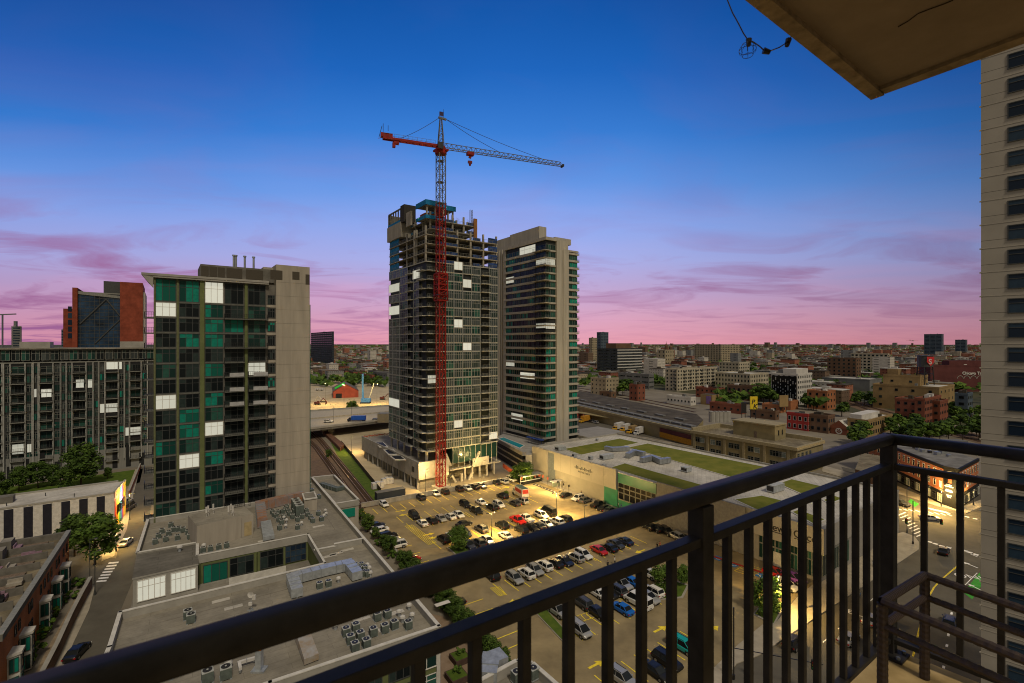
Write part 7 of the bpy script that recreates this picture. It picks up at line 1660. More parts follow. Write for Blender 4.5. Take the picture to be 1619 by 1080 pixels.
BL = [
 ('glass_office_block', 'dark glass office block with pale stripes, in the mid distance beside the banded tower', 'office building', 976, 640, 944, 1015, 551, 'w_dark', 'band2', 10, 1.7, 10.2, 3.9),
 ('office_tower', 'slim grey blue glass tower rising above the striped office block', 'office tower', 950, 1250, 943.5, 962, 525, 'w_blue', 'band3', 8, 1.6, 8.4, 4),
 ('tan_tower', 'plain tan tower left of the slim glass tower', 'tower', 936, 1100, 931, 944, 534, 'w_tan', 'small', 2, 1.6, 4, 4),
 ('office_block', 'low dark glass block with flat roofs in front of the striped office', 'office building', 1026, 500, 978, 1034, 592, 'w_grey', 'band2', 8, 1.5, 8.5, 4),
 ('cream_apartment_block', 'big cream apartment block with rows of balconies in the mid distance', 'apartment block', 1071, 480, 1052, 1134, 583, 'w_cream', 'small', 1.8, 1.8, 4, 3.3),
 ('white_loft_building', 'white three storey loft building with many tall windows right of the cream block', 'loft building', 1186, 470, 1131, 1215, 591, 'w_cream', 'small', 1.4, 2.3, 3.2, 4),
 ('loft_building', 'long pale four storey building behind the white lofts', 'loft building', 1168, 640, 1137, 1185, 573, 'w_cream', 'small', 2, 2, 4, 4),
 ('slab_apartment_block', 'long tan slab block on the horizon centre right', 'apartment block', 1140, 1050, 1098, 1170, 545, 'w_tan', 'small2', 3, 2, 6, 4),
 ('modern_apartment_block', 'white modern block with a black staggered window front', 'apartment block', 1261, 372, 1219, 1284, 591, 'w_white', 'small', 1.7, 1.9, 3.4, 3.4),
 ('brown_church', 'brown domed church in the hazy mid distance', 'church', 1052, 900, 1040, 1066, 553, 'w_tan', 'small2', 2, 3, 6, 6),
 ('brick_warehouse', 'long red brick building below the cream apartment block', 'warehouse', 1136, 415, 1100, 1146, 614, 'w_brick', 'small', 1.6, 1.5, 4, 3.4),
 ('brown_warehouse', 'brown ornate warehouse with tall arched windows', 'warehouse', 1195, 395, 1150, 1205, 611, 'w_brown', 'small', 2, 2.4, 4, 4.3),
 ('low_white_building', 'low white painted building beside the rail yard', 'building', 1092, 370, 1054, 1100, 628, 'w_white', 'small', 1.2, 1.4, 3, 3),
 ('gabled_houses', 'row of pinkish gabled houses right of the banded tower', 'houses', 958, 440, 934, 978, 598, 'w_tan', 'small', 1.2, 1.5, 4, 3.4),
 ('brick_house', 'small red brick house by the dark tree', 'house', 1008, 400, 995, 1020, 608, 'w_brick', 'small', 1.2, 1.6, 4, 3.4),
 ('brick_house', 'low brown brick shed left of the dark tree', 'shed', 966, 392, 948, 974, 620, 'w_brown', 'small', 1.2, 1.6, 5, 3.4),
 ('red_painted_building', 'bright red building with white framed windows', 'building', 1278, 262, 1244, 1279.5, 655, 'w_red', 'whitew', 1.5, 2.3, 2.6, 4.0),
 ('brick_building', 'brown brick building touching the bright red one', 'building', 1309, 255, 1279.8, 1320, 657, 'w_brown', 'smallp', 1.5, 1.8, 2.9, 4.0),
 ('corner_office', 'tan three storey corner building with a white penthouse', 'office building', 1372, 245, 1340, 1411, 664, 'w_orange', 'smallp', 1.7, 1.9, 3.1, 3.8),
 ('apartment_house', 'brick apartment house with a pale roof by the bending railway', 'apartment house', 1308, 345, 1276, 1321, 618, 'w_rust', 'small', 1.5, 1.8, 3.6, 3.6),
 ('ochre_warehouse', 'big ochre warehouse under the water tank', 'warehouse', 1485, 330, 1380, 1509, 612, 'w_orange', 'small', 1.8, 1.8, 9, 5.5),
 ('ochre_tower', 'taller ochre block of the warehouse right under the water tank', 'warehouse', 1455, 348, 1396, 1467, 594, 'w_orange', 'small', 1.8, 1.6, 10, 6),
 ('brick_apartments', 'long red brick apartment terrace before the ochre warehouse', 'apartment building', 1486, 285, 1415, 1499, 634, 'w_brick', 'smallp', 1.6, 1.6, 3.1, 3.4),
 ('tall_brick_apartments', 'dark red brick apartments with a decorated parapet at the end of the terrace', 'apartment building', 1462, 279, 1446, 1488, 630, 'w_brick', 'smallp', 1.6, 1.8, 2.9, 3.4),
 ('grey_house', 'modern grey boxy house right of the brick apartments', 'house', 1530, 300, 1510, 1538, 622, 'w_blue', 'small', 2.5, 1.8, 4, 3.4),
 ('grey_warehouse', 'long low grey warehouse with a pale roof right of the modern block', 'warehouse', 1375, 480, 1300, 1394, 600, 'w_grey', None, 2, 1, 6, 5),
 ('brown_mill', 'brown brick mill building far right of the modern block', 'mill', 1354, 560, 1308, 1361, 566, 'w_brown', 'small2', 2, 2, 5, 4),
 ('pale_gridded_block', 'pale block with a long grid of windows near the horizon', 'office building', 1404, 700, 1345, 1406, 559, 'w_cream', 'small2', 3, 2.4, 5, 4.6),
 ('printing_works', 'dark maroon printing works with giant white lettering', 'printing works', 1471, 480, 1471, 1600, 577, 'w_maroon', None, 2, 2, 6, 5),
 ('far_blue_tower', 'broad blue glass tower on the horizon at the right', 'office tower', 1489, 1600, 1461, 1492, 528, 'w_blue', 'band3', 14, 2.2, 14.6, 4.4),
 ('far_blue_tower', 'smaller blue glass tower near the pale tower edge', 'office tower', 1527, 1500, 1510, 1529.5, 537, 'w_blue', 'band3', 10, 2.2, 10.6, 4.4),
 ('dark_glass_block', 'dark blue glass block seen just right of the tan end wall', 'office building', 525, 900, 470, 528, 524, 'w_dark', 'band3', 12, 2.0, 12.6, 4.2),
 ('tan_mill', 'long tan building below the dark blue glass block', 'mill', 530, 775, 480, 536, 577, 'w_tan', 'small2', 2, 1.6, 5, 4),
 ('red_shop_row', 'row of small red brick shops beyond the building site', 'shops', 588, 590, 536, 592, 593, 'w_brick', 'small', 1.8, 1.8, 5, 3.6),
 ('dark_shop', 'dark low building right of the red shops', 'building', 612, 590, 590, 640, 590, 'w_grey', 'small', 2, 1.6, 5, 3.6),
 ('far_left_block', 'blue grey apartment block on the horizon left of the red tower', 'apartment block', 97, 620, 66, 104, 521, 'w_blue', 'band3', 8, 1.8, 8.6, 3.6),
 ('brick_row', 'row of low brick houses behind the yellow billboard building', 'houses', 1232, 330, 1205, 1243, 640, 'w_rust', 'small', 1.5, 1.6, 4, 3.4),
 ('orange_billboard_house', 'orange brick building below the modern white block', 'building', 1250, 345, 1230, 1262, 634, 'w_rust', None, 1.5, 1.6, 4, 3.4),
 ('striped_shed', 'brick building with a pale roof beside the rail yard corner', 'building', 1172, 325, 1122, 1180, 640, 'w_brick', 'small', 1.5, 1.4, 4, 4),
 ('low_shop', 'low brown shop behind the ochre penthouse', 'shop', 1226, 300, 1186, 1232, 650, 'w_brown', 'small', 1.5, 1.4, 4, 4),
]
WS.update({'band2': ('grey_frame', 'glass_dark', 4, 1), 'band3': ('dark_frame', 'glass_blue', 3, 1), 'small': ('dark_frame', 'glass_dark', 1, 1), 'small2': ('dark_frame', 'glass_dark', 1, 1), 'whitew': ('white_frame', 'glass_black', 1, 1), 'smallp': ('dark_frame', 'glass_black', 1, 2)})
RT = {'white_loft_building': 'roof_white', 'grey_warehouse': 'roof_white', 'low_white_building': 'roof_white', 'apartment_house': 'roof_white', 'red_painted_building': 'roof_white', 'striped_shed': 'roof_white', 'ochre_warehouse': 'roof_white', 'corner_office': 'roof_white'}
BB = {}
for e in BL:
    (nm, lab, cat, px, d, xl, xr, yt, wl_, key, ws, wh, sp, fl) = e
    BB[nm] = block(nm, lab, cat, px, d, xl, xr, yt, wl_, key, ws, wh, sp, fl, roof=RT.get(nm, 'roof_dark'), ang=-.04 if nm == 'printing_works' else AG)
def onb(nm, pname, x0, x1, y0, y1, z0, z1, m_):
    b, wx, dy, Z = BB[nm]; m = M(); m.box(x0*wx if abs(x0) <= 1 else x0, x1*wx if abs(x1) <= 1 else x1, y0*dy, y1*dy, z0, z1); return b.part(m, pname, _m[m_])
b, wx, dy, Z = BB['modern_apartment_block']; 
m = M(); m.box(-.35, -.1, dy*.03, dy*.97, 3, Z-2.2); b.part(m, 'black_front', _m['glass_black'])
r = random.Random(9)
for i in range(10):
    for j in range(14):
        if r.random() < .34: m = M(); m.box(-.42, -.351, dy*(.05+i*.093), dy*(.05+i*.093)+dy*.03, 3.4+j*(Z-6.5)/14, 3.4+(j+.9)*(Z-6.5)/14); b.part(m, 'pale_shutter', _m['steel'])
onb('modern_apartment_block', 'penthouse', .1, .9, .1, .6, Z-1, Z+3.5, 'w_white'); onb('modern_apartment_block', 'penthouse', .3, .8, .65, .9, Z-1, Z+2.5, 'w_grey')
b, wx, dy, Z = BB['glass_office_block']
for i in range(12): m = M(); z = Z-1.5-i*3.9; m.box(0, wx, -.5, -.12, z-1.3, z); b.part(m, 'pale_band', _m['pale_frame'])
onb('glass_office_block', 'penthouse', .2, .8, .3, .8, Z-1, Z+7, 'w_brown')
b, wx, dy, Z = BB['brown_church']
for x, h in ((.3, 12), (.8, 9)): m = M(); m.cyl(wx*x, 4, Z-2, Z+h-4, 3.2, 10); m.cyl(wx*x, 4, Z+h-4, Z+h, 3.2, 10, r2=.4); m.cyl(wx*x, 4, Z+h, Z+h+3.5, .3, 6); b.part(m, 'dome', _m['w_brown'])
b, wx, dy, Z = BB['corner_office']; onb('corner_office', 'penthouse', .0, .7, .3, .9, Z-.8, Z+2.2, 'w_white')
onb('ochre_tower', 'lift_house', .1, .5, .6, .9, BB['ochre_tower'][3]-1, BB['ochre_tower'][3]+4, 'w_orange')
b, wx, dy, Z = BB['cream_apartment_block']
for i in range(7):
    for f in range(6): m = M(); m.box(-1.3, -.02, dy*(.1+i*.0), dy*.1+3, 3+f*3.3, 3.9+f*3.3) if i == 0 else m.box(wx*i/7, wx*i/7+3, -1.2, -.02, 3+f*3.3, 3.9+f*3.3); b.part(m, 'balcony', _m['dark_frame'])
# giant lettering, the arches under it
b, wx, dy, Z = BB['printing_works']
text('Chicago Tribune', 4.0, _m['vent_white'], b.o, (b.sx(1521), -.3, zat(592, 480)), (math.pi/2, 0, 0), .1, bold=.12)
for k in range(5):
    x = b.sx(1518)+k*6.3; m = M()
    for j in range(8):
        a0, a1 = math.pi*j/8, math.pi*(j+1)/8; q = lambda a, r_: (x+math.cos(a)*r_, -.25, zat(598.5, 480)+math.sin(a)*r_)
        m.quad(q(a0, 2.6), q(a1, 2.6), q(a1, 3.1), q(a0, 3.1))
    b.part(m, 'arch_outline', _m['parapet'])
m = M(); m.box(b.sx(1505), wx, 3, dy-2, Z-1, Z+4); b.part(m, 'upper_storey', _m['w_maroon'])
# church with the rose window
T = block('brick_church', 'small gabled red brick church with a round white window', 'church', 1340, 250, 1313, 1341, 676, 'w_brick', None, roof='roof_dark')
b, wx, dy, Z = T; m = M(); m.v = [(-.02, 0, Z), (-.02, dy, Z), (-.02, dy/2, Z+3.2), (14, 0, Z), (14, dy, Z), (14, dy/2, Z+3.2)]; m.f = [(0, 2, 1), (3, 4, 5), (0, 3, 5, 2), (1, 2, 5, 4)]; m.mi = [0, 0, 1, 1]; b.part(m, 'gable_roof', [_m['w_brick'], _m['roof_white']])
m = M()
for k in range(20):
    a0, a1 = 2*math.pi*k/20, 2*math.pi*(k+1)/20; q = lambda a, r_: (-.15, dy/2+math.cos(a)*r_, Z-2.4+math.sin(a)*r_)
    m.quad(q(a0, 1.1), q(a1, 1.1), q(a1, 1.6), q(a0, 1.6)); 
    if k % 4 == 0: m.quad(q(a0, .1), q(a1, .3), q(a1, 1.1), q(a0, 1.1))
b.part(m, 'round_window', _m['vent_white'])
# water tank with shield sign
def tank():
    c = at(1462.5, 352); T = thing('water_tank', 'rooftop water tank frame carrying a red shield sign', 'water tank', c, 0); z0, z1, z2 = 18, zat(580, 352), zat(563, 352)
    m = M()
    for i in (-1, 1):
        for j in (-1, 1): m.beam((i*3.6, j*3.6, z0), (i*3.0, j*3.0, z1), .45)
    for z in (z0+4, z0+8):
        for i in (-1, 1): m.beam((i*3.4, -3.4, z), (i*3.4, 3.4, z), .25); m.beam((-3.4, i*3.4, z), (3.4, i*3.4, z), .25); m.beam((-3.4, i*3.4, z), (3.3, i*3.4, z+4), .2)
    m.build('frame', _m['black_metal'], T)
    m = M(); m.cyl(0, 0, z1, z2, 4.6, 16); m.cyl(0, 0, z2, z2+.5, 4.9, 16); m.build('tank', _m['dark_frame'], T)
    m = M(); h = z2-z1-1; zz = z1+.6; P = [(-2.6, h), (2.6, h), (2.7, h*.45), (0, 0), (-2.7, h*.45)]
    m.v = [(x, -4.75, zz+z) for x, z in P]+[(x, -4.65, zz+z) for x, z in P]; m.f = [(4, 3, 2, 1, 0), (5, 6, 7, 8, 9)]+[(i, (i+1) % 5, (i+1) % 5+5, i+5) for i in range(5)]; m.mi = [0]*7; m.build('shield_sign', mat('shield_red', (.5, .04, .04), .6), T)
    text('S', 5.2, _m['vent_white'], T, (-1.5, -4.8, zz+1.6), (math.pi/2, 0, 0), .05, 'sign_letter', bold=.1)
tank()
# rail shed, low roofs, trucks
def poly_block(name, label, cat, poly, z, wall, roof, parts=None, z0=0):
    T = thing(name, label, cat); P = [pt(*p, z) for p in poly]; m = M(); m.prism(P, z0, z, 0, 1); m.build('wall', [_m[wall], _m[roof]], T); return T, P
mat('fascia', (.27, .22, .11), .8, .1, .2); mat('shed_glass', (.15, .15, .145), .9, .2, .5)
T, P = poly_block('railway_shed', 'very long flat railway shed with rows of grey rooflights and an ochre fascia', 'railway shed', [(900, 640), (1094, 684), (1112, 664), (1102, 655), (900, 615)], 6.5, 'fascia', 'roof_dark')
for k, (a, c) in enumerate((((900, 638.5), (1094, 682)), ((900, 634), (1098, 676)), ((900, 629.5), (1102, 669)))):
    A_, C_ = pt(*a, 6.5), pt(*c, 6.5); n = 16; dr = (C_-A_)
    for i in range(n):
        if k == 2 and i % 2: continue
        p, q = A_+dr*((i+.06)/n), A_+dr*((i+.94)/n); m = M(); m.beam(p+Vector((0, 0, .5)), q+Vector((0, 0, .5)), 3.4 if k < 2 else 2.2, .7); m.build('rooflight', _m['shed_glass'], T)
m = M(); A_, C_ = pt(900, 640, 6.5), pt(1094, 684, 6.5); m.beam(A_+Vector((0, -.4, .2)), C_+Vector((0, -.4, .2)), 1.2, 1.2); m.build('fascia', _m['fascia'], T)
m = M(); A_, C_ = pt(1040, 672, 6.4), pt(1094, 685, 6.4); m.beam(A_+Vector((.5, -1.6, -2)), C_+Vector((.5, -1.6, -2)), .3, 2.0, 0); m.beam(A_+Vector((.5, -1.7, -4.4)), C_+Vector((.5, -1.7, -4.4)), .35, 2.6, 1); m.build('painted_wall', [_m['w_maroon'], mat('amber_wall', (.42, .20, .02), .8)], T)
m = M(); A_, C_ = pt(915, 652, 4.2), pt(990, 664, 4.2); m.beam(A_, C_, 5, .4); m.build('dock_canopy', _m['fascia'], T)
flat('yard_road', [(880, 672), (905, 655), (1000, 672), (1095, 690), (1095, 705), (980, 690)], .06, _m['asphalt'])
track.label = 'straight railway tracks beyond the long shed'; track([(905, 612), (1000, 628), (1100, 647)])
track.label = 'second straight railway track beyond the long shed'; track([(905, 615.5), (1000, 632), (1100, 652)])
for (x, y, c, lab, mt) in ((975, 679, 'yellow', 'yellow cab truck, left of the four parked by the shed', 'vent_white'), (987, 681, 'yellow', 'yellow cab truck, second of the four parked by the shed', 'vent_white'), (998, 684, 'yellow', 'yellow cab truck, third of the four parked by the shed', 'w_orange'), (1009, 686, 'white', 'white truck at the right end of the four parked by the shed', 'vent_white'),
    (922, 667, 'yellow', 'yellow and orange truck just right of the banded tower', 'amber_wall'), (913, 662, 'red', 'red truck half hidden by the banded tower', 'warn_red')):
    box_truck(x+5, y, -2.35, lab, _m[mt], c, 8.5, h=3.0, group='trucks by the railway shed', z=.07)
for i, (x, y) in enumerate(((934, 668), (941, 669.5))): car('suv', ['dark grey', 'silver'][i], x, y, 2.2, ['dark grey suv parked beside the orange truck', 'silver suv parked right of the dark one by the trucks'][i])
T, P = poly_block('long_low_roof', 'long low ochre roof between the store and the truck yard', 'building', [(940, 690), (1096, 722), (1096, 706), (985, 684)], 6, 'fascia', 'roof_tan')
# ochre office with penthouse and billboard
def ochre_office():
    b = B('ochre_office', 'wide ochre brick office with a broad flat roof behind the store', 'office building', 1259, 172); Z = zat(707, 172)
    s, t = b.sx, b.sy; wx, dy = s(1301), t(1093)
    m = M(); m.box(0, wx, 0, dy, 0, Z-1.0, 0, 1); b.part(m, 'wall', [mat('ochre_brick', (.24, .20, .11), .85, .12, .3), _m['roof_tan']])
    m = M(); m.box(-.6, wx+.5, -.6, .5, Z-1.3, Z-.1); m.box(-.6, .5, .5, dy+.3, Z-1.3, Z-.1); m.box(wx-.5, wx+.5, .5, dy, Z-1.2, Z+.6); m.box(.5, wx-.5, dy-.5, dy+.3, Z-1.2, Z+.9); b.part(m, 'cornice', mat('ochre_trim', (.29, .245, .15), .85))
    px = [1103, 1110, 1127, 1136, 1156, 1165, 1187, 1197, 1222, 1231, 1238]
    for p in px: b.win('y', t(p), Z-3.6, 2.2, 2.1, random.choice(['gd', 'palew', 'gd']))
    for p in px: b.win('y', t(p), Z-7.4, 2.2, 2.1, 'gd')
    for k in range(4): b.win('x', 1.6+k*3.2, Z-3.6, 1.6, 2.2, 'gd'); b.win('x', 1.6+k*3.2, Z-7.4, 1.6, 2.2, 'gd')
    b.flush(90)
    for p in (1098, 1119, 1146, 1176, 1209, 1247): m = M(); m.box(-.3, -.002, t(p)-.5, t(p)+.5, 0, Z-1.4); b.part(m, 'brick_pier', _m['ochre_trim'])
    P4 = [pt(*p, Z-1) for p in ((1163, 690), (1234, 690.5), (1243, 682), (1175, 676))]
    inv = b.o.matrix_basis.inverted(); c = inv @ pt(1225, 697, Z-1); 
    m = M(); m.box(c.x, c.x+9, c.y, c.y+17, Z-1, Z+4.6, 0, 1); b.part(m, 'penthouse', [_m['ochre_brick'], _m['roof_tan']])
    m = M(); m.box(c.x-.3, c.x+9.3, c.y-.3, c.y+17.3, Z+4.6, Z+5.1); b.part(m, 'penthouse_cornice', _m['ochre_trim'])
    for k in range(2): b2 = link('window', win_mesh(.8, 2, 'small'), b.o, (c.x+3+k*3, c.y-.01, Z+1.8))
    m = M(); m.box(c.x-.05, c.x-.001, c.y+7, c.y+8.2, Z-.9, Z+1.6); b.part(m, 'door', _m['deck_wood'])
    for k in range(5): q = inv @ pt(1126+k*6, 664, Z); m = M(); m.cyl(q.x, q.y, Z-1, Z+4.2, 1.6, 12); b.part(m, 'cooling_tank', _m['parapet'])
    q = inv @ pt(1171, 673, Z-1); m = M(); m.box(q.x-1.6, q.x+1.2, q.y-1, q.y+1.5, Z-1, Z+.8); b.part(m, 'roof_unit', _m['steel'])
    g = inv @ pt(1100, 700, Z-3); return b
ochre_office()
def board(px, d, y0, y1, w, m_, label, letters=None, ang=0, name='billboard'):
    T = thing(name, label, 'billboard', at(px, d), ang); z0, z1 = zat(y1, d), zat(y0, d); m = M(); m.box(-w/2, w/2, -.3, .3, z0, z1); m.build('panel', m_, T)
    m = M()
    for s in (-.35, .35): m.box(s*w-.15, s*w+.15, .3, .6, 0, z1)
    m.box(-w/2-.2, w/2+.2, -.36, .36, z0-.4, z0-.01); m.build('frame', _m['black_metal'], T)
    if letters: 
        for (s_, x, z, sz) in letters: text(s_, sz, _m['black_metal'], T, (x, -.33, z0+z), (math.pi/2, 0, 0), .04, bold=.06, shear=.2)
board(1191.5, 240, 627, 647, 3.6, mat('sign_yellow', (.62, .46, .03), .6), 'tall narrow yellow billboard with dark lettering above the ochre roof', [('P', -1.3, 2.6, 3.2), ('K', -.5, .4, 3.2)])
board(1176, 300, 636, 652, 3, _m['black_metal'], 'narrow dark billboard left of the yellow one')
board(1239, 330, 625, 643, 7.5, _m['w_orange'], 'square ochre painted board below the modern white block', ang=.3)
T = thing('purple_mural_wall', 'small building with a purple mural by the rail yard', 'building', at(1126, 372), AG)
m = M(); m.box(0, 10, 0, 10, 0, 8, 0, 1); m.build('wall', [_m['w_orange'], _m['roof_dark']], T); m = M(); m.box(-.1, -.002, 1, 5, 1, 7); m.build('mural', mat('purple_paint', (.2, .12, .3), .7), T)
# brick corner block at the junction
def corner_block():
    Z = 11.6; c = pt(1507, 802); T = thing('brick_corner_block', 'orange red brick corner block with a black sign band at the junction', 'corner building')
    l = pt(1412, 706, Z); l2 = pt(1360, 692, Z); rr = pt(1547, 725, Z); bk = pt(1455, 690, Z); c2 = pt(1492, 737, Z); c1 = pt(1515, 742, Z); P = [c1, rr, bk, l2, l, c2]
    for p in P: p.z = 0
    m = M(); m.prism(P, 0, Z-.5, 0, 1); m.build('wall', [_m['brick_orange'], mat('tar_roof', (.10, .095, .085), .95, .4, .25, c2=(.26, .25, .23), detail=9)], T)
    segs = [(l2, l), (l, c2), (c2, c1), (c1, rr)]
    for i, (a, b_) in enumerate(segs):
        m = M(); m.beam(a+Vector((0, 0, Z-.35)), b_+Vector((0, 0, Z-.35)), .5, .9); m.build('black_cornice', _m['trim_black'], T)
        m = M(); m.beam(a+Vector((0, 0, 2.0)), b_+Vector((0, 0, 2.0)), .3, 3.9); m.build('shopfront', _m['trim_black'], T)
        m = M(); d = (b_-a); L_ = d.length; u = d.normalized(); n = Vector((u.y, -u.x, 0)); n = n if n.dot(a) < 0 else -n; an = math.atan2(u.y, u.x)
        if (u.x*n.y-u.y*n.x) > 0: an += math.pi
        if i == 2:
            m = M(); m.beam(a+Vector((0, 0, Z/2)), b_+Vector((0, 0, Z/2)), .35, Z-.4); m.build('black_corner', _m['trim_black'], T)
            mid = (a+b_)/2+n*.22; m = M(); uu = u if abs(an) else u
            for k in range(24):
                a0, a1 = 2*math.pi*k/24, 2*math.pi*(k+1)/24; q = lambda t, r_: tuple(mid+u*math.cos(t)*r_*1.35+Vector((0, 0, Z-1.9+math.sin(t)*r_*.8)))
                m.quad(q(a0, .85), q(a1, .85), q(a1, 1.05), q(a0, 1.05))
            m.build('oval_sign', _m['vent_white'], T)
            ax = math.atan2(-n.x, n.y)+math.pi; ex = Vector((math.cos(ax), math.sin(ax), 0))
            m = M(); q = mid-ex*.3
            for (w_, z) in ((.8, 6.5), (1.2, 6.0), (.9, 4.9), (1.0, 4.55), (.7, 3.4), (.5, 2.9)): m.beam(tuple(q-ex*w_+Vector((0, 0, z))), tuple(q+ex*w_*.9+Vector((0, 0, z-.05))), .06, .26)
            m.build('painted_lettering', _m['vent_white'], T)
            m = M(); q = mid-ex*.1; m.beam(tuple(q-ex*.5+Vector((0, 0, 7.6))), tuple(q+ex*.5+Vector((0, 0, 7.6))), .1, 1.1); m.build('red_emblem', _m['warn_red'], T)
            continue
        ax = math.atan2(-n.x, n.y)+math.pi
        k = int(L_/2.6)
        for j in range(k):
            p = a+u*(L_*(j+.5)/k)+n*.03
            link('window', win_mesh(1.0, 1.9, 'pale'), T, (p.x, p.y, 9.0), ax); link('window', win_mesh(1.0, 1.9, 'pale' if j % 3 else 'lit1'), T, (p.x, p.y, 5.9), ax)
            link('shop_window', win_mesh(2.0, 2.4, 'palew' if j % 2 else 'smallp'), T, (p.x+n.x*.2, p.y+n.y*.2, 1.9), ax)
            q = p; m = M(); m.beam(tuple(q-u*.65+Vector((0, 0, 10.05))), tuple(q+u*.65+Vector((0, 0, 10.05))), .2, .22); m.build('lintel', _m['coping'], T)
    for (x, y, s) in ((1452, 712, 1.2), (1458, 714, 1.0), (1470, 716, .9), (1482, 719, 1.4), (1490, 717, 1.6), (1500, 722, 1.0), (1446, 709, .9)):
        p = pt(x, y, Z-.5); m = M(); m.box(p.x-s/2, p.x+s/2, p.y-s/2, p.y+s/2, Z-.5, Z-.2+s*.5); m.build('roof_unit', _m['steel' if s > .95 else 'black_metal'], T)
    p = pt(1500, 706, Z-.5); m = M(); m.box(p.x-3, p.x+6, p.y-1, p.y+3, Z-.5, Z+1.6); m.build('stair_head', _m['w_grey'], T)
corner_block()
T, P = poly_block('grey_street_block', 'brown brick street building left of the brick corner block', 'building', [(1352, 742), (1392, 752), (1400, 722), (1362, 716)], 8, 'w_brown', 'roof_tan')
lamp(1434, 843, 774, 'dark street lamp with a single arm before the corner block', two=False, arm=1.6, az=.6, z0=.15)
def signal(px, y0, y1, label, arms, az=0, group=None):
    p = pt(px, y0); p.z = .15; hh = zat(y1, p.y); T = thing('traffic_light', label, 'traffic light', p, az, group)
    m = M(); m.cyl(0, 0, 0, hh, .1, 8); m.cyl(0, 0, 0, .6, .2, 8); m.build('pole', _m['black_metal'], T)
    for (L_, z, hd) in arms:
        m = M(); m.beam((0, 0, z), (L_, 0, z+.15), .09); m.build('mast_arm', _m['black_metal'], T)
        for hx in hd:
            m = M(); m.box(hx-.2, hx+.2, -.2, .2, z-.75, z+.45); sh = m.build('signal_head', _m['trim_black'], T)
            for k, c in enumerate(((.5, .02, .01), (.4, .25, .01), (.02, .3, .08))):
                m = M(); m.tube([(hx, -.21, z+.28-k*.37), (hx, -.27, z+.28-k*.37)], .12, 10); m.build('lens', mat('lens%d' % k, c, .3), sh)
signal(1443.5, 861, 793, 'traffic light mast with a long arm at the corner of the junction', [(7.0, 5.4, [6.8]), (-2.2, 5.6, [-1.6])], 0)
signal(1160, 1075, 962, 'thin traffic light mast by the car park exit between balusters', [(11, 4.4, [4.2, 9.8])], -.35)
lamp(1488, 801, 775, 'ornate street lamp with yellow shades before the corner block', two=True, arm=.5, z0=.15, light=10000, az=.4)
lamp(1539, 799, 775, 'thin dark street lamp right of the corner block', two=False, arm=.6, z0=.15, light=1500)
lamp(1462, 812, 770, 'street lamp glowing over the junction behind a baluster', two=False, arm=1.5, z0=.15, light=32000, az=0)
for i in range(7):
    p = pt(1355+i*5, 958-i*12.5); T = thing('parked_bicycle', 'small dark bicycle in the pavement rack glimpsed between balusters', 'bicycle', p, AL+.3, 'bicycles in the pavement rack'); T.location.z = .15
    for s in (-.5, .5):
        m = M(); m.tube([(s+math.cos(t)*.33, 0, .34+math.sin(t)*.33) for t in [2*math.pi*k/14 for k in range(15)]], .025, 5); m.build('wheel', _m['tyre'], T)
    m = M(); m.tube([(-.5, 0, .34), (-.15, 0, .85), (.35, 0, .82), (.5, 0, .34)], .025, 5); m.tube([(-.15, 0, .85), (.05, 0, .35), (.35, 0, .82)], .022, 5); m.tube([(-.5, 0, .34), (.05, 0, .35)], .02, 5); m.build('frame', _m['blue_paint'], T)
    m = M(); m.box(-.28, -.05, -.06, .06, .92, .98); m.build('saddle', _m['trim_black'], T); m = M(); m.tube([(.32, -.25, 1.0), (.38, 0, .98), (.32, .25, 1.0)], .02, 5); m.build('handlebar', _m['trim_black'], T)
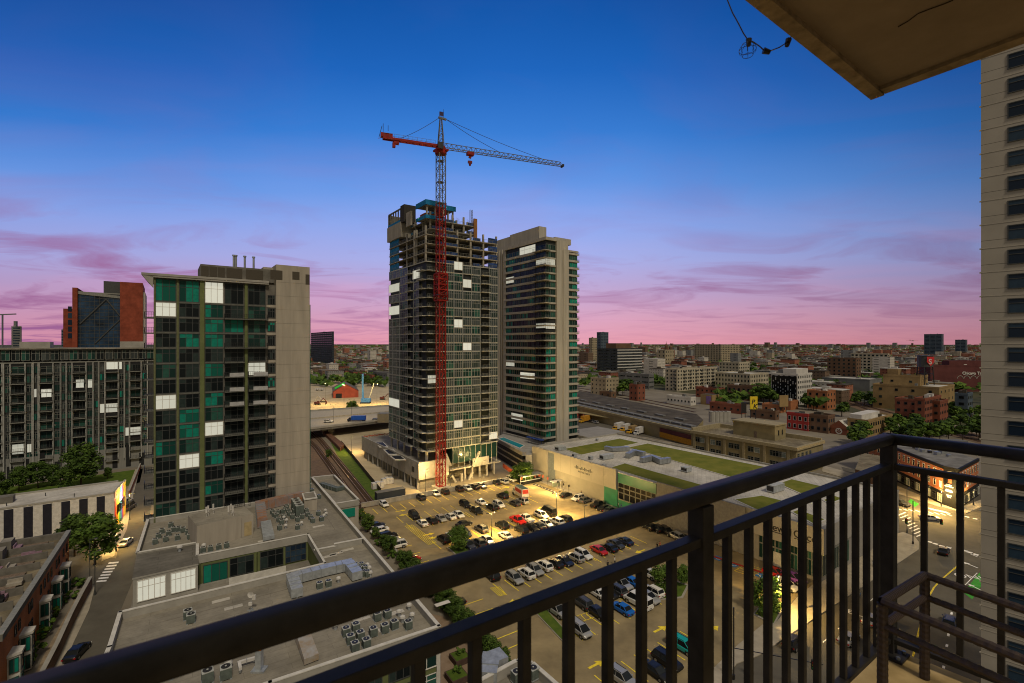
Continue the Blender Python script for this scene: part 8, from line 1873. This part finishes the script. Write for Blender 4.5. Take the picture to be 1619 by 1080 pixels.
# bridge, site, barn
def site():
    T = thing('road_bridge', 'low concrete road bridge over the tracks carrying cars', 'bridge')
    A_, C_ = pt(470, 681, 5.5), pt(640, 661, 5.5); Bk, Dk = pt(470, 652, 5.5), pt(640, 640, 5.5)
    m = M(); m.prism([A_, C_, Dk, Bk], 4.3, 5.5, 0, 1); m.build('deck', [_m['concrete_dark'], _m['road_pale']], T)
    m = M(); m.beam(A_+Vector((0, 0, .4)), C_+Vector((0, 0, .4)), .4, 1.0); m.build('parapet', _m['parapet'], T); m = M(); m.beam(Bk+Vector((0, 0, .4)), Dk+Vector((0, 0, .4)), .4, 1.0); m.build('parapet', _m['parapet'], T)
    m = M(); M1, M2 = (A_+Bk)/2, (C_+Dk)/2; m.beam(M1+Vector((0, 0, .3)), M2+Vector((0, 0, .3)), .5, .8); m.build('median', _m['concrete'], T)
    for px in (522, 531): 
        q = at(px, 262); m = M(); m.box(q.x-1.2, q.x+1.2, q.y-8, q.y-5, 0, 4.3); m.box(q.x-1.8, q.x+1.8, q.y-10, q.y+8, 3.4, 4.28); m.build('pier', _m['concrete'], T)
    B_ = thing('red_barn', 'red gabled barn with a bright green roof patch on the building site', 'barn', at(527, 420), AG-.25)
    w, L_, h = 21, 40, 6
    m = M(); m.box(0, w, 0, L_, 0, h, 0); m.v += [(0, -.01, h), (w, -.01, h), (w/2, -.01, h+6)]; n = len(m.v); m.f.append((n-3, n-2, n-1)); m.mi.append(0); m.build('wall', mat('barn_red', (.30, .07, .045), .85, .12, .2), B_)
    m = M(); m.quad((-.6, -.5, h-.2), (w/2, -.5, h+6.1), (w/2, L_, h+6.1), (-.6, L_, h-.2)); m.quad((w/2, -.5, h+6.1), (w+.6, -.5, h-.2), (w+.6, L_, h-.2), (w/2, L_, h+6.1)); m.build('roof', mat('barn_roof', (.13, .11, .09), .9), B_)
    m = M(); m.quad((1.5, 6, h+1.3), (w/2-.5, 6, h+6.0), (w/2-.5, 24, h+6.0), (1.5, 24, h+1.3)); m.build('green_patch', mat('bright_green', (.05, .62, .02), .7), B_)
    m = M(); m.box(2, 7, -.06, -.002, 0, 4); m.build('door', _m['recess'], B_)
    T = thing('drilling_rig', 'tall blue drilling rig on the sandy building site', 'drilling rig', at(573.5, 385)); z1 = zat(591, 385)
    m = M(); m.beam((0, 0, 1), (0, 0, z1), 1.1); m.beam((.9, 0, 2), (.2, 0, z1-6), .4); m.build('mast', mat('rig_blue', (.05, .16, .42), .6), T)
    m = M(); m.box(-1, 6, -2, 2, 1, 4); m.build('machine_body', _m['rig_blue'], T); m = M(); m.box(-1.5, 6, -2.2, -1.5, 0, 1); m.box(-1.5, 6, 1.5, 2.2, 0, 1); m.build('crawler_tracks', _m['trim_black'], T)
    m = M(); m.beam((5, 0, 3), (9, 0, 16), .5); m.build('boom', _m['galvanised'], T)
    for i, (px, y, c, k) in enumerate(((502, 640, 'w_maroon', 1), (512, 636, 'paint_silver', -1), (605, 632, 'w_maroon', 1))):
        p = pt(px, y); T = thing('excavator', ['dark excavator at the left of the site', 'grey excavator beside the dark one', 'brown excavator at the right of the site'][i], 'excavator', p, 0)
        m = M(); m.box(-2, 2, -1.4, -.7, 0, .9); m.box(-2, 2, .7, 1.4, 0, .9); m.build('crawler_tracks', _m['trim_black'], T)
        m = M(); m.box(-2.2, 1.2, -1.3, 1.3, 1.0, 2.3); m.box(.2, 1.5, -1.2, -.1, 1.5, 3.1); m.build('machine_body', _m[c], T)
        m = M(); m.beam((k*1.5, .4, 2), (k*4.5, .4, 5.2), .5); m.beam((k*4.5, .4, 5.2), (k*6.8, .4, 2.2), .4); m.beam((k*6.8, .4, 2.2), (k*6.4, .4, .6), 1.1, .8); m.build('digging_arm', _m[c], T)
    for (px, y, L_, lab) in ((544, 654, 11, 'long white site trailer behind the bridge'), (505, 618, 8, 'white site cabin beside the red barn'), (575, 651, 9, 'low white tarp covered trailer right of the site trailer')):
        p = pt(px, y); T = thing('site_trailer', lab, 'trailer', p, -.05); m = M(); m.box(-L_/2, L_/2, -1.4, 1.4, .7, 3.4 if L_ > 10 else 2.4); m.build('body', _m['vent_white'], T); m = M(); m.box(-L_/2, L_/2, -1.45, 1.45, 3.41 if L_ > 10 else 2.41, 3.55 if L_ > 10 else 2.5); m.build('roof', _m['coping'], T)
        for k in range(3): m = M(); m.box(-L_/2+1.2+k*L_/3.4, -L_/2+2.2+k*L_/3.4, -1.44, -1.401, 1.5, 2.2); m.build('window', _m['glass_black'], T)
        for k in (-1, 1): m = M(); m.tube([(k*L_*.3, -1.2, .4), (k*L_*.3, 1.2, .4)], .4, 10); m.build('wheel', _m['tyre'], T)
    box_truck(567, 665, 3.14, 'blue tarped dump truck crossing the bridge', mat('tarp_blue', (.02, .08, .38), .7), 'dark blue', 7.5, z=5.5, name='dump_truck', h=2.2, d=262)
    for (px, d, c, lab, a) in ((519, 258, 'white', 'white car crossing the bridge behind the dump truck', 0), (595, 262, 'silver', 'silver car ahead of the dump truck on the bridge', 0), (614, 268, 'silver', 'silver van entering the bridge from the right', 0)):
        q = at(px, d); car('suv', c, 0+px, HY+F*H/d, a, lab, z=5.5)
    for i, (x, y) in enumerate(((597, 772), (612, 765))):
        p = pt(x, y); T = thing('wrapped_pallets', ['left stack of white wrapped pallets in the yard by the podium', 'right stack of white wrapped pallets in the yard by the podium'][i], 'pallets', p, AL)
        for k in range(3): m = M(); m.box(-1.9+k*1.3, -.7+k*1.3, -1, 1, .15, 2.0+.2*(k % 2)); m.build('wrapped_load', _m['vent_white'], T)
        m = M(); m.box(-2, 2, -1.1, 1.1, 0, .15); m.build('pallet', _m['deck_wood'], T)
    T = thing('site_container', 'long dark site container by the lot wall', 'container', pt(617, 787), AL); m = M(); m.box(-4.5, 4.5, -1.2, 1.2, .2, 2.4); m.build('body', _m['w_dark'], T); m = M(); m.box(-4.55, 4.55, -1.25, 1.25, 2.4, 2.5); m.build('roof', _m['w_grey'], T)
    lamp(556, 612+50, 632, 'street lamp on the bridge near the site trailer', two=True, arm=1.4, z0=5.5, light=3500)
    lamp(527, 668, 640, 'street lamp on the bridge at left', two=True, arm=1.4, z0=5.5, light=2500)
    for (px, y0, y1, e, lab) in ((544, 648, 608, 55000, 'floodlight mast glowing over the middle of the sandy site'), (515, 640, 606, 34000, 'floodlight mast glowing at the left of the sandy site'), (596, 640, 606, 35000, 'floodlight mast glowing at the right of the sandy site')): lamp(px, y0, y1, lab, two=True, arm=1.4, light=e)
    lamp(556, 716, 690, 'work light mast on the sandy track side yard', two=False, arm=1, light=9000)
    tree(557, 655, 9, 'bright green tree standing on the sandy building site', light=True, var=2, wide=1.2)
    tree(520, 725, 4, 'small dark tree at the head of the grass verge', var=1)
    for px, e, lab in ((712, 700, 'lit work lamp under the podium beside the crane base'), (765, 800, 'lit work lamp under the unfinished tower at right')):
        lamp(px, 768, 752, lab, two=False, arm=.4, light=e, z0=0, r=.05)
site()
# far left: unfinished tower and its crane
b, wx, dy, Z = block('far_unfinished_tower', 'small grey tower under construction on the horizon at the far left', 'tower under construction', 18, 800, -10, 34, 516, 'w_grey', 'band3', 8, 2, 8.6, 4)
m = M(); m.box(2, wx*.45, 3, 12, Z-1, Z+9); b.part(m, 'lift_core', _m['w_grey'])
T = thing('small_tower_crane', 'distant tower crane at the far left edge of the picture', 'crane', at(4, 790)); z = zat(498, 790)
m = M(); m.beam((0, 0, 0), (0, 0, z), 1.6); m.build('mast', _m['crane_grey'], T); m = M(); m.beam((-18, 0, z), (22, 0, z+1.5), 1.6, 1.8); m.build('jib', _m['crane_grey'], T)
# small aircraft in the sky
T = thing('aircraft', 'small propeller aircraft flying low over the horizon', 'aircraft', at(1442, 420, zat(539, 420)), .25)
m = M(); m.tube([(-2.6, 0, 0), (-1.5, 0, .1), (0, 0, 0), (3.4, 0, .15)], .42, 10, r2=.12); m.build('fuselage', _m['vent_white'], T)
m = M(); m.box(-.9, .6, -4.5, 4.5, .45, .55); m.build('wing', _m['warn_red'], T); m = M(); m.box(2.8, 3.5, -1.4, 1.4, .15, .22); m.build('tailplane', _m['vent_white'], T); m = M(); m.box(2.9, 3.6, -.05, .05, .15, 1.2); m.build('fin', _m['warn_red'], T)
T.scale = (.95,)*3; T.rotation_euler = (0, 0, 1.35)
# railway on the right between trees
track.label = 'railway track curving through the trees at the right, upper'; track([(1325, 627), (1380, 645), (1450, 664), (1552, 692)])
track.label = 'railway track curving through the trees at the right, lower'; track([(1322, 630), (1376, 649), (1446, 669), (1552, 699)])
flat('track_bed', [(1318, 626), (1330, 624), (1382, 642), (1452, 661), (1560, 690), (1560, 705), (1440, 672), (1370, 652), (1318, 634)], .04, _m['ballast'])
# ---------------------------------------------------------------- mid-distance trees, one crown and trunk each
FT = []
for v in range(3):
    FT.append(leaf_crown(700, 4.2, 3.6, 60+v, 10, .62, 5.6).mesh('crown', [_m['leaf_light'] if v == 1 else _m['leaf'], _m['leaf'] if v == 1 else _m['leaf_light']]))
tm = M(); tm.cyl(0, 0, 0, 4, .25, 6, r2=.15); FTT = tm.mesh('trunk', [_m['bark']])
def ftree(px, y, h, label, group, r):
    p = pt(px, y); s = h/9.2; o = thing('tree', label, 'tree', p, r.uniform(0, 6), group); link('crown', r.choice(FT), o, scale=(s*1.15, s*1.15, s)); link('trunk', FTT, o, scale=s)
r = random.Random(21)
zones = [((1415, 1550), (678, 702), 34, (7, 10), 'leafy tree in the belt below the curving railway', 'trees below the curving railway'),
         ((1345, 1390), (632, 645), 10, (7, 10), 'leafy tree beside the grey warehouse', 'trees by the grey warehouse'),
         ((1285, 1330), (606, 622), 9, (9, 12), 'leafy tree right of the modern white block', 'trees right of the modern block'),
         ((1502, 1552), (655, 668), 9, (7, 10), 'tree right of the brick apartments', 'trees right of the brick apartments'),
         ((1196, 1222), (632, 642), 8, (12, 16), 'dark tree clump left of the modern white block', 'dark trees left of the modern block'),
         ((1270, 1300), (642, 652), 8, (8, 11), 'dark tree behind the bright red building', 'trees behind the red building'),
         ((970, 1000), (616, 628), 8, (10, 14), 'dark tree beside the small brick house', 'trees by the small brick house'),
         ((1182, 1215), (585, 596), 8, (12, 16), 'green tree behind the white lofts', 'trees behind the white lofts'),
         ((1350, 1372), (700, 716), 4, (8, 11), 'tree in front of the tan corner building', 'trees before the tan corner building'),
         ((1395, 1412), (672, 690), 4, (7, 9), 'tree right of the tan corner building', 'trees right of the tan corner building'),
         ((1330, 1350), (650, 660), 4, (7, 9), 'tree behind the brick church', 'trees behind the brick church'),
         ((530, 612), (606, 612), 12, (8, 12), 'tree on the avenue behind the building site', 'trees behind the building site'),
         ((495, 530), (584, 592), 6, (10, 14), 'tree below the dark blue glass block', 'trees below the dark glass block'),
         ((1415, 1445), (586, 600), 7, (9, 12), 'tree behind the ochre warehouse', 'trees behind the ochre warehouse')]
for (x0, x1), (y0, y1), n, (h0, h1), lab, grp in zones:
    for i in range(n): ftree(r.uniform(x0, x1), r.uniform(y0, y1), r.uniform(h0, h1), lab, grp, r)
# ---------------------------------------------------------------- the city out to the horizon
def citymat(name, wall, win):
    return brickmat(name, win, wall, 3.6, 3.4, 1.15, off=0, noise=.18)
pal = {'brick': ('low brick building', (.22, .082, .05)), 'tan': ('low tan building', (.36, .30, .21)), 'pale': ('low pale building', (.50, .46, .39)), 'brown': ('low brown building', (.15, .10, .065)), 'grey': ('low grey building', (.21, .21, .20)), 'rust': ('low rust red building', (.30, .12, .07))}
for k, (_, c) in pal.items(): citymat('city_'+k, c, tuple(v*.3 for v in c))
CN = {'brick': 'brick', 'tan': 'tan', 'pale': 'pale', 'brown': 'brown', 'grey': 'grey', 'rust': 'rust red'}
RF = [_m['roof_dark'], _m['roof_white'], _m['roof_grey']]
occ = []
for e in BL: 
    p = at(e[3], e[4]); occ.append((p.x, p.y+14, 34))
def free(x, y, q):
    for a, b_, c in occ:
        if abs(x-a) < c+q and abs(y-b_) < c+q: return False
    return True
def in_shed(px, d):
    y = HY+F*H/d
    return (880 < px < 1130 and y > 608) or (y > 600 and 470 < px < 640) or (1300 < px < 1560 and y > 622) or (y > 655)
n = 0; rr = random.Random(77); tries = 0
uxg, uyg = Vector((math.cos(AG), math.sin(AG), 0)), Vector((-math.sin(AG), math.cos(AG), 0))
_cb = {}
def city_mesh(k, w, l, h, rf):
    key = (k, w, l, h, rf)
    if key not in _cb:
        m = M(); m.box(-w/2, w/2, -l/2, l/2, 0, h, 0); _cb[key] = m.mesh('wall', [_m['city_'+k]])
        m = M(); m.box(-w/2-.3, w/2+.3, -l/2-.3, l/2+.3, h, h+.5); m.box(-w*.2, w*.05, -l*.1, l*.12, h+.5, h+2.4); _cb[(key, 'r')] = m.mesh('roof', [RF[rf]])
    return _cb[key], _cb[(key, 'r')]
cand = []
while n < 300 and tries < 20000:
    tries += 1
    d = 300+900*rr.random()**1.1; px = rr.uniform(490, 612) if rr.random() < .12 else rr.uniform(905, 1552)
    if in_shed(px, d): continue
    p = at(px, d); gx = p.dot(uxg); gy = p.dot(uyg); gx = round(gx/26)*26; gy = round(gy/34)*34+rr.uniform(-2, 2)
    q = uxg*gx+uyg*gy
    if not free(q.x, q.y, 0): continue
    occ.append((q.x, q.y, 12)); k = rr.choice(['brick', 'brick', 'tan', 'tan', 'brown', 'brown', 'grey', 'rust', 'pale']); w = rr.choice([12, 16, 20]); l = rr.choice([14, 20, 26]); h = rr.choice([7, 7, 8.5, 10.5, 10.5, 13, 13, 17]); rf = rr.choice([0, 0, 1, 2, 2])
    side = 'beyond the building site' if px < 640 else ('right of the banded tower' if px < 1060 else ('in the middle of the view' if px < 1300 else 'towards the right edge'))
    dist = 'nearer streets' if d < 520 else ('middle distance' if d < 820 else 'far streets')
    rn = ['dark', 'white', 'grey'][rf]
    hl = 'two storey' if h < 9 else ('three storey' if h < 12 else 'taller')
    lab = f'{hl} {CN[k]} building, {rn} roof, {dist}, {side}'
    o = thing('city_building', lab, 'building', q, AG, f'{k} {hl} {rn} roofed {dist} buildings {side}'); a, c = city_mesh(k, w, l, h, rf); link('wall', a, o); link('roof', c, o); n += 1
# trees along those streets and the rest of the carpet of roofs: too many to count
m = M(); cols = ['city_'+k for k in pal]; N2 = 0
for i in range(12000):
    d = 620*(26 ** rr.random()); px = rr.uniform(470, 640) if rr.random() < .2 else rr.uniform(895, 1570)
    if d > 12000: continue
    p = at(px, d); g = uxg*(round(p.dot(uxg)/22)*22)+uyg*(round(p.dot(uyg)/30)*30)
    if d < 1250 and not free(g.x, g.y, 6): continue
    w, l = rr.uniform(5, 10), rr.uniform(6, 13); h = rr.choice([6, 7, 8, 9, 11, 13]) if rr.random() < .97 else rr.uniform(16, 34); k = rr.randrange(len(cols))
    if d > 3000: w *= 2.2; l *= 2.2
    nv = len(m.v); rf = len(cols)+rr.choice([0, 0, 1, 2, 2])
    P = [g-uxg*w-uyg*l, g+uxg*w-uyg*l, g+uxg*w+uyg*l, g-uxg*w+uyg*l]; m.prism(P, 0, h, k, rf)
o = m.build('distant_city', [_m[c] for c in cols]+RF, label='endless low roofs reaching to the horizon', cat='city', kind='stuff')
m = M()
for i in range(19000):
    d = 330*(34 ** (rr.random()**.85)); px = rr.uniform(470, 640) if rr.random() < .2 else rr.uniform(895, 1570)
    y = HY+F*H/d
    if in_shed(px, d) and d < 520: continue
    p = at(px, d); g = uxg*(round(p.dot(uxg)/26)*26+13)+uyg*p.dot(uyg)
    if d < 620 and not free(g.x, g.y, -14): continue
    h = rr.uniform(5, 11); w = rr.uniform(3, 6)*(1+d/3000)
    for j in range(4):
        c = Vector((g.x+rr.uniform(-w, w)*.8, g.y+rr.uniform(-w, w)*.8, h*rr.uniform(.45, .9))); s = w*rr.uniform(.4, .8)
        n_ = Vector((rr.uniform(-1, 1), rr.uniform(-1, .2), rr.uniform(.1, 1))).normalized(); a = n_.cross(Vector((0, 0, 1))).normalized()*s; b_ = n_.cross(a).normalized()*s*.8
        m.quad(c-a, c-b_, c+a, c+b_, j % 2)
o = m.build('street_tree_foliage', [_m['leaf'], _m['leaf_light']], label='countless street trees among the far roofs', cat='trees', kind='stuff')
# skyline bumps on the horizon
for i in range(26):
    px = r.uniform(905, 1550); d = r.uniform(3500, 7000); p = at(px, d); w = r.uniform(14, 40); h = r.uniform(36, 62)
    T = thing('horizon_building', 'small dark block breaking the horizon line', 'building', p, AG, 'blocks on the horizon'); m = M(); m.box(0, w, 0, w, 0, h); m.build('wall', _m['city_grey' if i % 2 else 'city_brown'], T)
